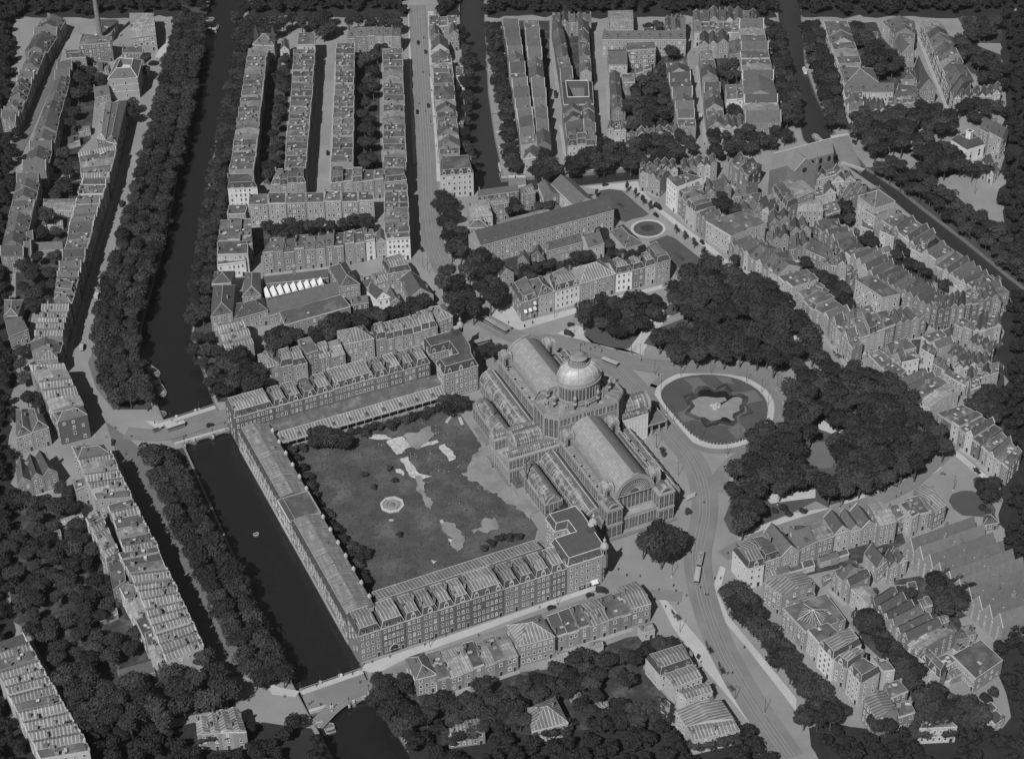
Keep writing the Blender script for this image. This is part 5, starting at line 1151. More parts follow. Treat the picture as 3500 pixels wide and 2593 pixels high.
# tram street, far side
rw('B', '1570,1180 1500,410 1650,410 1720,1165', 13, 18, '*ffsy', '*bpl', 'the tram-street terrace backing on the narrow canal', 'lower end')
rw('B', '1500,292 1570,282 1560,206 1495,216', 11, 1, 'g', 'p', 'steep gabled house at the top of the tram street', cat='house', name='old_town_house')
rw('B', '1640,272 1715,266 1700,196 1640,206', 11, 1, 'g', 'p', 'steep gabled house over the narrow canal at the top', cat='house', name='old_town_house')
rw('B', '1500,392 1640,386 1630,302 1505,312', 10, 1, 'g', 'l', 'pale bare-gabled building below the twin steep gables', cat='house', name='old_town_house')
rw('B', '1490,200 1700,185 1700,120 1485,130', 11, 3, 'f', 'p', 'the roofs at the very top of the tram street', 'street side')
rw('B', '1692,582 1757,576 1742,502 1692,512', 10, 1, 'f', 'w', 'white rear block over the narrow canal', cat='house', name='terraced_house')
rw('B', '1698,1000 1748,995 1745,930 1698,935', 9, 1, 'f', 'w', 'small white rear annex over the narrow canal', cat='house', name='terraced_house')
rw('B', '1570,1338 1824,1318 1800,1208 1580,1218', 15, 1, 'm', 'l', 'ornate apartment block with balconies at the end of the narrow canal', wgap=2.6, ww=1.5, fancy=2, name='apartment_block', cat='apartment block')
# the barrack block and the houses round it
rw('G', '320,622 1335,352 1240,276 225,540', 13, 1, 's', 'p', 'very long barrack-like building with dark ridge roof and dormers', name='barracks', cat='building', wgap=2.7, rise=6.2, ww=1.3)
rw('G', '450,502 880,382 812,342 440,440', 6, 1, 'y', 'p', 'pale lean-to shed behind the long barrack building', **BL)
rw('G', '855,152 1050,336 1195,286 1005,110', 10, 1, 's', 'l', 'pale-walled hall with broad dark roof behind the barrack building', rise=4.5, **BL)
rw('G', '755,152 800,262 915,232 845,142', 9, 1, 's', 'b', 'ridge-roofed wing joined to the pale-walled hall', **BL)
rw('G', '800,270 882,342 922,322 852,242', 5, 1, 's', 'p', 'small low roof in the hall yard', **BL)
rw('G', '240,416 410,392 370,272 212,282', 10, 1, 'y', 'l', 'bright zinc-roofed house at the narrow canal head', cat='house', name='terraced_house')
rw('G', '412,312 532,292 500,246 360,276', 11, 1, 'y', 'p', 'zinc-roofed house with arched side window near the barrack building', cat='house', name='terraced_house')
rw('G', '222,486 382,482 342,426 240,432', 10, 1, 'h', 'p', 'small dark hip roof edged in white at the barrack corner', cat='house', name='terraced_house')
rw('G', '308,246 612,206 592,162 300,202', 7, 1, 's', 'b', 'low ridge-roofed range with three square stacks at the canal head', **BL)
rw('G', '650,236 736,216 700,152 622,182', 11, 1, 'z', 'p', 'striped zinc-roofed house beside the arched canal bridge', cat='house', name='terraced_house')
rw('G', '830,662 1092,592 1062,532 800,602', 9, 1, 's', 'p', 'dark mossy roofed house in the gardens below the barrack building', cat='house', name='old_town_house')
rw('G', '1140,642 1262,602 1192,522 1072,552', 9, 1, 's', 'l', 'steep-roofed pale house in the barrack gardens', cat='house', name='old_town_house', rise=4)
rw('G', '1300,512 1420,642 1560,602 1402,456', 9, 1, 'h', 'l', 'pale house with large patched hip roof beside the round flower bed', cat='house', name='old_town_house')
rw('G', '600,732 692,762 692,702 612,682', 6, 1, 'g', 'b', 'small gabled workshop close to the barrack front', **BL)
rw('G', '702,702 812,732 800,662 722,652', 6, 1, 'g', 'b', 'small gabled workshop beside the mossy roof', **BL)
rw('G', '470,862 572,832 432,702 382,722', 8, 1, 'g', 'p', 'long dark gabled house among the junction trees', cat='house', name='old_town_house')
# white terrace north of the park
WT = dict(name='park_terrace_house', cat='house', chim=True)
rw('G', '632,1058 752,1020 672,882 555,935', 12, 1, 'm', 'p', 'brick corner house with shop and white awnings facing the park', fancy=2, **WT)
rw('G', '757,1014 880,972 790,852 677,886', 12, 1, 'h', 'l', 'pale house with steep roof and dormer next to the shop corner', fancy=2, **WT)
rw('G', '883,970 1072,916 960,812 842,861', 12, 1, 'Z', 'w', 'broad white house with rows of dark windows facing the park', fancy=2, **WT)
rw('G', '1075,913 1345,837 1230,732 992,802', 12.5, 1, 'H', 'p', 'broad grey pedimented house with striped roof facing the park', **WT)
rw('G', '1348,836 1475,811 1370,732 1300,757', 12, 1, 'Z', 'w', 'white house with pilasters past the pedimented one', **WT)
rw('G', '1478,809 1570,786 1490,722 1422,747', 12, 1, 'Z', 'p', 'grey house with small dormer facing the park', **WT)
rw('G', '1573,784 1657,761 1590,692 1522,712', 12, 1, 'Z', 'l', 'house with a projecting bay facing the park', **WT)
rw('G', '1662,757 1766,727 1660,612 1577,652', 14, 1, 'm', 'p', 'tall mansard end house of the park terrace', **WT)
# old town, east of the parterre
rw('G', '1530,45 1690,130 1760,62 1640,15', 11, 4, 'gsgs', '*pl', 'the parterre street head', 'canal end', **OLD)
rw('G', '1738,112 1812,182 2010,108 1898,78', 17, 1, 'f', 'w', 'tall white narrow office building on the parterre street', name='office_building', cat='office', wgap=2.2)
rw('G', '1815,225 1950,370 2095,330 1990,190', 12, 4, 'msZm', '*pl', 'the mansard group below the white office', 'office end', **OLD)
rw('G', '1965,380 2035,440 2150,385 2085,335', 11, 2, 'g', 'p', 'the gable pair before the big flat hall', 'office end', **OLD)
rw('H', '-195,215 0,332 262,232 140,126', 12, 1, 'f', 'l', 'large flat-roofed hall with pale side wall in the old town', **BL)
rw('H', '-20,378 235,545 400,440 130,330', 10, 6, '*gsgf', '*plb', 'the shopfront row facing the parterre trees', 'hall end', **OLD)
rw('H', '240,552 350,625 520,560 400,445', 10, 3, 'sgs', '*pl', 'the three shops above the flat pair', 'hall end', **OLD)
rw('H', '360,628 466,722 660,662 575,572', 12, 2, 'f', 'l', 'the flat pair with pale side wall', 'hall end', **OLD)
rw('H', '500,762 590,852 746,742 672,692', 11, 2, 'f', 'p', 'the dark flat pair beyond the pale side wall', 'hall end', **OLD)
rw('H', '592,862 742,962 905,905 742,792', 11, 3, 'mfG', 'p', 'the three houses before the shop corner', 'hall end', **OLD)
rw('H', '750,968 925,1185 1000,1140 820,930', 12, 4, 'GfGf', '*pl', 'the street corner with the striped awning', 'hall end', **OLD)
rw('H', '990,1105 1250,1010 1180,902 930,962', 12, 4, 'fmff', '*plb', 'the side street opposite the dark corner', 'park end', **OLD)
rw('H', '1256,1010 1490,950 1400,882 1212,902', 11, 4, 'g', '*pb', 'the four gables in the side street', 'park end', **OLD)
rw('H', '1000,1010 1120,970 1060,850 960,880', 11, 2, 'zf', 'l', 'the rooftop block behind the side street', 'park end', **OLD)
rw('H', '900,960 990,930 960,860 880,890', 8, 2, 's', 'p', 'the low roofs behind the shop corner', 'park end', **OLD)
rw('H', '945,662 1155,800 1288,770 1062,622', 15, 1, 'f', 'l', 'tall pale flat-roofed block with rear balconies and blank end wall', name='apartment_block', cat='apartment block', ww=1.5)
rw('H', '900,665 960,640 940,600 890,640', 8, 2, 's', 'p', 'the low house beside the blank pale block', 'park side', **OLD)
rw('H', '630,225 860,440 1000,400 790,215', 10, 6, '*gsfg', '*pb', 'the upper back street', 'church end', **OLD)
rw('H', '870,442 1080,640 1240,542 1040,402', 12, 5, '*fgG', '*pl', 'the middle back street', 'church end', **OLD)
rw('H', '1090,642 1290,762 1400,682 1292,562', 11, 5, 'g', '*pb', 'the five back-street gables', 'church end', **OLD)
rw('H', '1295,742 1570,890 1640,800 1480,690', 12, 6, 'g', '*pb', 'the steep gables leading to the dark corner', 'church end', **OLD)
rw('H', '1572,905 2040,800 1985,700 1622,790', 12, 9, '*ggfG', '*pb', 'the row from the dark white-windowed corner', 'corner', ww=1.4, **OLD)
rw('H', '1130,300 1240,345 1280,300 1170,260', 9, 2, 'f', 'l', 'the white yard block behind the canal row', 'church end', **OLD)
rw('H', '965,22 1090,112 1250,62 1130,-60', 20, 1, 'h', 'l', 'very tall hip-roofed warehouse standing above the old town roofs', name='warehouse', cat='warehouse', wgap=3)
rw('H', '1015,132 1097,182 1257,112 1192,52', 16, 1, 'f', 'l', 'tall pale flat block joined to the hip-roofed warehouse', name='warehouse', cat='warehouse')
rw('H', '985,255 1080,290 1090,240 990,205', 9, 1, 'f', 'l', 'small pale cube-like house below the tall warehouse', cat='house', name='old_town_house')
rw('H', '1560,300 1250,130 1150,200 1400,400', 12, 6, '*fGf', '*pl', 'the old canal row beside the warehouse', 'lower end', **OLD)
rw('H', '1700,442 1580,372 1460,440 1560,512', 12, 2, 'fG', 'l', 'the canal row with the white rear', 'lower end', **OLD)
rw('H', '1960,622 1712,452 1560,562 1790,692', 12, 5, '*fGg', '*pl', 'the middle old canal row', 'lower end', **OLD)
rw('H', '2120,760 1962,624 1800,690 1900,790', 12, 3, 'fGf', 'p', 'the old canal row at the picture edge'.replace('picture', 'plate'), 'upper end', **OLD)
rw('H', '1370,420 1470,470 1500,380 1410,340', 11, 2, 'f', 'l', 'the striped-top white rear houses', 'upper end', **OLD)
rw('H', '1840,690 1990,740 2060,660 1900,640', 10, 3, 'g', 'p', 'the gables above the garden wall', 'upper end', **OLD)
rw('H', '1700,700 1850,760 1880,700 1740,660', 8, 2, 'f', 'l', 'the flat rear houses by the garden trees', 'upper end', **OLD)
rw('H', '1840,800 2060,830 2060,760 1860,740', 10, 3, 'g', 'p', 'the tiled gables behind the dark corner row', 'corner', **OLD)
# infill behind the parterre street
rw('H', '100,180 250,120 200,60 60,110', 8, 2, 'g', 'p', 'the roofs above the big flat hall', 'street end', **OLD)
rw('H', '290,240 450,200 430,130 280,160', 9, 2, 'G', 'p', 'the white-fronted gables beside the flat hall', 'street end', **OLD)
rw('H', '450,300 610,280 560,190 450,220', 9, 2, 'g', 'p', 'the steep gables between the back street and the hall', 'street end', **OLD)
rw('H', '260,370 440,340 420,260 270,290', 8, 3, '*gs', 'p', 'the jumble of roofs behind the shopfronts', 'street end', **OLD)
rw('H', '440,430 600,400 560,300 440,330', 8, 3, '*gs', 'p', 'the tiled roofs above the flat pair', 'street end', **OLD)
rw('H', '560,420 760,510 780,430 640,340', 9, 2, 's', 'b', 'the long dark roofs off the back street', 'street end', **OLD)
rw('H', '700,540 880,560 870,480 720,470', 8, 3, 'gsg', 'p', 'the yard roofs above the garden trees', 'street end', **OLD)
rw('H', '880,620 990,600 980,540 880,560', 7, 2, 'f', 'b', 'the yard sheds above the pale block', 'street end', **OLD)
# block below the side street
rw('H', '1040,1222 1240,1430 1330,1352 1122,1192', 10, 2, 'f', 'p', 'the low flat white-edged pair facing the square trees', 'street end', **OLD)
rw('H', '1145,1180 1290,1300 1330,1260 1200,1150', 9, 2, 'g', 'p', 'the steep gables behind the white-edged pair', 'street end', **OLD)
rw('H', '1240,1222 1410,1180 1330,1102 1215,1142', 10, 1, 'f', 'p', 'flat-roofed yard house with white flue in the lower old town', cat='house', name='old_town_house')
rw('H', '1300,1292 1432,1262 1402,1202 1290,1232', 9, 1, 'f', 'w', 'white cube-like yard house with roof box', cat='house', name='old_town_house')
rw('H', '1440,1180 1545,1240 1570,1180 1470,1130', 11, 2, 'f', 'l', 'the flat yard houses beside the white cube', 'street end', **OLD)
rw('H', '1450,1090 1560,1182 1690,1132 1590,1042', 11, 2, 'fG', 'l', 'the corner pair opposite the dark corner', 'street end', **OLD)
rw('H', '1700,992 1832,1062 1880,1002 1762,942', 11, 2, 'f', 'p', 'the flat pair across from the gabled row', 'corner', **OLD)
rw('H', '1840,1062 2060,1010 2050,932 1900,902', 11, 4, '*gf', '*pl', 'the white-splashed roofs across from the gabled row', 'corner', **OLD)
rw('H', '1800,1130 1960,1230 2010,1160 1860,1070', 10, 4, 'g', '*pb', 'the black-and-white gable group', 'street end', **OLD)
rw('H', '1640,1232 1800,1290 1830,1210 1690,1150', 9, 4, 'g', 'p', 'the stepped gables in the lower yards', 'street end', **OLD)
rw('H', '1700,1345 1990,1290 1960,1210 1730,1250', 9, 5, 'g', '*pl', 'the zigzag of yard gables', 'street end', **OLD)
rw('H', '1790,1440 2040,1360 2040,1290 1800,1340', 9, 4, 'gfgf', '*pl', 'the lowest yard gables', 'street end', **OLD)
rw('H', '1540,1290 1640,1350 1680,1300 1580,1240', 8, 2, 's', 'p', 'the dark yard roofs beside the stepped gables', 'street end', **OLD)
rw('H', '1610,1370 1790,1470 1815,1430 1650,1340', 7, 1, 'f', 'p', 'long narrow flat roof with white edge in the yards', cat='house', name='old_town_house')
rw('H', '1820,1500 1900,1470 1880,1400 1815,1420', 11, 1, 'f', 'p', 'tall square yard house near the tree clump', cat='house', name='old_town_house')
# east side of the square
rw('K', '1245,97 1365,190 1560,55 1450,20', 10, 2, 'GG', 'p', 'the white-edged ridges facing the square trees', 'street end', **OLD)
rw('K', '1370,195 1520,292 1735,172 1570,60', 10, 2, 'fy', 'l', 'the glass-roofed pair facing the square trees', 'street end', **OLD)
rw('K', '1570,332 1900,572 2062,452 1760,272', 10, 6, '*fGzf', '*plb', 'the shop terrace facing the square trees', 'street end', ww=1.3, **OLD)
rw('K', '1905,582 2110,772 2210,642 2062,472', 10, 4, '*Gf', '*pl', 'the bottom of the square terrace', 'street end', **OLD)
# terrace south of the square, seen from behind
SQ = dict(name='square_terrace_house', cat='house')
rw('K', '125,1522 250,1492 130,1302 10,1382', 12, 1, 'Z', 'w', 'zinc-topped white corner house where the square meets the avenue', fancy=2, ex=(True, False), **SQ)
rw('K', '252,1472 382,1427 242,1292 130,1322', 12, 1, 'm', 'p', 'brick house with rounded rear gable next to the white corner', **SQ)
rw('K', '387,1427 522,1387 352,1202 240,1252', 12, 1, 'g', 'p', 'brick house with pointed rear gable south of the square', **SQ)
rw('K', '527,1372 652,1312 522,1192 440,1202', 12, 1, 's', 'p', 'dark-roofed brick house with tall stack south of the square', **SQ)
rw('K', '657,1312 782,1272 642,1152 545,1182', 12, 1, 'y', 'p', 'house with pale zinc roof and curved rear wall south of the square', **SQ)
rw('K', '790,1272 1102,1182 1000,1047 700,1142', 11, 3, 'G', '*pl', 'the white-edged triple gables south of the square', 'avenue end', **SQ)
rw('K', '1125,1192 1262,1157 1152,1012 1030,1032', 13, 1, 'y', 'p', 'tall house with curved zinc roof south of the square', **SQ)
rw('K', '1262,1152 1332,1112 1262,1032 1182,1047', 9, 1, 'f', 'p', 'low flat house beside the curved zinc roof', **SQ)
rw('K', '1380,1132 1432,1102 1332,1012 1282,1032', 12, 1, 'f', 'l', 'narrow pale flat-roofed house with tall rear windows', **SQ)
rw('K', '1432,1112 1512,1092 1422,967 1302,1002', 10, 1, 'f', 'p', 'broad flat-roofed house with roof box south of the square', **SQ)
rw('K', '1545,1087 1642,1032 1472,882 1390,922', 11, 1, 'z', 'p', 'zinc-roofed end house by the small round lawn', **SQ)
def barracks():
    q = pts('K', '2070,1975 1318,1340 1800,1168 2552,1803', 9.5); F0, F1, B1, B0 = [p.to_2d() for p in q]
    c = (F0+F1+B0+B1)/4; base = (c.x, c.y, 0); root = thing('saw_roofed_barracks', 'huge old warehouse with many parallel gabled roofs at the lower corner', 'warehouse', base)
    W = MB(base); n = 10
    for a, b in ((F0, F1), (F1, B1), (B1, B0), (B0, F0)): W.poly([(*a, 0), (*b, 0), (*b, 9.5), (*a, 9.5)], 0)
    A = sum(a.x*b.y-b.x*a.y for a, b in ((F0, F1), (F1, B1), (B1, B0), (B0, F0)))
    for i in range(n):
        a, b, e, f = F0.lerp(F1, i/n), F0.lerp(F1, (i+1)/n), B0.lerp(B1, (i+1)/n), B0.lerp(B1, i/n); h = 6.0
        m, k = (a+b)/2, (e+f)/2
        W.poly([(*a, 9.5), (*b, 9.5), (*m, 9.5+h)], 0); W.poly([(*e, 9.5), (*f, 9.5), (*k, 9.5+h)], 0)
        for p, q_ in ((a, m), (b, m)): W.tube((*p, 9.7), (*m, 9.6+h), .22, None, 4, 1)
        T = MB(base); T.poly([(*a, 9.5), (*f, 9.5), (*k, 9.5+h), (*m, 9.5+h)], 0); T.poly([(*e, 9.5), (*b, 9.5), (*m, 9.5+h), (*k, 9.5+h)], 0); ro_ = ob('roof', T.mesh('roof', ['tile_pale', 'trim']), root)
        for t_ in (.2, .52): p_ = (a.lerp(f, t_+jit(-.03, .03)))*.45+(m.lerp(k, t_))*.55; ob('skylight', SKY, root, (p_.x-base[0], p_.y-base[1], 9.5+h*.5), math.atan2((k-m).y, (k-m).x), (.6, .5, .8))
        p_ = m.lerp(k, jit(.25, .6)); ob('chimney', CHI[i % 2], root, (p_.x-base[0], p_.y-base[1], 9.3+h), 0)
    ob('wall', W.mesh('wall', ['brick_pale', 'trim']), root)
    a, b = (F0, F1) if A > 0 else (F1, F0)
    windows(root, base, a, b, .8, 9.3, .8, 1.2, 3.6, 4)
barracks()
rw('O', '1112,200 1195,130 1110,42 1010,82', 9, 1, 'g', 'l', 'pale gabled house beside the warehouse gables', cat='house', name='old_town_house')
rw('O', '1202,206 1345,140 1250,62 1172,102', 9, 2, 'g', 'l', 'the whitewashed gables against the warehouse', 'street end', **OLD)
rw('O', '772,222 900,345 1060,260 920,142', 10, 3, 'gsg', '*pl', 'the corner cluster in the narrow street', 'upper end', **OLD)
rw('O', '910,350 1052,465 1120,420 1060,330', 10, 2, 'y', 'l', 'the pale zinc-roofed pair in the narrow street', 'upper end', **OLD)
rw('O', '1060,442 1340,760 1610,640 1210,345', 10, 6, 'g', '*pb', 'the comb of gables beside the dark trees', 'upper end', **OLD)
rw('O', '1345,765 1430,845 1700,692 1615,645', 9, 2, 'y', 'p', 'the long zinc-roofed pair beside the dark trees', 'upper end', **OLD)
rw('O', '1432,872 1590,1030 1640,960 1500,830', 12, 2, 'm', 'l', 'the ornate slate mansards with stacked balconies', 'upper end', fancy=2, **OLD)
rw('O', '1600,960 1720,900 1640,850 1540,890', 7, 1, 'f', 'p', 'low flat yard roof with black flue', **BL)
rw('O', '1862,1042 1680,862 1900,742 2070,900', 8, 1, 'f', 'p', 'wide flat-roofed school hall with a band of windows', name='school_hall', cat='hall', wgap=1.6, wh=1.4)
rw('O', '1720,730 1870,700 1800,640 1680,670', 6, 2, 's', 'p', 'the dark roofs below the warehouse wall', 'upper end', **OLD)
rw('O', '1900,1260 2010,1390 2080,1340 1970,1222', 5, 2, 'f', 'l', 'the pale garden boxes at the lower corner', 'upper end', **BL)
rw('O', '1432,1420 1722,1405 1612,1312 1500,1352', 9, 1, 'f', 'l', 'flat roof with broad white edging at the bottom edge of the town', cat='house', name='avenue_house')
# avenue block
AV = dict(name='avenue_house', cat='house')
rw('O', '245,302 388,402 640,320 560,236', 12, 1, 'z', 'p', 'avenue house with turrets and striped zinc roof', fancy=2, **AV)
rw('O', '390,415 440,460 640,400 600,350', 8, 1, 'f', 'p', 'low flat avenue roof with skylights between two taller houses', **AV)
rw('O', '390,502 570,692 872,592 722,392', 11, 1, 'f', 'p', 'large flat avenue building with a star-shaped skylight roof', **AV)
rw('O', '580,667 668,768 822,692 732,612', 12, 1, 'f', 'l', 'flat-roofed pale avenue house with arched windows', **AV)
rw('O', '667,775 772,890 992,772 902,662', 13, 1, 'Z', 'w', 'white avenue house with striped zinc mansard', ww=1.5, fancy=2, **AV)
rw('O', '782,892 882,962 1036,862 952,812', 12, 1, 'Z', 'p', 'avenue house with slate front slope and pale zinc back', fancy=2, **AV)
rw('O', '890,962 985,1072 1132,987 1002,892', 14, 1, 'm', 'l', 'tall avenue house with striped gable and corner tower', fancy=2, ex=(True, True), **AV)
rw('O', '1157,984 1247,972 1192,902 1062,872', 12, 1, 'f', 'l', 'pale rear wing with banded brick behind the tall avenue house', **AV)
rw('O', '1202,1192 1347,1132 1272,1047 1162,1082', 10, 1, 'f', 'p', 'low flat rear building behind the avenue', **AV)
rw('O', '1010,1192 1102,1332 1272,1272 1152,1122', 12, 1, 'z', 'p', 'striped zinc avenue roof with octagonal skylight', **AV)
rw('O', '1270,1332 1402,1292 1352,1202 1262,1232', 9, 1, 'f', 'p', 'small flat rear roof near the bottom of the avenue block', **AV)
# street south of the gallery
SG = dict(name='garden_terrace_house', cat='house', skip=.05)
rw('M', '1165,1042 1320,1002 1225,832 1080,880', 10, 1, 'h', 'p', 'end house with smooth pale hip roof beside the lower bridge', ex=(True, True), ww=1.5, **SG)
rw('M', '1330,1062 1945,852 1850,692 1250,862', 9, 7, '*zyf', 'p', 'the garden terrace behind the pale hip roof', 'bridge end', ww=1.4, dorm=True, **SG)
rw('N', '165,792 440,717 330,547 65,632', 12, 1, 'H', 'p', 'tall house with sharply striped hip roof in the garden terrace', ww=1.4, **SG)
rw('N', '445,722 1025,532 930,372 375,562', 9, 7, '*zff', 'p', 'the garden terrace past the striped hip', 'striped-hip end', ww=1.4, dorm=True, **SG)
rw('N', '1020,502 1172,462 1062,292 920,342', 11, 1, 'z', 'p', 'taller zinc-roofed end house at the avenue corner', ex=(True, True), ww=1.4, **SG)
rw('N', '1105,692 1202,662 1166,602 1070,642', 5, 1, 'y', 'l', 'glazed garden porch of the avenue corner house', cat='porch', name='garden_porch')
rw('N', '710,802 810,777 792,742 696,767', 4.5, 1, 'y', 'l', 'glazed conservatory against the garden terrace', cat='conservatory', name='conservatory')
rw('N', '448,880 545,855 530,822 440,845', 3.5, 1, 'y', 'l', 'small glass lean-to behind the garden terrace', cat='conservatory', name='conservatory')
rw('N', '1240,1012 1492,922 1412,792 1130,882', 9, 1, 'Z', 'l', 'detached zinc-mansard villa at the avenue', cat='villa', name='villa', ex=(True, True))
rw('N', '1345,1102 1562,1022 1502,937 1280,1012', 9, 1, 'z', 'l', 'second stepped zinc-roofed avenue house', cat='house', name='avenue_house')
rw('N', '1440,1192 1642,1132 1602,1062 1370,1132', 9, 1, 'z', 'l', 'third stepped zinc-roofed avenue house', cat='house', name='avenue_house')
rw('N', '1360,1282 1440,1400 1800,1342 1690,1182', 9, 1, 'z', 'l', 'broad zinc-roofed avenue house above the bottom edge', cat='house', name='avenue_house')
rw('N', '1500,1500 1850,1420 1800,1348 1440,1408', 9, 2, 'z', 'l', 'the lowest avenue roofs', 'garden end', name='avenue_house', cat='house')
rw('N', '1250,1170 1320,1230 1300,1320 1200,1260', 7, 2, 'f', 'p', 'the rear wings behind the stepped avenue houses', 'upper end', name='avenue_house', cat='house')
rw('N', '262,1440 540,1370 440,1172 228,1262', 8, 1, 'H', 'l', 'zinc hip-roofed garden house at the bottom edge', cat='villa', name='villa')
rw('M', '1410,1470 1690,1430 1642,1337 1480,1372', 8, 1, 'z', 'p', 'small zinc-roofed house among the bottom trees', cat='villa', name='villa')
# top middle and right
rw('C', '258,160 405,1120 520,1100 372,160', 11, 14, '*gsfG', '*plb', 'the row facing the narrow canal trees', 'upper end', **OLD)
rw('C', '630,1110 535,160 425,160 535,1110', 11, 12, '*gsfg', '*pb', 'the row back to back with the canal row', 'lower end', **OLD)
rw('C', '420,1215 517,1200 560,1140 430,1150', 10, 1, 'g', 'l', 'pale two-windowed gable house at the canal bridge', cat='house', name='old_town_house')
rw('C', '640,185 705,620 800,600 710,180', 11, 6, '*sgf', '*pb', 'the middle block, canal-side street', 'upper end', **OLD)
rw('C', '940,560 915,190 840,160 860,560', 11, 6, '*sgf', '*pb', 'the middle block, park-side street', 'lower end', **OLD)
rw('C', '720,830 758,1090 880,1040 860,820', 11, 6, '*gs', 'p', 'the lower middle block, canal-side street', 'upper end', **OLD)
rw('C', '978,1095 962,820 872,820 890,1040', 11, 6, '*gs', 'p', 'the lower middle block, park-side street', 'lower end', **OLD)
rw('C', '758,1112 980,1102 970,1042 755,1052', 11, 3, 'm', 'l', 'the mansard end above the canal trees', 'street end', **OLD)
def court():
    q = [p.to_2d() for p in pts('C', '730,800 957,796 945,625 708,626', 11)]; c = sum(q, Vector((0, 0)))/4
    sh = lambda t: [(*(c+(p-c)*t),) for p in q]
    base = (c.x, c.y, 0); root = thing('courtyard_house', 'square courtyard house with white roof ridges in the middle block', 'house', base)
    o, r_, i_ = sh(1), sh(.72), sh(.46); W = MB(base); T = MB(base)
    for k in range(4):
        j = (k+1) % 4; W.poly([(*o[k], 0), (*o[j], 0), (*o[j], 11), (*o[k], 11)], 0); W.poly([(*i_[j], 0), (*i_[k], 0), (*i_[k], 11), (*i_[j], 11)], 0)
        T.poly([(*o[k], 11), (*o[j], 11), (*r_[j], 14), (*r_[k], 14)], 0); T.poly([(*r_[k], 14), (*r_[j], 14), (*i_[j], 11), (*i_[k], 11)], 0); T.tube((*r_[k], 14.05), (*r_[j], 14.05), .25, None, 4, 1)
        T.tube((*o[k], 11.05), (*o[j], 11.05), .2, None, 4, 1)
    ob('wall', W.mesh('wall', ['brick']), root); ob('roof', T.mesh('roof', ['tile', 'white_paint']), root)
    windows(root, base, i_[1], i_[0], .6, 10.6); windows(root, base, i_[2], i_[3], .6, 10.6)
court()
def hipcourt():
    q = [p.to_2d() for p in pts('A', '820,605 1048,592 1082,462 890,450', 14)]; c = sum(q, Vector((0, 0)))/4
    sh = lambda t: [(*(c+(p-c)*t),) for p in q]
    base = (c.x, c.y, 0); root = thing('courtyard_house', 'big brick block with white-ridged hip roof round a sunken court, on the quay', 'house', base)
    o, r_, i_ = sh(1), sh(.5), sh(.3); W = MB(base); T = MB(base)
    for k in range(4):
        j = (k+1) % 4; W.poly([(*o[k], 0), (*o[j], 0), (*o[j], 14), (*o[k], 14)], 0)
        T.poly([(*o[k], 14), (*o[j], 14), (*r_[j], 18), (*r_[k], 18)], 0); T.poly([(*r_[k], 18), (*r_[j], 18), (*i_[j], 15), (*i_[k], 15)], 0)
        T.tube((*r_[k], 18.05), (*r_[j], 18.05), .25, None, 4, 1); T.tube((*o[k], 14.05), (*r_[k], 18.05), .25, None, 4, 1)
        a, b = Vector(o[k]), Vector(o[j]); m = (a+b)/2; d = (b-a).normalized()
        for z in (13.9, 9.6, 5.2): W.box((m.x+d.y*.1, m.y-d.x*.1, z), ((b-a).length, .25, .3), 1, math.atan2(d.y, d.x))
        if k == 0:
            for t in (.16, .58): 
                for f in range(3): p = a+d*((b-a).length*t); ob('window', WIN[f % 2], root, (p.x-c.x, p.y-c.y-.05, 1+f*4.3), math.atan2(d.y, d.x), (1.2, 1, 2.2))
            p = a+d*((b-a).length*.53)+Vector((-d.y, d.x))*1.2; ob('dormer', DOR[2], root, (p.x-c.x, p.y-c.y, 14.2), math.atan2(d.y, d.x), (1.2, 1, 1.2))
    T.poly([(*p, 15) for p in i_], 1); ob('wall', W.mesh('wall', ['brick_pale', 'trim']), root); ob('roof', T.mesh('roof', ['tile', 'trim']), root)
hipcourt()
rw('C', '1020,302 1662,302 1642,242 1040,247', 12, 1, 's', 'p', 'very long ridge-roofed school at the top of the town', name='school_building', cat='school')
rw('C', '1072,492 1214,492 1206,376 1062,380', 9, 1, 's', 'l', 'hall with dark roof and bare pale end wall', **BL)
rw('C', '1205,387 1432,372 1422,322 1190,332', 13, 1, 'f', 'p', 'four-storey school wing with large windows over the gardens', name='school_building', cat='school', ww=1.7)
rw('C', '1075,562 1095,842 1175,832 1150,562', 8, 3, 's', 'p', 'the long dark roofs beside the bare white street', 'upper end', **OLD)
rw('C', '1100,842 1200,835 1190,780 1100,790', 7, 2, 'g', 'p', 'the gables below the long dark roofs', 'street end', **OLD)
rw('C', '1060,1000 1207,985 1200,930 1065,945', 9, 3, 'gfg', 'l', 'the pale gables above the canal trees', 'street end', **OLD)
rw('C', '1215,1055 1700,1005 1690,960 1210,1010', 8, 7, '*gsG', '*pl', 'the roofs peeping over the canal trees', 'street end', **OLD)
rw('C', '1180,632 1272,626 1262,562 1165,567', 9, 1, 'f', 'b', 'small flat brick school annex in the gardens', **BL)
rw('C', '1735,962 1675,462 1510,482 1605,962', 11, 9, '*gsfG', '*pl', 'the cluttered row beside the middle street', 'lower end', **OLD)
rw('C', '1065,232 1262,227 1256,80 1065,85', 9, 1, 'y', 'l', 'wide pale works roof cut by the top edge', **BL)
rw('C', '1335,242 1432,240 1427,215 1335,217', 9, 1, 'f', 'p', 'flat house with two stacks behind the long school', cat='house', name='old_town_house')
rw('C', '1510,235 1660,235 1650,130 1500,135', 10, 4, 'gsgs', 'p', 'the roofs at the head of the middle street', 'street end', **OLD)
rw('C', '650,180 940,165 940,110 640,120', 10, 5, 'sgsgs', 'p', 'the topmost roofs of the middle block', 'street end', **OLD)
rw('C', '1762,350 1990,335 1975,250 1765,260', 10, 3, 'g', 'p', 'the three steep gables over the east street', 'street end', **OLD)
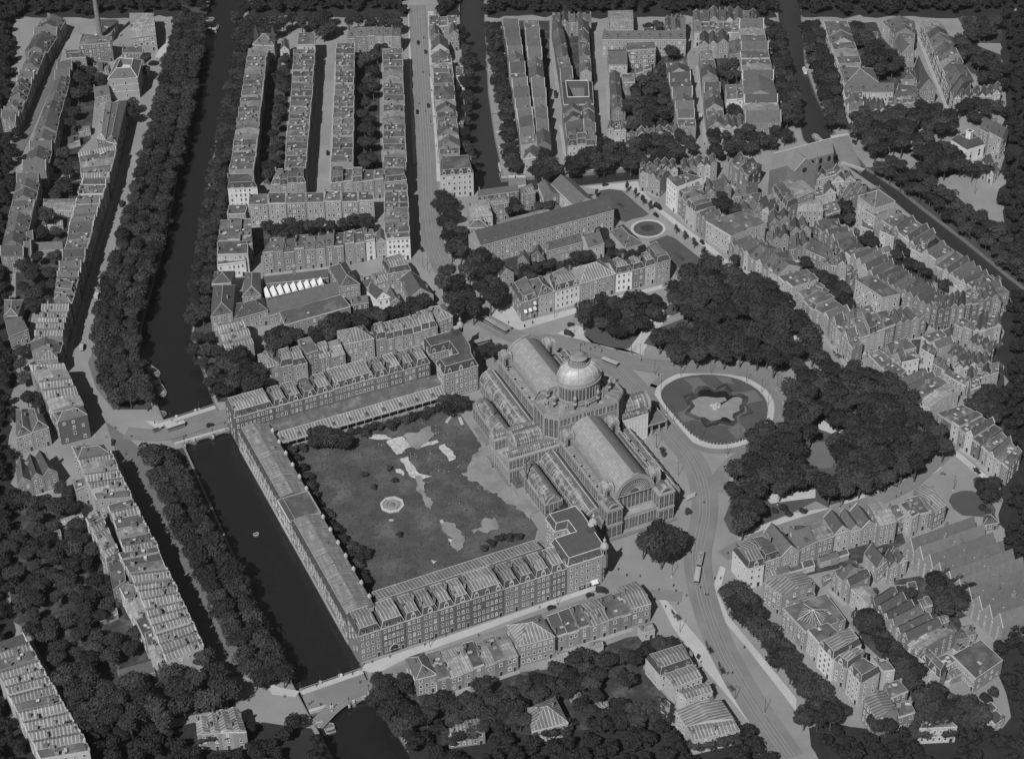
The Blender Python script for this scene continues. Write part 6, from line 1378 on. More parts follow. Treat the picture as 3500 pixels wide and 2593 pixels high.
rw('C', '1765,385 1828,972 1965,962 1860,385', 11, 9, '*sgfz', '*pl', 'the pale row on the east street', 'upper end', **OLD)
rw('C', '1970,760 2130,745 2120,640 1960,650', 9, 2, 'f', 'w', 'the white yard houses by the round tree', 'street end', **OLD)
rw('C', '1835,990 2112,968 2100,890 1830,905', 10, 5, 'g', '*pl', 'the gables fronting the old canal trees', 'street end', **OLD)
rw('C', '1722,245 2200,245 2200,170 1715,175', 10, 8, '*sgf', '*pl', 'the top roofs of the east block', 'street end', **OLD)
rw('C', '1722,165 2200,165 2200,80 1715,85', 10, 8, '*sgf', '*pl', 'the roofs at the plate top of the east block', 'street end', **OLD)
rw('C', '1990,420 2130,400 2120,300 1990,310', 9, 3, '*sg', 'p', 'the yard roofs inside the east block', 'street end', **OLD)
rw('D', '382,925 238,160 60,160 110,930', 12, 13, '*sGfz', '*pl', 'the canal house row west of the upper canal', 'lower end', ww=1.2, **OLD)
rw('D', '700,165 815,490 990,480 880,160', 12, 6, '*sfzf', '*pl', 'the canal house row east of the upper canal', 'upper end', **OLD)
rw('D', '820,505 865,640 1125,630 1080,522', 11, 1, 'h', 'p', 'broad hip-roofed hall behind the upper canal houses', name='hall', cat='hall')
rw('D', '870,702 1237,702 1237,640 870,642', 10, 1, 's', 'l', 'long ridge-roofed hall with pale bare side', name='hall', cat='hall')
rw('D', '850,705 892,852 1000,832 1000,712', 11, 3, 'fsG', 'l', 'the canal houses below the long hall', 'upper end', **OLD)
rw('D', '900,862 1182,842 1162,762 1000,770', 9, 5, 'g', '*pl', 'the gables looking over the square trees', 'canal end', **OLD)
rw('D', '1182,812 1452,762 1442,722 1200,752', 9, 5, '*gf', '*pl', 'the low gables beside the chapel', 'canal end', **OLD)
rw('D', '1238,747 1372,747 1442,662 1272,642', 9, 1, 'f', 'b', 'dark flat-roofed hall next to the chapel', name='hall', cat='hall')
rw('D', '1432,692 1562,672 1442,482 1392,512', 11, 1, 'g', 'p', 'church-like hall with long white ridge on the side street', rise=7, name='chapel', cat='chapel')
rw('D', '1310,612 1402,602 1395,512 1320,520', 9, 1, 'h', 'p', 'polygonal chapel wing against the gardens', name='chapel', cat='chapel')
rw('D', '1300,412 1400,392 1302,282 1245,312', 10, 1, 'g', 'p', 'steep gabled house with white bargeboard in the upper gardens', cat='house', name='old_town_house')
rw('D', '1400,302 1395,162 1160,162 1290,302', 11, 4, '*sf', '*pl', 'the upper houses of the chapel street', 'lower end', **OLD)
rw('D', '1450,162 1690,742 1832,602 1592,162', 11, 12, '*sfz', '*pb', 'the long facade row of the chapel street', 'upper end', **OLD)
rw('D', '1692,762 2052,722 2052,652 1722,702', 9, 6, 'g', '*pl', 'the gables over the far square trees', 'street end', **OLD)
rw('D', '1890,967 2062,1062 2112,992 1952,892', 14, 2, 's', 'p', 'the tall pair beside the white church', 'church end', ww=1.4, **OLD)
rw('D', '1880,1260 2000,1330 2050,1270 1930,1200', 7, 2, 'g', 'l', 'the low gables below the white church', 'church end', **OLD)
rw('C', '1310,1335 1600,1292 1582,1222 1310,1262', 11, 5, 'G', '*pl', 'the stepped gables on the old canal', 'bridge end', **OLD)
rw('C', '1640,1295 1900,1255 1890,1192 1620,1232', 10, 5, '*gG', '*pl', 'the white gables behind the canal trees', 'bridge end', **OLD)
rw('C', '1990,1252 2140,1342 2240,1252 2052,1182', 12, 4, 'gfgf', 'b', 'the dark canal houses beside the brick church', 'upper end', **OLD)
rw('C', '1430,1330 1600,1310 1560,1250 1440,1270', 9, 2, 'f', 'l', 'the white yard block behind the stepped gables', 'bridge end', **OLD)
rw('C', '1820,1480 2010,1430 1960,1350 1800,1390', 8, 3, 'gsg', 'p', 'the low roofs behind the white office', 'office end', **OLD)
rw('C', '2030,1500 2210,1470 2200,1390 2040,1420', 8, 2, 's', 'p', 'the garden roofs in front of the brick church', 'office end', **OLD)
rw('C', '2060,1560 2230,1540 2230,1480 2080,1490', 8, 2, 'f', 'p', 'the flat roofs by the round garden tree', 'office end', **OLD)
rw('D', '170,1560 300,1640 350,1570 230,1500', 8, 2, 'g', 'l', 'the white-sided gables by the garden tree', 'office end', **OLD)
rw('D', '310,1432 420,1590 500,1550 400,1400', 10, 3, 'm', 'p', 'the dormered row below the brick church', 'church end', **OLD)
rw('D', '500,1512 632,1452 482,1352 386,1392', 8, 1, 'y', 'p', 'wide glass-roofed hall at the foot of the brick church', name='hall', cat='hall')
rw('D', '500,1602 702,1602 682,1517 522,1542', 11, 1, 'y', 'p', 'studio house with bright glass roof strip', cat='house', name='old_town_house')
rw('D', '650,1382 862,1322 822,1282 660,1332', 11, 3, '*fG', 'l', 'the white-walled houses right under the church aisle'.replace('right ', ''), 'church end', **OLD)
rw('D', '760,1402 952,1372 922,1332 800,1362', 11, 2, 'G', 'l', 'the pale steep gables near the church', 'church end', **OLD)
rw('D', '830,1482 992,1422 982,1382 822,1432', 11, 2, 'f', 'p', 'the canal-side flats below the steep gables', 'church end', **OLD)
rw('D', '870,1512 1032,1442 1000,1402 850,1472', 11, 2, 'G', 'p', 'the pair before the tall warehouse', 'church end', **OLD)
rw('D', '640,1500 800,1470 780,1400 640,1430', 9, 2, 'fg', 'l', 'the yard houses below the church aisle', 'church end', **OLD)
rw('D', '720,1640 830,1610 800,1540 700,1560', 8, 2, 'f', 'p', 'the yard flats before the tall warehouse', 'church end', **OLD)

SHD = dict(name='yard_shed', cat='shed', chim=False, dorm=False, win=False)
for k, q, n, w in (('K', '260,1600 640,1500 620,1450 250,1540', 4, 'the striped annexes under the square terrace'), ('K', '680,1480 900,1415 880,1375 660,1440', 3, 'the low annexes by the pointed rear gable'), ('O', '1240,330 1400,300 1420,350 1260,390', 3, 'the sheds beside the whitewashed gables'), ('O', '1390,450 1500,420 1530,480 1420,510', 3, 'the sheds before the round tree clump'), ('O', '1480,600 1640,540 1660,590 1500,650', 3, 'the white-littered sheds above the comb of gables'),
    ('O', '700,300 760,260 740,230 690,260', 2, 'the low sheds in the narrow street'), ('O', '1690,800 1780,860 1800,820 1720,770', 2, 'the sheds beside the wide school hall'), ('O', '1620,1060 1760,1010 1740,970 1600,1010', 3, 'the yard sheds behind the slate mansards'), ('N', '560,1180 640,1150 620,1120 545,1145', 2, 'the garden sheds behind the garden terrace'), ('N', '760,1270 850,1230 840,1200 750,1235', 2, 'the glass frames in the gardens'),
    ('H', '1480,1260 1560,1310 1600,1270 1520,1230', 2, 'the sheds beside the white cube house'), ('H', '1380,1310 1480,1290 1470,1250 1370,1280', 2, 'the low roofs behind the white cube house'), ('H', '1120,470 1230,440 1210,400 1100,430', 2, 'the garden sheds in the old canal yards'), ('H', '1560,760 1680,730 1660,690 1540,720', 3, 'the garden sheds above the steep gables'), ('C', '1280,560 1400,530 1390,490 1270,520', 2, 'the sheds in the school gardens'), ('C', '1990,560 2110,540 2100,500 1980,520', 2, 'the sheds in the east block yards'),
    ('D', '1000,300 1120,290 1110,250 990,260', 2, 'the sheds behind the upper canal houses'), ('I', '330,1320 470,1270 460,1230 320,1280', 2, 'the low roofs by the long garden shed'), ('L', '760,600 900,540 890,500 750,560', 2, 'the greenhouses in the walled gardens'), ('E', '300,250 480,240 480,200 300,210', 3, 'the low roofs by the bright garden tree'), ('A', '600,1010 690,1000 690,960 600,970', 2, 'the sheds under the gambrel pair'), ('A', '520,1100 610,1080 600,1040 520,1050', 2, 'the white-framed beds of the nursery yard')):
    rw(k, q, 3.4, n, '*fszf', '*pl', w, 'upper end', **SHD)

rw('K', '1915,1190 2040,1170 1990,1090 1925,1112', 4, 1, 'h', 'b', 'small dark hip-roofed pavilion beside the small round lawn', name='pavilion', cat='pavilion', chim=False)
# ------------------------------------------------------------------ churches, tall chimney
def church():
    q = [p.to_2d() for p in pts('D', '290,1300 780,1165 735,1090 335,1195', 16)]; F0, F1, B1, B0 = q; c = sum(q, Vector((0, 0)))/4; base = (c.x, c.y, 0)
    root = thing('brick_church', 'large brick church with pale cross-shaped roof and round window beside the old canal', 'church', base)
    W = MB(base); T = MB(base); z, h = 16, 6.5
    for a, b in ((F0, F1), (F1, B1), (B1, B0), (B0, F0)): W.poly([(*a, 0), (*b, 0), (*b, z), (*a, z)], 0)
    ml, mr = (F0+B0)/2, (F1+B1)/2
    W.poly([(*F1, z), (*B1, z), (*mr, z+h)], 0); W.poly([(*B0, z), (*F0, z), (*ml, z+h)], 0)
    T.poly([(*F0, z), (*F1, z), (*mr, z+h), (*ml, z+h)], 0); T.poly([(*B1, z), (*B0, z), (*ml, z+h), (*mr, z+h)], 0); T.tube((*ml, z+h), (*mr, z+h), .2, None, 4, 1)
    ob('nave_wall', W.mesh('nave_wall', ['brick', 'trim']), root); ob('nave_roof', T.mesh('nave_roof', ['church_roof', 'trim']), root)
    d = (F1-F0).normalized(); n = Vector((d.y, -d.x)); m = F0+d*((F1-F0).length*.44); w = 7.0; pr = 7
    W = MB(base); T = MB(base); a, b = m-d*w, m+d*w; ao, bo = a+n*pr, b+n*pr; mo = m+n*pr; mi = m-n*((B0-F0).length*.5)
    for p, r in ((a, ao), (ao, bo), (bo, b)): W.poly([(*p, 0), (*r, 0), (*r, z), (*p, z)], 0)
    W.poly([(*ao, z), (*bo, z), (*mo, z+h)], 0); T.poly([(*a, z), (*ao, z), (*mo, z+h), (*mi, z+h)], 0); T.poly([(*bo, z), (*b, z), (*mi, z+h), (*mo, z+h)], 0)
    T.tube((*ao, z+.1), (*mo, z+h+.1), .3, None, 4, 1); T.tube((*bo, z+.1), (*mo, z+h+.1), .3, None, 4, 1)
    rz = math.atan2(d.y, d.x)
    for k in range(16):
        t = k*math.pi/8; W.poly([(mo.x+n.x*.06, mo.y+n.y*.06, z-1)]+[(mo.x+n.x*.06+d.x*1.6*math.cos(u), mo.y+n.y*.06+d.y*1.6*math.cos(u), z-1+1.6*math.sin(u)) for u in (t, t+math.pi/8)], 2)
    ob('transept_wall', W.mesh('transept_wall', ['brick', 'trim', 'glass']), root); ob('transept_roof', T.mesh('transept_roof', ['church_roof', 'trim']), root)
    P = MB(base); p = bo+n*.4+d*.6; P.box((p.x, p.y, 9), (1.6, 1.6, 18), 0, rz); P.lathe((p.x, p.y, 18), [(1.1, 0), (.5, 2.2), (.6, 2.6), (.1, 4.5)], 8, 0); ob('pinnacle', P.mesh('pinnacle', ['brick']), root)
    S = MB(base); a2, b2 = b+d*.3, F1; a3, b3 = a2+n*6, b2+n*6
    for p, r in ((a2, a3), (a3, b3), (b3, b2)): S.poly([(*p, 0), (*r, 0), (*r, 8), (*p, 8)], 0)
    S.poly([(*a3, 8), (*b3, 8), (*b2, 10.5), (*a2, 10.5)], 1); S.poly([(*a3, 8), (*a2, 8), (*a2, 10.5)], 0); S.poly([(*b3, 8), (*b2, 8), (*b2, 10.5)], 0); ob('aisle', S.mesh('aisle', ['brick_pale', 'tile']), root)
    for i in range(3):
        p = b+d*((F1-b).length*(i+.5)/3)+n*.05
        G_ = MB(base); G_.poly([(p.x+d.x*1.1*x, p.y+d.y*1.1*x, zz) for x, zz in ((-1, 11.3), (1, 11.3), (1, 13.6), (.6, 14.6), (0, 15.1), (-.6, 14.6), (-1, 13.6))], 0); ob('arched_window', G_.mesh('arched_window', ['glass']), root)
church()
def white_church():
    q = [p.to_2d() for p in pts('.', '3250,477 3304,511 3367,492 3318,462', 9)]; A = sum(q[i].x*q[(i+1) % 4].y-q[(i+1) % 4].x*q[i].y for i in range(4))
    if A < 0: q = q[::-1]
    c = sum(q, Vector((0, 0)))/4; base = (c.x, c.y, 0); root = thing('wooden_church', 'white wooden church with dark hip roof and little square lantern among the square trees', 'church', base)
    s = lambda t: [(*(c+(p-c)*t),) for p in q]; o, r, i_ = s(1), s(.55), s(.4); W = MB(base); W.prism(s(.98), 0, 9, 0); ob('wall', W.mesh('wall', ['white_stone']), root); T = MB(base)
    for k in range(4):
        j = (k+1) % 4; T.poly([(*o[k], 9), (*o[j], 9), (*r[j], 13.2), (*r[k], 13.2)], 0); T.poly([(*r[k], 13.2), (*r[j], 13.2), (*i_[j], 12), (*i_[k], 12)], 0); T.tube((*r[k], 13.2), (*r[j], 13.2), .15, None, 4, 1)
        a, b = Vector(o[k]), Vector(o[j]); windows(root, base, a, b, .5, 8.4, 1.8, 5.5, 4.4, 1)
    T.poly([(*p, 12) for p in i_], 0); ob('roof', T.mesh('roof', ['tile', 'trim']), root)
    Lm = MB(base); Lm.box((c.x, c.y, 14), (3, 3, 4.4), 0, .4); Lm.box((c.x, c.y, 16.3), (3.6, 3.6, .3), 0, .4); Lm.box((c.x, c.y, 16.5), (2.4, 2.4, .3), 1, .4); ob('lantern', Lm.mesh('lantern', ['white_stone', 'tile']), root)
white_church()
b = at('A', 775, 350, 0); o = thing('factory_chimney', 'tall round brick factory chimney at the top of the view', 'chimney', b)
m = MB(); m.lathe((0, 0, 0), [(2.1, 0), (1.9, 4), (1.45, 30), (1.4, 40)], 16); ob('shaft', m.mesh('shaft', ['brick']), o); m = MB(); m.lathe((0, 0, 40), [(1.4, 0), (1.7, .4), (1.7, 1.4), (1.2, 1.5)], 16); ob('crown_ring', m.mesh('crown_ring', ['brick_pale']), o)
b = at('F', 690, 700, 0); o = thing('factory_stack', 'square brick stack in front of the long low factory roof', 'chimney', b)
m = MB(); m.box((0, 0, 6), (1.5, 1.5, 12), 0); ob('shaft', m.mesh('shaft', ['brick_pale']), o); m = MB(); m.box((0, 0, 12.1), (1.8, 1.8, .5), 0); ob('cap', m.mesh('cap', ['trim']), o)
# saw-tooth glass roofs
q = [p.to_2d() for p in pts('F', '470,808 920,694 905,660 440,740', 6)]
base = (q[0].x, q[0].y, 0); root = thing('sawtooth_shed', 'factory shed with nine bright saw-tooth glass roof lights', 'factory', base); n = 9
W = MB(base)
for i in range(4): a, b = q[i], q[(i+1) % 4]; W.poly([(*a, 0), (*b, 0), (*b, 6), (*a, 6)], 0)
W.poly([(*p, 6) for p in q], 1); ob('wall', W.mesh('wall', ['brick', 'tar']), root)
for i in range(n):
    a, b = q[0].lerp(q[1], i/n), q[0].lerp(q[1], (i+.8)/n); f, e = q[3].lerp(q[2], i/n), q[3].lerp(q[2], (i+.8)/n)
    m = MB(base); m.poly([(*a, 6.05), (*f, 6.05), (*f.lerp(e, .75), 8.2), (*a.lerp(b, .75), 8.2)][::-1], 0); m.poly([(*b, 6.05), (*e, 6.05), (*f.lerp(e, .75), 8.2), (*a.lerp(b, .75), 8.2)], 1)
    m.poly([(*a, 6.05), (*b, 6.05), (*a.lerp(b, .75), 8.2)], 0); m.poly([(*f, 6.05), (*e, 6.05), (*f.lerp(e, .75), 8.2)], 1); ob('roof_light', m.mesh('roof_light', ['bright_glass', 'slate']), root)
# spires on the villas
for i, o in enumerate([o for o in COL.objects if o.get('label', '').startswith('villa with two pointed')]):
    for x, y, h in ((-5, 1, 9), (5, -2, 8)):
        m = MB(); m.lathe((0, 0, 0), [(1.9, 0), (1.9, 3), (2.2, 3.1), (0, 3+h)], 4, 0, 1, 1, .6, .6+6.28318); ob('spire', m.mesh('spire', ['slate']), o, (x, y, 10.5))
# ------------------------------------------------------------------ bridges
def bridge(name, label, quad, arches=3):
    a, b, c, d = [at('.', *p).to_2d() for p in quad]       # upstream edge a-b, downstream edge d-c
    cen = (a+b+c+d)/4; base = (cen.x, cen.y, 0); root = thing(name, label, 'bridge', base)
    D = MB(base); P = [d, c, b, a]; D.prism([(*p,) for p in P], -.75, .03, 0, 1, True); ob('deck', D.mesh('deck', ['quay_stone', 'roadway']), root)
    for (p, q, s) in ((a, b, 1), (d, c, -1)):
        u = (q-p).normalized(); n = Vector((-u.y, u.x))*s; L = (q-p).length; rz = math.atan2(u.y, u.x)
        F = MB(base); m = (p+q)/2-n*1.3; F.box((m.x, m.y, .1), (L, 2.6, .22), 0, rz); ob('footway', F.mesh('footway', ['pavement']), root)
        Rl = MB(base); m = (p+q)/2-n*.1; Rl.box((m.x, m.y, 1.15), (L, .16, .12), 0, rz); Rl.box((m.x, m.y, .35), (L, .12, .1), 0, rz)
        k = int(L/1.2)
        for i in range(k+1): t = p+u*(L*i/k)-n*.1; Rl.box((t.x, t.y, .75), (.1, .1, .8), 0)
        ob('railing', Rl.mesh('railing', ['p_iron']), root)
        for i in range(arches):
            A = MB(base); P0 = None
            for j in range(9):
                f = j/8; x = p+u*(L*(i+.06+.88*f)/arches)+n*.04; z = -1.9+1.35*math.sin(math.pi*f); v = Vector((*x, z)); 
                if P0 is not None: A.poly([P0, v, (v.x, v.y, -.2), (P0.x, P0.y, -.2)], 0)
                P0 = v
            ob('arch', A.mesh('arch', ['quay_stone']), root)
    for i in range(1, arches):
        f = i/arches; p, q = d.lerp(c, f), a.lerp(b, f); m = (p+q)/2; v = q-p; Pm = MB(base); Pm.box((m.x, m.y, -2.2), (v.length+2.4, 1.5, 3.0), 0, math.atan2(v.y, v.x)); ob('pier', Pm.mesh('pier', ['quay_stone']), root)
        for e, s in ((p, -1), (q, 1)): Pm = MB(base); Pm.box((e.x, e.y, .55), (1.1, 1.1, 1.5), 0, math.atan2(v.y, v.x)); ob('pedestal', Pm.mesh('pedestal', ['trim']), root)
    return root
bridge('stone_bridge', 'wide tram bridge over the wide canal at the upper gallery corner', ((538, 1448), (733, 1386), (787, 1470), (600, 1524)))
bridge('stone_bridge', 'arched stone bridge over the canal at the lower gallery corner', ((1025, 2360), (1236, 2287), (1280, 2378), (1061, 2440)))
bridge('canal_bridge', 'small arched bridge where the two old canals meet at the quay of moored boats', ((1738, 600), (1796, 600), (1800, 640), (1738, 650)), 1)
bridge('canal_bridge', 'broad pale bridge with curved parapet over the old canal junction', ((2838, 466), (2895, 455), (2950, 585), (2872, 560)), 1)
# ------------------------------------------------------------------ trees
def crown_mesh(seed, n, lob, flat=.8, leaf=.62, tall=1.0):
    r = random.Random(seed); mb = MB(); C_ = []
    for i in range(lob):
        a = r.uniform(0, 6.283); k = r.uniform(.15, .62); C_.append((Vector((k*math.cos(a), k*math.sin(a), r.uniform(-.28, .42)*tall)), r.uniform(.34, .56)))
    C_.append((Vector((0, 0, .1)), .62))
    for i in range(n):
        c, rr = C_[r.randrange(len(C_))]
        v = Vector((r.gauss(0, 1), r.gauss(0, 1), r.gauss(0, 1))).normalized()
        if v.z < -.35: v.z *= -.5
        p = c+Vector((v.x, v.y, v.z*flat))*rr*r.uniform(.72, 1.06)
        s = leaf*r.uniform(.1, .21); nn = (v*1.2+Vector((r.uniform(-1, 1), r.uniform(-1, 1), r.uniform(-.4, 1.0)))).normalized()
        u = nn.cross(Vector((r.uniform(-1, 1), r.uniform(-1, 1), r.uniform(-1, 1)))).normalized(); w = nn.cross(u)
        mb.poly([p-u*s-w*s*.7, p+u*s*.9-w*s, p+u*s+w*s*.8, p-u*s*.8+w*s], 0)
    return mb.mesh('crown', ['leaf'])
CROWN = [crown_mesh(i, 2300, 12+i % 4, .8, .38) for i in range(8)]
TALL = [crown_mesh(40+i, 700, 5, 1.5, .45, 1.8) for i in range(2)]
SMALL = [crown_mesh(60+i, 600, 6, .8, .5) for i in range(3)]
def trunk_mesh():
    m = MB(); m.tube((0, 0, 0), (0, 0, .5), .035, .026, 7)
    for a in range(4):
        t = a*1.57+.4; m.tube((0, 0, .42+.03*a), (.28*math.cos(t), .28*math.sin(t), .72+.04*a), .018, .006, 5)
    return m.mesh('trunk', ['bark'])
TRUNK = trunk_mesh()
NT = {}
def tree(p, rc, h, label, name, group, kind=0):
    """crown radius rc, whole height h"""
    root = thing(name, label, 'tree' if kind < 3 else 'shrub', (p[0], p[1], 0), jit(0, 6.28), group); NT[name] = NT.get(name, 0)+1
    me = R.choice(CROWN if kind == 0 else TALL if kind == 1 else SMALL)
    zc = h-rc*.78 if kind == 0 else h*.58
    if kind == 1: ob('crown', me, root, (0, 0, zc), 0, (rc, rc, h*.36))
    elif kind == 3: ob('crown', me, root, (0, 0, h*.45), 0, (rc, rc, h*.6))
    else: ob('crown', me, root, (0, 0, zc), 0, (rc*jit(.95, 1.1), rc*jit(.95, 1.1), rc*jit(.85, 1.05)))
    ob('trunk', TRUNK, root, (0, 0, 0), 0, (h*.8, h*.8, h*.95) if kind != 3 else (h*.4, h*.4, h*.6))
def band(k, ls, rs, rows, step, rc, h, name, where, start, group, zt=8):
    L_, R_ = pts(k, ls, zt), pts(k, rs, zt)
    for r in range(rows):
        f = (r+.5)/rows if rows > 1 else .5
        P = [a.lerp(b, f).to_2d() for a, b in zip(L_, R_)]
        d = 0; seg = []
        for a, b in zip(P, P[1:]): seg.append((d, a, b)); d += (b-a).length
        n = max(1, int(d/step)); rn = ['bank-side', 'road-side', 'middle'] if False else None
        side = '' if rows == 1 else (['outer row', 'water-side row'] if rows == 2 else ['road-side row', 'middle row', 'water-side row'])[r]
        for i in range(n):
            t = d*(i+.5)/n+jit(-.6, .6); t = max(0, min(d*.999, t))
            s0, a, b = [x for x in seg if x[0] <= t][-1]; q = a+(b-a).normalized()*(t-s0)+Vector((jit(-.6, .6), jit(-.6, .6)))
            tree(q, rc*jit(.8, 1.22), h*jit(.84, 1.14), f'dense leafy tree, {ordw(i)} from the {start}{", " + side if side else ""} of {where}', name, group)
def line(k, s, name, where, group, rc=4.4, h=11, zt=7, kind=0, word='leafy tree'):
    P = pts(k, s, zt)
    for i, p in enumerate(P):
        tree(p, rc*jit(.85, 1.18), h*jit(.88, 1.12), (f'{word}, {ordw(i)} of the trees {where}' if len(P) > 1 else f'{word} {where}'), name, group if len(P) > 1 else None, kind)
def fill(k, s, step, name, where, group, rc=4.8, h=12, zt=8, holes=()):
    P = [p.to_2d() for p in pts(k, s, zt)]; H = []
    for x in holes:
        h_ = [p.to_2d() for p in pts(k, x, zt-1)]; m_ = sum(h_, Vector((0, 0)))/len(h_); H.append([p+(p-m_).normalized()*2.6 for p in h_])
    xs = [p.x for p in P]; ys = [p.y for p in P]; got = []
    y = min(ys); r_ = 0
    while y < max(ys):
        x = min(xs)+(step/2 if r_ % 2 else 0)
        while x < max(xs):
            q = Vector((x+jit(-.28, .28)*step, y+jit(-.28, .28)*step))
            if ipoly(q, P) and not any(ipoly(q, h_) for h_ in H): got.append(q)
            x += step
        y += step*.87; r_ += 1
    got.sort(key=lambda q: -q.y)
    for i, q in enumerate(got): tree(q, rc*jit(.8, 1.25), h*jit(.85, 1.15), f'full-crowned tree, {ordw(i)} from the far edge of {where}', name, group)
QT = 'trees along the canal quays'
band('.', '598,60 560,200 533,314 500,440 453,605 420,720 396,800 372,884 345,980 314,1090 322,1176 330,1270 375,1370', '712,60 690,200 668,330 645,450 610,580 585,690 560,790 534,875 502,990 471,1105 478,1190 500,1285 525,1375', 3, 7.9, 5.1, 12, 'quay_tree', 'the wide-canal quay', 'top', QT)
band('.', '822,67 800,180 773,305 746,430 719,583 697,687 678,795 655,929 634,1086', '856,67 842,180 826,305 810,430 782,583 772,687 742,795 734,929 712,1086', 2, 7.0, 4.3, 10, 'canal_tree', 'the built-up bank of the wide canal', 'top', 'trees on the built-up canal bank')
line('E', '1500,1080 1590,1080 1470,1180 1570,1190 1660,1200 1540,1300 1630,1330 1690,1420 1600,1420 1720,1510 1650,1500', 'canal_tree', 'where the wide canal bends before the tram bridge', 'trees at the canal bend', 3.8, 9)
band('.', '480,1535 498,1600 525,1677 560,1753 614,1856 655,1960 700,2045 740,2131 785,2212 830,2280 890,2325', '575,1535 632,1593 690,1686 728,1776 772,1865 822,1945 875,2046 920,2144 970,2234 995,2290 1005,2325', 2, 7.4, 5.3, 12, 'quay_tree', 'the lower canal quay', 'tram bridge', QT)
line('L', '1300,1010 1380,1130 1560,900 1650,1010 1720,1150 1500,1080 1000,1120 1100,1200 680,1100 800,1180 600,1180 900,1250 1050,1330 1180,1300 1400,1260 1600,1230 620,1020 500,1060 720,1300 560,1290 850,1380 1250,1380 700,1400 560,1400 1000,1420', 'corner_tree', 'in the clump at the foot of the lower quay', 'trees at the foot of the lower quay', 5.8, 14)
fill('L', '60,-40 260,-200 640,-150 760,200 900,420 1000,560 1080,860 880,930 800,880 620,960 480,980 330,880 200,660 110,560', 8.5, 'garden_tree', 'the big walled gardens west of the lower quay', 'trees in the walled gardens', 4.2, 9, 6, ('500,640 560,680 480,760 440,700', '880,560 980,540 1000,640 800,640', '520,900 600,900 600,1000 480,980', '280,480 380,480 360,540 300,540', '620,200 760,160 780,260 640,260'))
line('I', '470,900 530,960 490,1040 560,1060 280,220 210,240 300,290 330,1000 250,1030 180,1010 420,1060 600,1200 570,1260', 'garden_tree', 'behind the upper lower-quay terrace', 'trees behind the quay terraces', 4.2, 11)
fill('E', '125,430 300,400 430,430 420,620 430,760 300,900 190,880 160,680 130,560', 9.5, 'garden_tree', 'the gardens behind the middle quay terrace', 'trees in the west gardens', 4.4, 10, 7)
line('E', '345,195', 'garden_tree', 'standing alone in bright leaf by the gabled pair', None, 5, 13, 8, 0, 'big rounded tree')
line('E', '330,290 290,320 420,290 240,1180 160,1200 150,1300 190,1390', 'garden_tree', 'round the yards of the middle quay terrace', 'trees in the west gardens', 3.8, 9)
line('A', '570,520 600,600 660,620 640,700 740,600 780,620 560,600 700,550 480,1180 560,1240 430,1240 600,1290 530,1300 390,1190 440,1450 520,1430 480,1400 1010,800 1000,880 1110,450 1105,540 560,850 540,960 590,720', 'garden_tree', 'between the dark west street and the wide quay', 'trees in the upper west gardens', 4.6, 11)
fill('.', '805,62 1000,62 1140,62 1120,105 1040,112 990,88 900,112 862,150 830,140', 8.5, 'belt_tree', 'the tree belt at the top of the wide-canal terraces', 'trees of the top belt', 4.8, 12)
line('B', '620,200 680,250 740,230 950,190 1050,185 1150,185 1230,200 1180,160 1000,160 880,200 760,190', 'belt_tree', 'at the head of the side street', 'trees at the side street head', 4.6, 12)
line('B', '400,470 385,560 345,600 380,680 355,770 340,860 320,950 300,1030 330,1100 305,1180 280,1280 260,1330 330,1240 370,620', 'garden_tree', 'in the dark garden strip by the shadowed street', 'trees between the first terraces', 4.3, 12)
line('B', '1110,310 1090,420 1000,450 1060,540 1030,640 1000,700 1060,700 1010,800 980,900 1020,920 1000,1000 1050,1010 990,1100 1040,1100 1000,1200 1050,1230 990,1270 940,500 1120,380', 'garden_tree', 'in the garden strip behind the tram-street terrace', 'trees behind the tram-street terrace', 4.4, 12)
line('B', '1740,300 1770,380 1790,440 1810,480 1760,470 1790,560 1760,620 1800,640 1770,720 1800,760 1780,850 1760,930 1750,1040 1740,1120 1790,1130 1810,1230 1830,1290 1720,220', 'canal_tree', 'on the tram-street bank of the narrow canal', 'trees over the narrow canal', 4.2, 11)
band('C', '120,160 140,270 170,400 190,540 200,680 240,820 250,960 260,1080 290,1180 330,1270', '240,160 250,270 260,400 280,540 300,680 330,820 340,960 360,1080 390,1180 400,1270', 2, 7.2, 3.9, 9, 'canal_tree', 'the moored-boat quay of the narrow canal', 'top', 'trees on the moored-boat quay')
line('.', '1510,680 1535,690 1520,720 1550,735 1515,760 1545,780 1570,800 1530,815 1560,840 1590,820 1545,860 1575,860 1500,700', 'street_tree', 'on the islet where the tram street widens', 'trees of the tram-street islet', 4.8, 12)
line('F', '480,270 560,280 640,240 720,270 800,265 880,255 960,255 1060,245 1130,205 1220,185 1240,240 590,330 690,310', 'garden_tree', 'inside the block of the long cross row', 'trees inside the cross-row block', 4.4, 11)
line('F', '2060,560 2150,620 2200,720 1850,660 1930,740 1990,840 2050,920 1820,740 2180,850 2020,640 1900,840 1960,920 2110,520 2210,600 2240,820 2100,760 1880,960', 'junction_tree', 'in the big clump at the tram junction', 'trees at the tram junction', 5.6, 15)
line('F', '490,1090 570,1050 650,1090 530,1150 620,1150 700,1100 840,1050 920,1000 1000,970 1060,960 950,1070 850,1100 1030,1030 1170,930 1240,940 1300,930 1200,990 1400,930 1460,910 1580,860 1660,840 1530,890 1640,890 1340,960', 'garden_tree', 'between the institute and the upper gallery houses', 'trees behind the upper gallery', 4.9, 11)
line('F', '190,1220 260,1260 230,1380 330,1400 400,1450 300,1330 420,1380 220,1460 340,1480 150,1300', 'corner_tree', 'by the quay at the upper gallery corner', 'trees at the upper gallery corner', 5.0, 12)
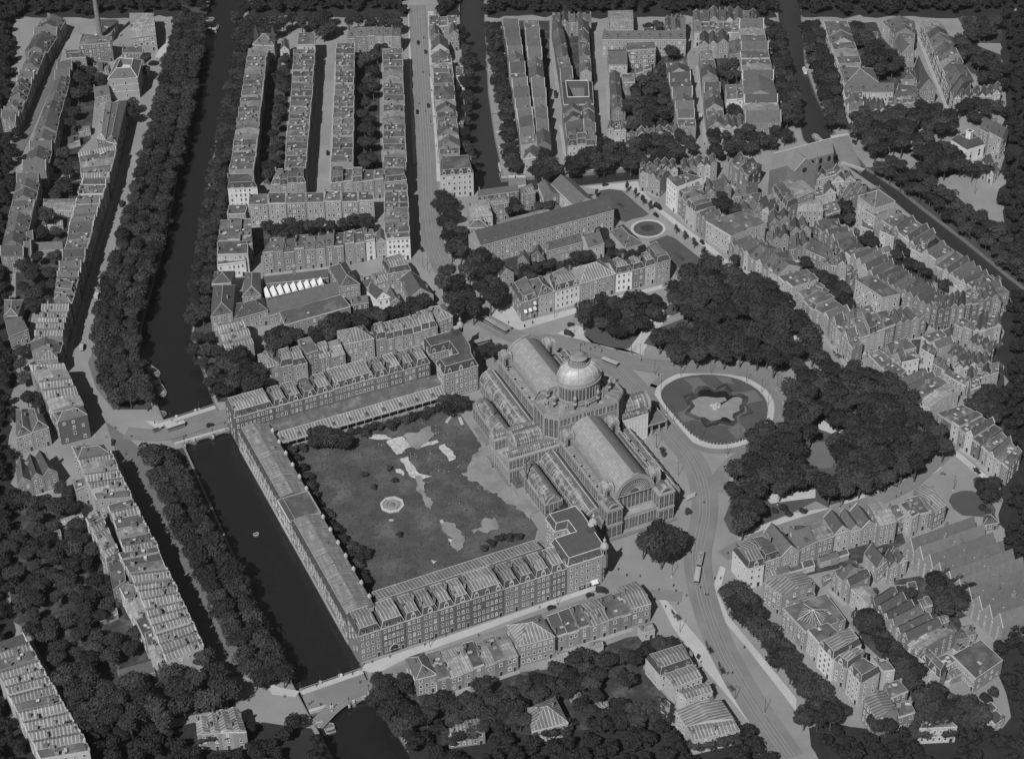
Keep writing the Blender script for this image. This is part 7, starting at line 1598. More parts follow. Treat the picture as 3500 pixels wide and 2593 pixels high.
line('G', '570,280 600,340 540,330 770,320 830,310 890,230 640,830 660,790 690,850 740,790 800,760 860,760 930,770 990,750 1060,690 1110,700 1000,800 1260,520 1290,600 1330,660 1250,580 1480,680 1550,640 1400,690 1220,510 1130,690', 'garden_tree', 'in the gardens round the barrack building', 'trees in the barrack gardens', 3.8, 9)
line('G', '1432,188 1497,230 1557,280 1607,322 1810,500 1877,545 1947,610 2017,670 1200,222', 'street_tree', 'lining the parterre street', 'young street trees along the parterre', 1.6, 7, 3, 1, 'slim young tree')
PK = 'park trees round the oval garden'
fill('G', '1060,1160 1180,1030 1300,990 1480,960 1640,1000 1690,1080 1640,1150 1490,1260 1380,1310 1220,1280 1120,1220', 7.6, 'park_tree', 'the small park wedge behind the palace', PK, 5.0, 12, 8)
fill('.', '2285,1015 2315,950 2400,895 2500,930 2610,975 2700,1040 2770,1095 2810,1150 2825,1215 2770,1232 2690,1252 2590,1240 2500,1228 2400,1215 2300,1205 2245,1178 2265,1132 2340,1098 2375,1072 2310,1060', 7.9, 'park_tree', 'the large park half above the oval garden', PK, 5.6, 14, 9, ('2688,1140 2700,1128 2770,1180 2750,1195', '2320,1100 2385,1078 2400,1088 2340,1105'))
fill('K', '460,100 600,10 900,-10 1120,30 1240,140 1470,310 1590,460 1670,550 1620,630 1500,620 1460,720 1380,790 1190,880 990,930 850,990 760,1040 660,1020 640,880 430,900 280,900 240,1010 180,1150 60,1240 0,1220 -50,1150 0,1010 20,760 150,620 180,500 330,480 410,320 440,160', 7.9, 'park_tree', 'the park half below the oval garden', PK, 5.6, 14, 9, ('520,600 640,560 760,580 790,700 760,770 620,770 540,700', '640,440 700,400 850,480 800,520 690,490', '240,960 640,920 640,985 300,1030', '690,190 760,180 740,250 690,250', '800,330 930,340 940,400 820,390'))
line('.', '2232,1880 2290,1850 2330,1862 2262,1905 2200,1870 2245,1830 2300,1890', 'park_tree', 'in the clump before the palace front', 'trees before the palace front', 5.4, 14)
line('.', '1690,1200 1672,1180 1710,1185 1655,1200', 'street_tree', 'between the courtyard block and the palace rear', 'trees behind the palace', 3.6, 9)
line('J', '640,500 700,490 760,510 690,540 800,530 840,560 620,560 740,560 1600,260 1680,270 1740,280 1640,310', 'waste_garden_tree', 'along the upper side of the waste garden', 'trees in the waste garden', 4.6, 9, 5)
SH = 'bushes in the waste garden'
line('J', '440,620 510,600 480,680 530,750 570,830 590,900 620,960 640,1030 700,1100 740,1180 790,1230 840,1300 900,1350 960,1380 880,1420 960,1450 1000,1400 920,1500 980,1570 1010,1640 900,1570 870,1500', 'waste_garden_bush', 'against the canal wing of the waste garden', SH, 3.6, 5, 2, 3, 'rank dark bush')
line('J', '900,480 970,470 1040,450 1110,430 1180,420 1240,400 1310,380 1370,370 1430,350 1490,330 1540,310 1200,440 1000,490', 'waste_garden_bush', 'along the upper colonnade of the waste garden', SH, 3.2, 4.5, 2, 3, 'straggling bush')
line('J', '995,810 1185,765 1222,855 1062,905 1258,1265', 'waste_garden_bush', 'dotted singly over the waste garden lawn', SH, 1.9, 3, 1, 3, 'small round bush')
line('J', '1960,1330 2030,1300 2090,1290 2160,1290 1900,1370', 'waste_garden_bush', 'behind the street-side gallery row', SH, 2.6, 3.5, 1, 3, 'low dark bush')
line('c', '850,1590 900,1570 800,1600 960,1570', 'waste_garden_bush', 'between the palace annex and the dark courtyard block', SH, 3.2, 6, 2, 3, 'leafy bush')
line('c', '1760,1080 1775,1110 1985,1600', 'palace_bush', 'on the street side of the palace', 'bushes beside the palace', 1.8, 4, 2, 3, 'small clipped bush')
line('N', '650,830 590,880 680,950 760,1010 450,960 380,1060 300,1110 240,1130 490,1070 560,1000 640,1050 720,1070 850,900 900,970 800,870 970,850 1060,870 1140,800 1230,760 1000,1040 640,1220 690,1290 930,1240 990,1300 1060,1330 1130,1250 1230,1230 830,1310 20,1200 80,1280 160,1250 540,1110 400,1150 930,1330 1040,1270 1240,1320 750,1150 330,1040', 'garden_tree', 'in the gardens behind the garden terrace', 'trees behind the garden terrace', 4.2, 9)
line('N', '30,1310 -40,1260 110,1350 1310,760 1350,790 1290,800', 'garden_tree', 'at the ends of the garden terrace gardens', 'trees behind the garden terrace', 4, 9)
line('M', '890,1080 960,1150 1000,1230 1060,1070 1080,1250 1150,1340 1050,1380 1250,1320 1350,1180 1430,1250 1540,1200 1660,1100 1740,1220 1850,1180 1900,1280 1990,1100 2080,1050 2100,1180 1720,1330 1960,1360 1280,1230 1480,1330 880,1180 960,1290 1600,1280 1810,1290', 'corner_tree', 'in the gardens beside the lower bridge', 'trees beside the lower bridge', 5.0, 11)
line('N', '1830,390 1760,420 1880,470 1800,500 1930,560 1870,560', 'avenue_tree', 'at the head of the avenue row', 'avenue trees', 5.0, 12)
band('O', '10,400 90,540 180,660 260,760 330,880 410,980 490,1090 560,1180 600,1300', '120,400 190,520 290,640 370,740 460,850 540,950 620,1060 720,1150 800,1280', 2, 7.2, 5.2, 12, 'avenue_tree', 'the avenue row', 'square', 'avenue trees')
line('O', '560,1340 660,1350 760,1340 700,1260 820,1300 1000,600 1060,640 1100,690 1160,740 1210,800 1270,840 1320,910 1380,960 1420,1010 1150,820 1230,900 1300,980 1380,1080 1060,570 980,640 1340,1040', 'back_street_tree', 'filling the dark street behind the avenue houses', 'trees behind the avenue houses', 4.8, 12)
line('O', '1470,1200 1560,1180 1530,1290 1640,1270 1720,1250 1810,1270 1880,1340 1600,1340 1480,1350 1700,1340 1800,1370 1100,1400 1180,1390', 'back_street_tree', 'in the clump at the lowest corner', 'trees at the lowest corner', 5.0, 12)
line('O', '1570,340 1650,320 1740,350 1780,420 1560,420 1640,420 1720,470 1630,490', 'yard_tree', 'in the great round clump before the warehouse', 'trees before the warehouse', 5.2, 13)
line('O', '1300,330 1350,390 1290,420 1400,430 1080,350 1450,560 1560,600 1950,1150 2000,1100 1930,1220 1380,340', 'garden_tree', 'in the yards before the warehouse', 'trees before the warehouse', 2.8, 6)
line('H', '700,120 760,160 830,170 890,120 870,70 900,190 800,100 1010,340 1080,370 1050,330 1310,390 1350,440 1260,470 1200,500 1290,540 1380,540 1430,560 1480,600 1350,520 1600,620 1650,600 1670,680 1620,700 1570,780 1600,800 570,530 610,600 640,620 700,620 760,650 830,700 870,720 760,720 810,770 850,800 890,830 700,660 30,500', 'yard_tree', 'in the old town yards', 'trees in the old town yards', 3.9, 9)
line('K', '1950,170 1880,220 1830,270 2010,240 1960,300 2040,320 1900,330 2000,390 1860,300 2060,200', 'yard_tree', 'behind the glass-roofed pair', 'trees behind the glass-roofed pair', 4.6, 11)
line('K', '1930,870 1990,880 1960,940', 'square_tree', 'in the clipped clump by the small round lawn', 'trees by the small round lawn', 4.6, 10)
line('K', '1920,1060 1960,1100 400,1060 330,1080 430,1100 540,1080', 'park_shrub', 'on the lawns of the lower square', 'shrubs on the lawns of the square', 2.4, 4, 2, 3, 'low shrub')
CT = 'trees along the old canals'
fill('C', '735,1260 760,1160 900,1110 1060,1090 1300,1040 1500,1020 1720,1040 1760,1140 1650,1190 1300,1245 950,1280', 7.6, 'old_canal_tree', 'the old canal quay above the parterre', CT, 4.6, 11, 8)
line('C', '560,1190 610,1240 540,1270 660,1310 590,1340 520,1340 640,1260 580,1400', 'old_canal_tree', 'in the clump where the canals meet', CT, 4.6, 12)
fill('C', '1830,1010 2000,980 2230,970 2380,970 2470,1010 2440,1080 2300,1090 2230,1130 2000,1150 1830,1170', 7.8, 'old_canal_tree', 'the old canal quay beside the brick church', CT, 4.6, 11, 8)
band('D', '250,170 300,300 320,440 350,600 380,780 410,920', '360,170 400,300 430,430 480,580 520,740 530,920', 2, 7.6, 4.4, 11, 'old_canal_tree', 'the upper canal west bank', 'top', CT)
band('D', '550,170 565,330 600,480 660,640 690,800 730,940', '680,170 710,330 760,480 820,640 850,800 870,940', 2, 7.6, 4.6, 12, 'old_canal_tree', 'the upper canal east bank', 'top', CT)
fill('D', '900,890 1000,860 1250,840 1500,780 1620,770 1650,860 1750,900 1750,990 1500,1030 1300,1120 1080,1030 940,1000', 8.2, 'old_square_tree', 'the tree belt over the far square', 'trees of the far square', 5, 12)
fill('D', '1430,1090 1640,1080 1760,1190 1760,1280 1620,1340 1460,1280', 8.0, 'old_square_tree', 'the clump beside the white church', 'trees of the far square', 5, 12)
line('D', '1880,1290 1950,1300 1840,1310 1800,800 1750,830 1880,800 1950,790 2020,800 1850,880 1930,860 1060,1100 1100,1150 1080,1060 1150,1120 1780,760', 'old_square_tree', 'at the rim of the far square', 'trees of the far square', 4.6, 11)
fill('D', '910,210 1060,180 1110,280 1190,400 1320,430 1310,560 1200,600 1050,520 980,420', 8.4, 'yard_tree', 'the gardens behind the upper canal houses', 'trees in the upper canal gardens', 4.8, 12)
fill('D', '1620,260 1800,330 2050,460 2050,640 1850,620 1790,480', 9.0, 'yard_tree', 'the dark wood past the chapel street', 'trees past the chapel street', 5, 12)
band('.', '2870,578 2950,645 3050,728 3140,795 3240,875 3320,945 3420,1025', '2890,592 2970,660 3070,742 3160,808 3260,888 3340,958 3440,1038', 1, 8.0, 4.4, 10, 'old_canal_tree', 'the house side of the lower old canal', 'broad pale bridge', CT)
band('.', '2980,568 3065,622 3150,684 3240,748 3330,818 3420,888 3510,958', '3045,522 3125,568 3215,625 3305,685 3395,745 3485,815 3565,885', 2, 7.8, 4.7, 11, 'old_canal_tree', 'the far side of the lower old canal', 'broad pale bridge', CT)
fill('D', '1760,150 2060,150 2060,250 1840,310', 8.5, 'yard_tree', 'the wood at the plate corner', 'trees at the plate corner', 5, 12)
fill('C', '1200,720 1330,570 1500,510 1560,680 1580,850 1540,960 1380,960 1210,960 1185,840', 8.2, 'yard_tree', 'the school gardens', 'trees in the school gardens', 4.4, 10)
line('C', '1960,500 2030,470 2050,560 1980,590 1930,540 2040,850 2010,830 2070,880 2040,900 1930,1500 1980,1550 1900,1560 1960,1590 1690,1310 1660,1320 1560,400 1540,380 1380,200 1450,180 2050,1600 2150,1590', 'yard_tree', 'in the yards of the upper old town', 'trees in the upper old town yards', 4.2, 10)

line('L', '1540,1500 1620,1490 1720,1480 1800,1470 1870,1455', 'garden_tree', 'before the striped roofs at the bottom', 'trees along the bottom', 4.2, 9, 4)
line('M', '1420,1500 1500,1490 1590,1470 1680,1455', 'garden_tree', 'before the small zinc house at the bottom', 'trees along the bottom', 4.0, 9, 4)
line('N', '270,1470 350,1445 430,1425 520,1400', 'garden_tree', 'before the zinc hip-roofed garden house', 'trees along the bottom', 4.0, 8, 4); line('N', '1500,1540 1600,1520 1720,1500 1820,1470', 'garden_tree', 'before the lowest avenue roofs', 'trees along the bottom', 4.0, 8, 4); line('O', '1430,1450 1530,1450 1640,1445 1720,1430', 'garden_tree', 'before the white-edged bottom roof', 'trees along the bottom', 4.0, 8, 4)
# the woods and gardens beyond what the plate shows, read as one mass
def woods():
    import numpy as np
    inn = [p.to_2d() for p in pts('.', '38,52 3432,52 3432,2500 38,2500')]; outr = [p.to_2d() for p in pts('.', '-170,-130 3670,-130 3670,2740 -170,2740')]
    ex = [[p.to_2d() for p in pts('.', x)] for x in ('1385,80 1500,80 1500,-170 1385,-170', '2575,2470 2745,2470 2900,2800 2690,2800', '1090,2480 1030,2480 900,2800 1000,2800')]
    W_ = []
    for L_ in (SING, CAN4, CAN6): W_.append([p.to_2d() for p in L_])
    xs = [p.x for p in outr]; ys = [p.y for p in outr]; r = random.Random(3); src = []
    for me in SMALL:
        a = np.empty(len(me.vertices)*3, 'f'); me.vertices.foreach_get('co', a); src.append(a.reshape(-1, 3))
    out = []; y = min(ys)
    while y < max(ys):
        x = min(xs)
        while x < max(xs):
            q = Vector((x+r.uniform(-2.2, 2.2), y+r.uniform(-2.2, 2.2))); j_ = q+Vector((r.uniform(-4, 4), r.uniform(-4, 4)))
            if ipoly(q, outr) and not ipoly(j_, inn) and not any(ipoly(q, w) for w in W_) and not any(ipoly(q, w) for w in ex) and not any((q.x-h[0])**2+(q.y-h[1])**2 < (h[2]+2.5)**2 for h in HQ):
                R_ = r.uniform(3.0, 5.4); t = r.uniform(0, 6.28); v = src[r.randrange(3)]; c, s_ = math.cos(t), math.sin(t)
                out.append(np.stack((v[:, 0]*c-v[:, 1]*s_, v[:, 0]*s_+v[:, 1]*c, v[:, 2]*r.uniform(.85, 1.15)), 1)*R_+np.array((q.x, q.y, r.uniform(3.5, 7))))
            x += 7.2
        y += 6.6
    V = np.concatenate(out).astype('f'); n = len(V)//4; me = bpy.data.meshes.new('outlying_woods'); me.vertices.add(len(V)); me.vertices.foreach_set('co', V.ravel()); me.loops.add(n*4); me.loops.foreach_set('vertex_index', np.arange(n*4, dtype='i')); me.polygons.add(n); me.polygons.foreach_set('loop_start', np.arange(0, n*4, 4, dtype='i')); me.update(); me.validate(); me.materials.append(MATS['leaf'])
    struct(ob('outlying_woods', me), 'stuff'); print('woods', len(out))
woods()
# ------------------------------------------------------------------ vehicles, boats, poles, people
def mesh_tram(trailer):
    B = MB(); B.box((0, 0, 1.15), (8.6, 2.1, 1.1), 0); B.box((0, 0, 2.6), (8.6, 2.1, .3), 0)
    G_ = MB()
    for s in (-1, 1):
        for i in range(7): B.box((-4.15+i*1.383, s*1.0, 2.05), (.16, .1, .9), 0); 
        G_.poly([(-4.2, s*.98, 1.65), (4.2, s*.98, 1.65), (4.2, s*.98, 2.5), (-4.2, s*.98, 2.5)], 0)
    for x in (-4.22, 4.22): G_.poly([(x, -.9, 1.65), (x, .9, 1.65), (x, .9, 2.5), (x, -.9, 2.5)], 0)
    T = MB(); T.box((0, 0, 2.85), (9.0, 2.3, .2), 0); T.box((0, 0, 3.08), (6.5, 1.3, .3), 0)
    U = MB(); U.box((0, 0, .45), (7.2, 1.9, .35), 0)
    for x in (-1.6, 1.6):
        for s in (-1, 1): U.tube((x, s*.8, .4), (x, s*.95, .4), .4, None, 10)
    P = MB()
    if not trailer: P.tube((0, 0, 3.2), (1.2, 0, 4.0), .06); P.tube((1.2, 0, 4.0), (0, 0, 4.9), .06); P.tube((0, -.7, 4.9), (0, .7, 4.9), .06)
    return [('body', B.mesh('body', ['tram_body'])), ('window_band', G_.mesh('window_band', ['glass'])), ('roof', T.mesh('roof', ['tram_roof'])), ('undercarriage', U.mesh('undercarriage', ['dark']))]+([] if trailer else [('current_collector', P.mesh('current_collector', ['iron']))])
def mesh_car():
    B = MB(); B.box((0, 0, .7), (3.6, 1.4, .55), 0); B.box((1.1, 0, 1.0), (1.2, 1.0, .35), 0)
    Cb = MB(); Cb.box((-.6, 0, 1.35), (1.9, 1.35, .8), 0); Cb.box((-.6, 0, 1.78), (2.0, 1.45, .1), 0)
    for s in (-1, 1): Cb.poly([(-1.4, s*.69, 1.15), (.2, s*.69, 1.15), (.2, s*.69, 1.6), (-1.4, s*.69, 1.6)], 1)
    for x in (.37,): Cb.poly([(x, -.6, 1.1), (x, .6, 1.1), (x, .6, 1.65), (x, -.6, 1.65)], 1)
    W_ = []
    for x in (-1.2, 1.25):
        for s in (-1, 1): m = MB(); m.tube((x, s*.62, .36), (x, s*.78, .36), .36, None, 12); m.box((x, s*.74, .68), (.9, .2, .08), 0); W_.append(('wheel', m.mesh('wheel', ['dark'])))
    return [('body', B.mesh('body', ['car_paint'])), ('cabin', Cb.mesh('cabin', ['car_paint', 'glass']))]+W_
def mesh_truck(light=False):
    k = 'plaster' if light else 'car_paint'
    B = MB(); B.box((-.8, 0, 1.6), (3.6, 1.9, 1.9), 0); B.box((-.8, 0, 2.6), (3.7, 2.0, .12), 0); B.box((0, 0, .6), (5.2, 1.3, .2), 1)
    Cb = MB(); Cb.box((1.65, 0, 1.45), (1.1, 1.6, 1.3), 0); Cb.box((2.5, 0, 1.0), (.9, 1.0, .6), 0); Cb.poly([(2.21, -.7, 1.4), (2.21, .7, 1.4), (2.21, .7, 2.0), (2.21, -.7, 2.0)], 1)
    W_ = []
    for x in (-1.6, 2.1):
        for s in (-1, 1): m = MB(); m.tube((x, s*.7, .45), (x, s*.95, .45), .45, None, 12); W_.append(('wheel', m.mesh('wheel', ['dark'])))
    return [('box_body', B.mesh('box_body', [k, 'dark'])), ('cab', Cb.mesh('cab', ['car_paint', 'glass']))]+W_
def mesh_cart():
    B = MB(); B.box((0, 0, 1.0), (3.4, 1.5, .2), 0)
    for s in (-1, 1): B.box((0, s*.75, 1.3), (3.4, .08, .5), 0)
    B.box((-.3, 0, 1.35), (2.4, 1.2, .5), 1)
    S_ = MB()
    for s in (-1, 1): S_.tube((1.7, s*.45, 1.0), (4.0, s*.4, 1.1), .05)
    W_ = []
    for x in (-1.1, 1.2):
        for s in (-1, 1): m = MB(); m.tube((x, s*.82, .55), (x, s*.9, .55), .55, None, 12); W_.append(('wheel', m.mesh('wheel', ['wood'])))
    return [('bed', B.mesh('bed', ['wood', 'cloth_dark'])), ('shaft', S_.mesh('shaft', ['wood']))]+W_
def skin(name, V, E, rad_, m, sub=1):
    me = bpy.data.meshes.new(name); me.from_pydata(V, E, []); o = bpy.data.objects.new('tmp', me); COL.objects.link(o)
    md = o.modifiers.new('s', 'SKIN'); o.modifiers.new('u', 'SUBSURF').levels = sub
    sv = me.skin_vertices[0].data
    for i, r in enumerate(rad_): sv[i].radius = (r, r) if not isinstance(r, tuple) else r
    sv[0].use_root = True
    dg = bpy.context.evaluated_depsgraph_get(); e = o.evaluated_get(dg); out = bpy.data.meshes.new_from_object(e, depsgraph=dg)
    bpy.data.objects.remove(o); out.name = name; out.materials.clear(); out.materials.append(MATS[m]); return out
HV = [(0, 0, 1.15), (.55, 0, 1.2), (-.55, 0, 1.2), (.95, 0, 1.55), (1.25, 0, 1.95), (1.65, 0, 1.85), (-.8, 0, 1.2), (-1.05, 0, .75)]
HE = [(0, 1), (0, 2), (1, 3), (3, 4), (4, 5), (2, 6), (6, 7)]; HR = [.33, .32, .33, .2, .16, .1, .1, .06]
for x, s in ((.55, -1), (.55, 1), (-.6, -1), (-.6, 1)):
    k = len(HV); HV += [(x, s*.2, .85), (x+(.05 if x > 0 else -.12), s*.2, .48), (x, s*.2, .02)]; HE += [(1 if x > 0 else 2, k), (k, k+1), (k+1, k+2)]; HR += [.15 if x > 0 else .19, .08, .07]
HORSE = skin('body', HV, HE, HR, 'cloth_dark')
def person_mesh(st):
    V = [(0, 0, .95), (0, 0, 1.2), (0, 0, 1.42), (0, .01, 1.53), (0, .02, 1.66), (0, .02, 1.74)]; E = [(0, 1), (1, 2), (2, 3), (3, 4), (4, 5)]; Rr = [(.17, .13), (.17, .13), (.2, .12), .06, .1, .07]
    for s in (-1, 1):
        k = len(V); V += [(s*.1, 0, .85), (s*.1, s*st*.16, .48), (s*.1, s*st*.3-.02, .07), (s*.1, s*st*.3+.12, .03)]; E += [(0, k), (k, k+1), (k+1, k+2), (k+2, k+3)]; Rr += [.11, .08, .06, .045]
        k = len(V); V += [(s*.23, 0, 1.38), (s*.27, -s*st*.1, 1.1), (s*.27, -s*st*.18+.05, .85)]; E += [(2, k), (k, k+1), (k+1, k+2)]; Rr += [.07, .05, .04]
    return skin('body', V, E, Rr, 'cloth_dark')
PER = [person_mesh(.6), person_mesh(1.0)]
m = MB(); m.lathe((0, .02, 1.7), [(.17, 0), (.17, .03), (.11, .04), (.1, .12), (0, .14)], 10); HAT_ = m.mesh('hat', ['cloth_dark'])
m = MB(); m.lathe((0, .09, 1.64), [(0, -.09), (.06, -.06), (.08, 0), (.06, .06), (0, .08)], 8); FACE = m.mesh('face', ['skin'])
def place(parts, name, label, cat, p, rz, group=None):
    o = thing(name, label, cat, p, rz, group)
    for n_, me in parts: ob(n_, me, o)
    return o
def dirz(k, a, b):
    p, q = at(k, *a), at(k, *b); return (p+q)/2, math.atan2(q.y-p.y, q.x-p.x)
TM, TT = mesh_tram(False), mesh_tram(True)
for k, a, b, t, lab in (('I', (1285, 478), (1400, 440), 0, 'single tram crossing the tram bridge over the wide canal'), ('G', (345, 1198), (415, 1240), 0, 'leading tram car behind the palace under the junction trees'), ('G', (430, 1252), (515, 1298), 1, 'trailer car of the tram behind the palace'),
    ('c', (1275, 345), (1375, 385), 0, 'lone tram passing between the dome and the park'), ('c', (185, 205), (290, 180), 0, 'tram half hidden beside the courtyard block trees'), ('N', (1555, 108), (1535, 200), 0, 'tram car with bright roof on the avenue before the palace'), ('N', (1532, 215), (1512, 340), 1, 'trailer car following the tram on the avenue')):
    p, rz = dirz(k, a, b); p.z = .06; place(TT if t else TM, 'tram_trailer' if t else 'tram', lab, 'tram', p, rz, 'trams')
CAR = mesh_car(); TRK, TRL = mesh_truck(), mesh_truck(True); CRT = mesh_cart()
for k, a, b, lab in (('G', (1625, 380), (1685, 420), 'dark motor car parked behind the lorry on the parterre street'), ('G', (1990, 590), (2025, 625), 'dark motor car lower down the parterre street'), ('G', (1252, 172), (1285, 165), 'small motor car on the old canal quay'), ('F', (1640, 425), (1665, 450), 'motor car turning in where the tram street widens'),
    ('G', (975, 1240), (1035, 1225), 'motor car at the kerb by the small park wedge'), ('B', (1400, 320), (1408, 355), 'motor car high up the tram street'), ('B', (1478, 800), (1484, 835), 'motor car on the sunny side of the tram street'), ('B', (1395, 850), (1397, 880), 'motor car in the shadow of the tram street'), ('B', (712, 1160), (716, 1195), 'motor car in the shadowed side street'),
    ('I', (860, 555), (862, 590), 'dark motor car waiting at the tram bridge corner'), ('M', (2175, 515), (2215, 500), 'motor car parked in the street south of the gallery'), ('N', (395, 512), (430, 502), 'motor car parked outside the striped hip-roofed house'), ('N', (690, 415), (720, 405), 'motor car near the turreted block on the gallery street'), ('D', (1360, 1185), (1410, 1215), 'motor car under the trees of the far square'), ('D', (925, 1085), (950, 1105), 'motor car on the broad pale bridge'), ('I', (1585, 445), (1620, 432), 'low motor car on the tram bridge behind the tram'), ('K', (1860, 780), (1885, 800), 'motor car below the square terrace'), ('B', (1458, 395), (1462, 420), 'small motor car near the top of the tram street')):
    p, rz = dirz(k, a, b); p.z = .04; place(CAR, 'motor_car', lab, 'car', p, rz, 'motor cars')
for k, a, b, t, lab in (('G', (1640, 320), (1700, 360), 0, 'dark lorry on the parterre street'), ('G', (955, 1295), (1030, 1320), 0, 'dark motor bus standing behind the palace'), ('N', (765, 375), (825, 385), 0, 'dark van outside the turreted courtyard block'), ('E', (735, 810), (750, 775), 1, 'pale delivery van on the wide quay road'), ('E', (622, 1205), (630, 1165), 1, 'pale lorry near the bottom of the wide quay road'), ('E', (925, 110), (935, 75), 0, 'dark lorry high on the wide quay road'), ('C', (1768, 890), (1772, 925), 1, 'pale lorry in the east street'), ('C', (665, 720), (668, 750), 0, 'dark lorry in the canal-side street'), ('H', (985, 1258), (1030, 1245), 1, 'long pale car beside the striped awning corner')):
    p, rz = dirz(k, a, b); p.z = .04; place(TRL if t else TRK, 'lorry', lab, 'lorry', p, rz, 'lorries')
for k, a, b, lab in (('N', (1400, 610), (1345, 555), 'loaded wagon and team at the avenue edge'), ('I', (1160, 490), (1225, 465), 'cart ahead of the tram on the tram bridge'), ('H', (840, 1275), (785, 1225), 'carriage at the park corner opposite the shop awning'), ('N', (1640, 865), (1600, 800), 'long cart on the avenue'), ('N', (1730, 1025), (1695, 955), 'open cart with people lower on the avenue'), ('N', (1795, 1140), (1765, 1105), 'small cart near the lowest avenue pole')):
    p, rz = dirz(k, a, b); p.z = .04; place(CRT, 'cart', lab, 'cart', p, rz, 'horse carts')
    if 'small' not in lab:
        q = p+Vector((math.cos(rz), math.sin(rz), 0))*3.3; place([('body_shape', HORSE)], 'horse', 'dark horse harnessed to the '+lab, 'horse', q, rz, 'horses in harness') if False else tag(ob('horse', HORSE, None, q, rz), 'dark horse pulling the '+lab, 'horse', 'horses in harness')
def boat(k, a, b, w, lab, name='barge', cab=True, light=False, z=-1.7, L=None):
    p, q = at(k, *a, z), at(k, *b, z); c = (p+q)/2; L = L or (q-p).length; rz = math.atan2(q.y-p.y, q.x-p.x); o = thing(name, lab, 'boat', c, rz)
    out = [(-L/2, -w*.42), (L*.3, -w/2), (L*.44, -w*.3), (L/2, 0), (L*.44, w*.3), (L*.3, w/2), (-L/2, w*.42)]; m = MB(); m.prism(out, -.3, .95, 0, 1)
    for i in range(len(out)): a_, b_ = out[i], out[(i+1) % len(out)]; m.tube((*a_, 1.0), (*b_, 1.0), .1, None, 4, 2)
    ob('hull', m.mesh('hull', ['white_paint' if light else 'wood', 'tar' if not light else 'plaster', 'trim']), o)
    if cab:
        m = MB(); m.box((-L*.3, 0, 1.5), (L*.22, w*.66, 1.2), 0); m.box((-L*.3, 0, 2.13), (L*.24, w*.74, .1), 1); ob('cabin', m.mesh('cabin', ['trim' if light else 'wood', 'tram_roof']), o)
    if L > 9:
        m = MB(); m.box((L*.12, 0, 1.12), (L*.46, w*.6, .36), 0); ob('hatch_cover', m.mesh('hatch_cover', ['zinc_pale']), o)
for a in (('E', (1075, 1290), (1215, 1400), 4.2, 'long barge with pale hatch moored at the wide-canal quay'), ('E', (1190, 1440), (1250, 1560), 4.4, 'dark covered barge below the long one at the quay'), ('E', (1245, 215), (1325, 215), 2.4, 'small launch with white bow alone on the wide canal', 'launch', True, True), ('A', (1590, 250), (1610, 190), 4, 'flat barge moored at the top of the wide canal'), ('A', (1630, 255), (1650, 195), 4, 'second flat barge beside the first at the canal top'), ('A', (1560, 160), (1635, 152), 4, 'pale landing barge cut by the plate top'),
    ('D', (690, 1105), (625, 1030), 4, 'long pale barge near the broad bridge'), ('D', (570, 565), (555, 520), 3, 'white motor yacht on the upper canal', 'yacht', True, True), ('C', (158, 490), (148, 455), 3, 'small boat, topmost at the moored-boat quay'), ('C', (168, 575), (158, 520), 3.4, 'pale boat, second down the moored-boat quay'), ('C', (176, 660), (170, 600), 3, 'boat, third down the moored-boat quay'), ('C', (205, 895), (195, 800), 5, 'dark covered houseboat at the moored-boat quay', 'houseboat'), ('C', (222, 960), (212, 900), 3.2, 'open boat just below the houseboat'), ('C', (232, 1045), (222, 985), 3.2, 'boat, second below the houseboat'), ('C', (250, 1160), (235, 1090), 3.4, 'boat, third below the houseboat'), ('C', (262, 1305), (252, 1245), 4, 'white-decked boat near the foot of the boat quay', 'launch', True, True), ('C', (278, 1390), (264, 1320), 4.6, 'covered boat at the last mooring before the small bridge'), ('M', (430, 1410), (420, 1340), 4, 'boat with white bow below the lower bridge', 'launch', True, True), ('M', (520, 1460), (490, 1390), 4.5, 'wide pale boat cut by the bottom edge'), ('J', (150, 1275), (190, 1265), 1.8, 'small rowing boat out on the dark lower canal', 'rowing_boat', False), ('I', (1190, 395), (1250, 335), 5, 'square landing stage beside the tram bridge', 'landing_stage', False)): boat(*a)
def pole_mesh(h=9.0):
    m = MB(); m.tube((0, 0, 0), (0, 0, h), .13, .08, 7); q = MB(); q.lathe((0, 0, 0), [(.3, 0), (.28, .9), (.16, 1.1)], 8); a = MB(); a.tube((0, 0, h-.6), (1.7, 0, h-.3), .05, None, 5); a.box((0, 0, h+.1), (.22, .22, .3), 0)
    return [('shaft', m.mesh('shaft', ['iron'])), ('base', q.mesh('base', ['trim'])), ('bracket', a.mesh('bracket', ['iron']))]
POLE = pole_mesh()
for k, s, where in (('q', '530,280 830,295 1175,270 1590,370 1765,490 1840,635 1785,905 1515,1050 1365,1215 1055,1040 940,970 750,830 605,500 665,740 1945,430 550,1130', 'round the oval garden'), ('c', '1505,290 1580,310 1900,1310 1715,1080', 'beside the palace'), ('N', '1390,690 1810,1205 1330,265 455,480 2035,1310', 'along the avenue'), ('G', '470,1145 880,1180 1465,1440 1030,1290', 'before the white park terrace'), ('F', '1665,580 1700,610', 'at the tram junction'), ('K', '105,1300 350,1040 1390,880 1605,700 1690,930 825,1070', 'round the lower square'), ('M', '1270,800', 'in the gallery street'), ('D', '1465,1360 1540,1400 1850,1490 1625,1060 1700,1040', 'on the far square'), ('B', '1500,980 1496,600 1555,1250 1490,300', 'up the tram street'), ('C', '1110,330', 'by the long school')):
    P = pts(k, s)
    for i, p in enumerate(P): place(POLE, 'tram_pole', (f'tall slim wire pole, {ordw(i)} of those {where}' if len(P) > 1 else f'tall slim wire pole standing {where}'), 'pole', p, jit(0, 6.28), 'wire poles '+where)
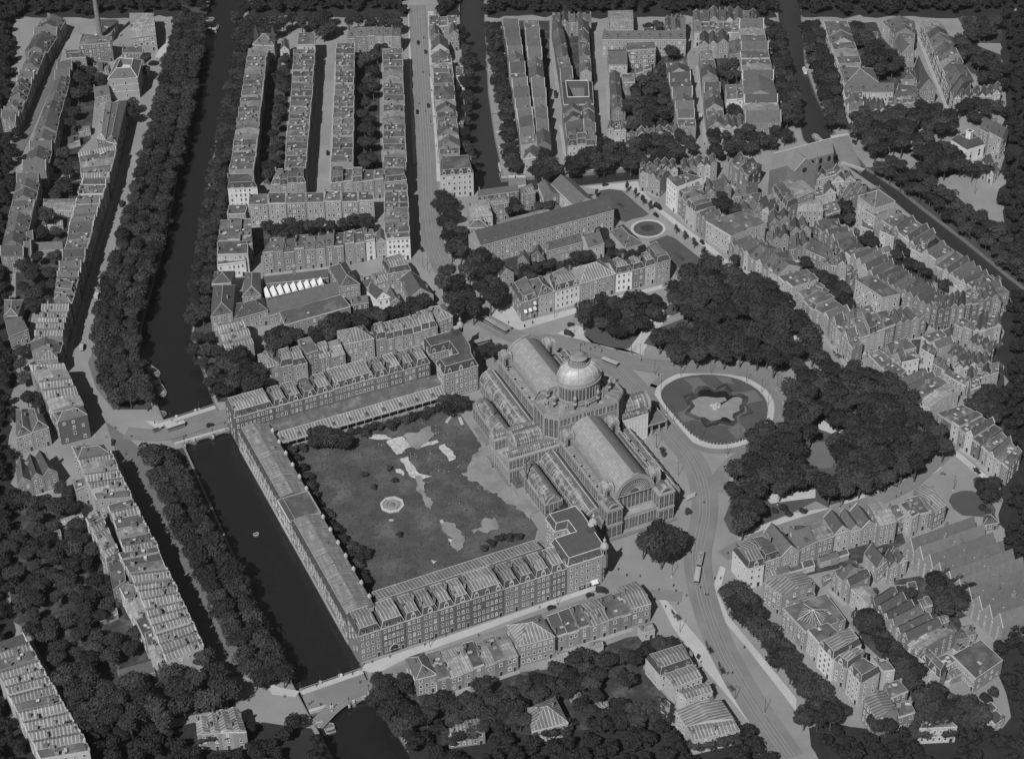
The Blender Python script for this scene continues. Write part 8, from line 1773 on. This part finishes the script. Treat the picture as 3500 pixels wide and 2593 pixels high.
m = MB(); m.tube((0, 0, 0), (0, 0, 4.2), .12, .08, 6); m2 = MB(); m2.lathe((0, 0, 4.2), [(.15, 0), (.35, .3), (.3, .7), (.1, .9), (0, 1.1)], 8); m3 = MB(); m3.box((0, 0, .3), (.8, .8, 1.5), 0)
LAMP = [('shaft', m.mesh('shaft', ['iron'])), ('lantern', m2.mesh('lantern', ['glass'])), ('base', m3.mesh('base', ['trim']))]
for k, s, where in (('I', '1305,400 1520,315 1410,590 1625,520 1720,470', 'on the tram bridge'), ('M', '285,1130 435,1070 580,1020 735,975 805,1150 655,1250 525,1290', 'on the lower arched bridge')):
    for i, p in enumerate(pts(k, s)): place(LAMP, 'bridge_lamp', f'lamp standard, {ordw(i)} of those {where}', 'street lamp', p, 0, 'lamps '+where)
NP = 0
for k, s, where in (('c', '1110,200 1160,240 1195,232 1255,258 1380,245 1230,205 1590,335 1735,460 600,48 668,15 490,70 2120,1540 1450,250', 'on the road behind the palace'), ('N', '920,215 1085,265 1305,145 1340,340 1360,380 1440,415 1280,500 1605,410 1585,410 1655,285 1700,285 1545,355 1550,925 1755,1010 1790,1005 1230,370 1375,475 1880,810 1475,85 1755,95 985,260', 'at the avenue crossing'), ('M', '830,920 965,880 1230,790 1285,745 1390,715 1640,720 1805,570 2105,505 610,1020 680,1010 485,1060 405,1100 160,1180 290,1180 735,1075 350,1240 435,1245 370,1225', 'on the gallery street and lower bridge'), ('I', '880,460 1000,525 810,530 1180,420 1415,520 1400,530 960,660', 'near the tram bridge'), ('G', '715,1220 655,1245 530,1220 560,1265 1355,1425', 'before the white park terrace'), ('K', '1595,810 1610,810 1625,815 1290,960 1255,985 1840,770 900,1060', 'on the lower square'), ('C', '360,1360 1700,240 1720,270 1695,330 1720,410 1690,190 1800,1105', 'in the old town streets'), ('B', '1445,300 1490,580 1505,700 1525,900 1500,940 1540,1120 1410,800 1460,860 1440,560', 'in the tram street'), ('H', '10,560 60,600 880,1230 960,1270', 'outside the parterre shops')):
    for p in pts(k, s):
        o = thing('person', f'person in dark clothes walking {where}', 'person', (p.x, p.y, .14), jit(0, 6.28), 'people walking '+where); ob('body', PER[NP % 2], o); ob('hat', HAT_, o); ob('face', FACE, o); NP += 1
# small things
p, q = at('c', 480, 1395), at('c', 630, 1300); base = ((p.x+q.x)/2, (p.y+q.y)/2, 0)
o = thing('lean_to_shed', 'dark boarded lean-to shed against the lower palace annex', 'shed', base); m = MB(); m.box((0, 0, 1.6), (7, 9, 3.2), 0); ob('wall', m.mesh('wall', ['wood']), o); m = MB(); m.poly([(-3.8, -4.8, 3.1), (3.8, -4.8, 4.4), (3.8, 4.8, 4.4), (-3.8, 4.8, 3.1)], 0); ob('roof', m.mesh('roof', ['tile']), o)
p = at('c', 2010, 1505); o = thing('hoarding', 'white advertisement hoarding at the palace street corner', 'hoarding', p, .2); m = MB(); m.box((0, 0, 2.2), (5, .15, 2.4), 0); ob('panel', m.mesh('panel', ['white_paint']), o)
for x in (-2, 2): m = MB(); m.box((x, .1, 1.1), (.15, .15, 2.2), 0); ob('post', m.mesh('post', ['wood']), o)
for i, (k, s) in enumerate((('J', '1690,345'), ('J', '1640,385'), ('J', '1730,400'))):
    p = at(k, *map(float, s.split(','))); o = thing('plank_stack', ['pale stack of planks by the upper garden bushes', 'thin stack of planks lying in the garden', 'long pale planks near the palace path'][i], 'planks', p, .7*i); m = MB()
    for j in range(4-i): m.box((jit(-.2, .2), 0, .15+.25*j), (6-j*.4, 1.6-.2*j, .2), 0)
    ob('board', m.mesh('board', ['trim']), o)
p = at('q', 1240, 640, .1); o = thing('rockery_fountain', 'pale rock fountain in the star-shaped pond of the oval garden', 'fountain', p); m = MB()
for i in range(26): a = jit(0, 6.28); r_ = jit(0, 3.0); m.lathe((r_*math.cos(a), r_*math.sin(a)*.8, -.2), [(jit(.5, 1.0), 0), (jit(.3, .6), jit(.5, 1.2)), (0, jit(1.0, 1.0+(3-r_)*.6))], 6, 0, 1, jit(.7, 1.2), jit(0, 1))
ob('rock', m.mesh('rock', ['plaster']), o)
a, b = at('q', 940, 718, .1), at('q', 1190, 645, .1); o = thing('pond_pipe', 'thin pale pipe laid over the pond to the rock fountain', 'pipe', a); m = MB(); m.tube((0, 0, .3), b-a+Vector((0, 0, .3)), .12, None, 5); ob('run', m.mesh('run', ['trim']), o)
# railing posts round the near rim of the oval lawn
o = thing('lawn_railing', 'low white-posted railing round the oval lawn', 'railing', tuple(c_)); m = MB(tuple(c_)); n_ = len(oi)
for i in range(n_):
    a, b = oi[i], oi[(i+1) % n_]; m.tube((a.x, a.y, .7), (b.x, b.y, .7), .03, None, 4)
ob('rail', m.mesh('rail', ['iron']), o)
pm = MB(); pm.box((0, 0, .45), (.16, .16, .9), 0); pm = pm.mesh('post', ['white_paint'])
for i in range(0, n_):
    if (oi[i]-c_).to_2d().dot(Vector((.41, .91))) < -3: ob('post', pm, o, (oi[i].x-c_.x, oi[i].y-c_.y, .16))
for k, s, lab in (('G', '660,1120', 'first-floor'), ('G', '697,1108', ''), ('G', '732,1100', ''), ('G', '732,1048', '')): pass
for o_ in [o for o in COL.objects if o.get('label', '').startswith('brick corner house with shop')]:
    Q = [p.to_2d() for p in pts('G', '632,1058 752,1020', 12)]; d = (Q[1]-Q[0]).normalized(); rz = math.atan2(d.y, d.x)
    for t, z in ((.2, 5.9), (.5, 5.9), (.8, 5.9), (.8, 9.2)):
        p = Q[0]+(Q[1]-Q[0])*t+Vector((d.y, -d.x))*.1; ob('awning', AWN, o_, (p.x-o_.location.x, p.y-o_.location.y, z), rz, (.48, .7, 1.1))
q_ = at('O', 620, 545, 11.6); o = [o for o in COL.objects if o.get('label', '').startswith('large flat avenue building')][0]
m = MB(); ax = (at('O', 872, 592, 11)-at('O', 570, 692, 11)).normalized(); az_ = math.atan2(ax.y, ax.x)
for k in range(4):
    a0, a1 = az_+k*math.pi/2, az_+(k+1)*math.pi/2; A_, B_ = Vector((7.5*math.cos(a0), 7.5*math.sin(a0), 0)), Vector((7.5*math.cos(a1), 7.5*math.sin(a1), 0)); T_ = Vector((0, 0, 3.2)); m.poly([A_, B_, T_], 0)
    m.tube(A_, T_, .2, None, 4, 1)
    for i in range(1, 8): m.tube(A_.lerp(B_, i/8), A_.lerp(B_, i/8).lerp(T_, 1-abs(i/8-.5)*2), .1, None, 4, 1)
ob('star_skylight', m.mesh('star_skylight', ['slate', 'trim']), o, (q_.x-o.location.x, q_.y-o.location.y, 11.05))
# haze over the whole town
hz_ = MB(); hz_.box((0, 150, 314), (2400, 2600, 636), 0); hm = bpy.data.materials.new('haze'); hm.use_nodes = True; n = hm.node_tree.nodes; n.clear(); ou = n.new('ShaderNodeOutputMaterial'); pv = n.new('ShaderNodeVolumePrincipled')
pv.inputs['Density'].default_value = HAZE = .000025; pv.inputs['Color'].default_value = (.9, .9, .9, 1); pv.inputs['Anisotropy'].default_value = .3; hm.node_tree.links.new(pv.outputs[0], ou.inputs['Volume']); MATS['haze'] = hm
USE_HAZE = True
if USE_HAZE: o = hz_.build('haze', ['haze']); o['kind'] = 'stuff'
print('houses', NH, 'windows', NWIN, 'trees', NT, sum(NT.values()), 'people', NP, 'objects', len(COL.objects))
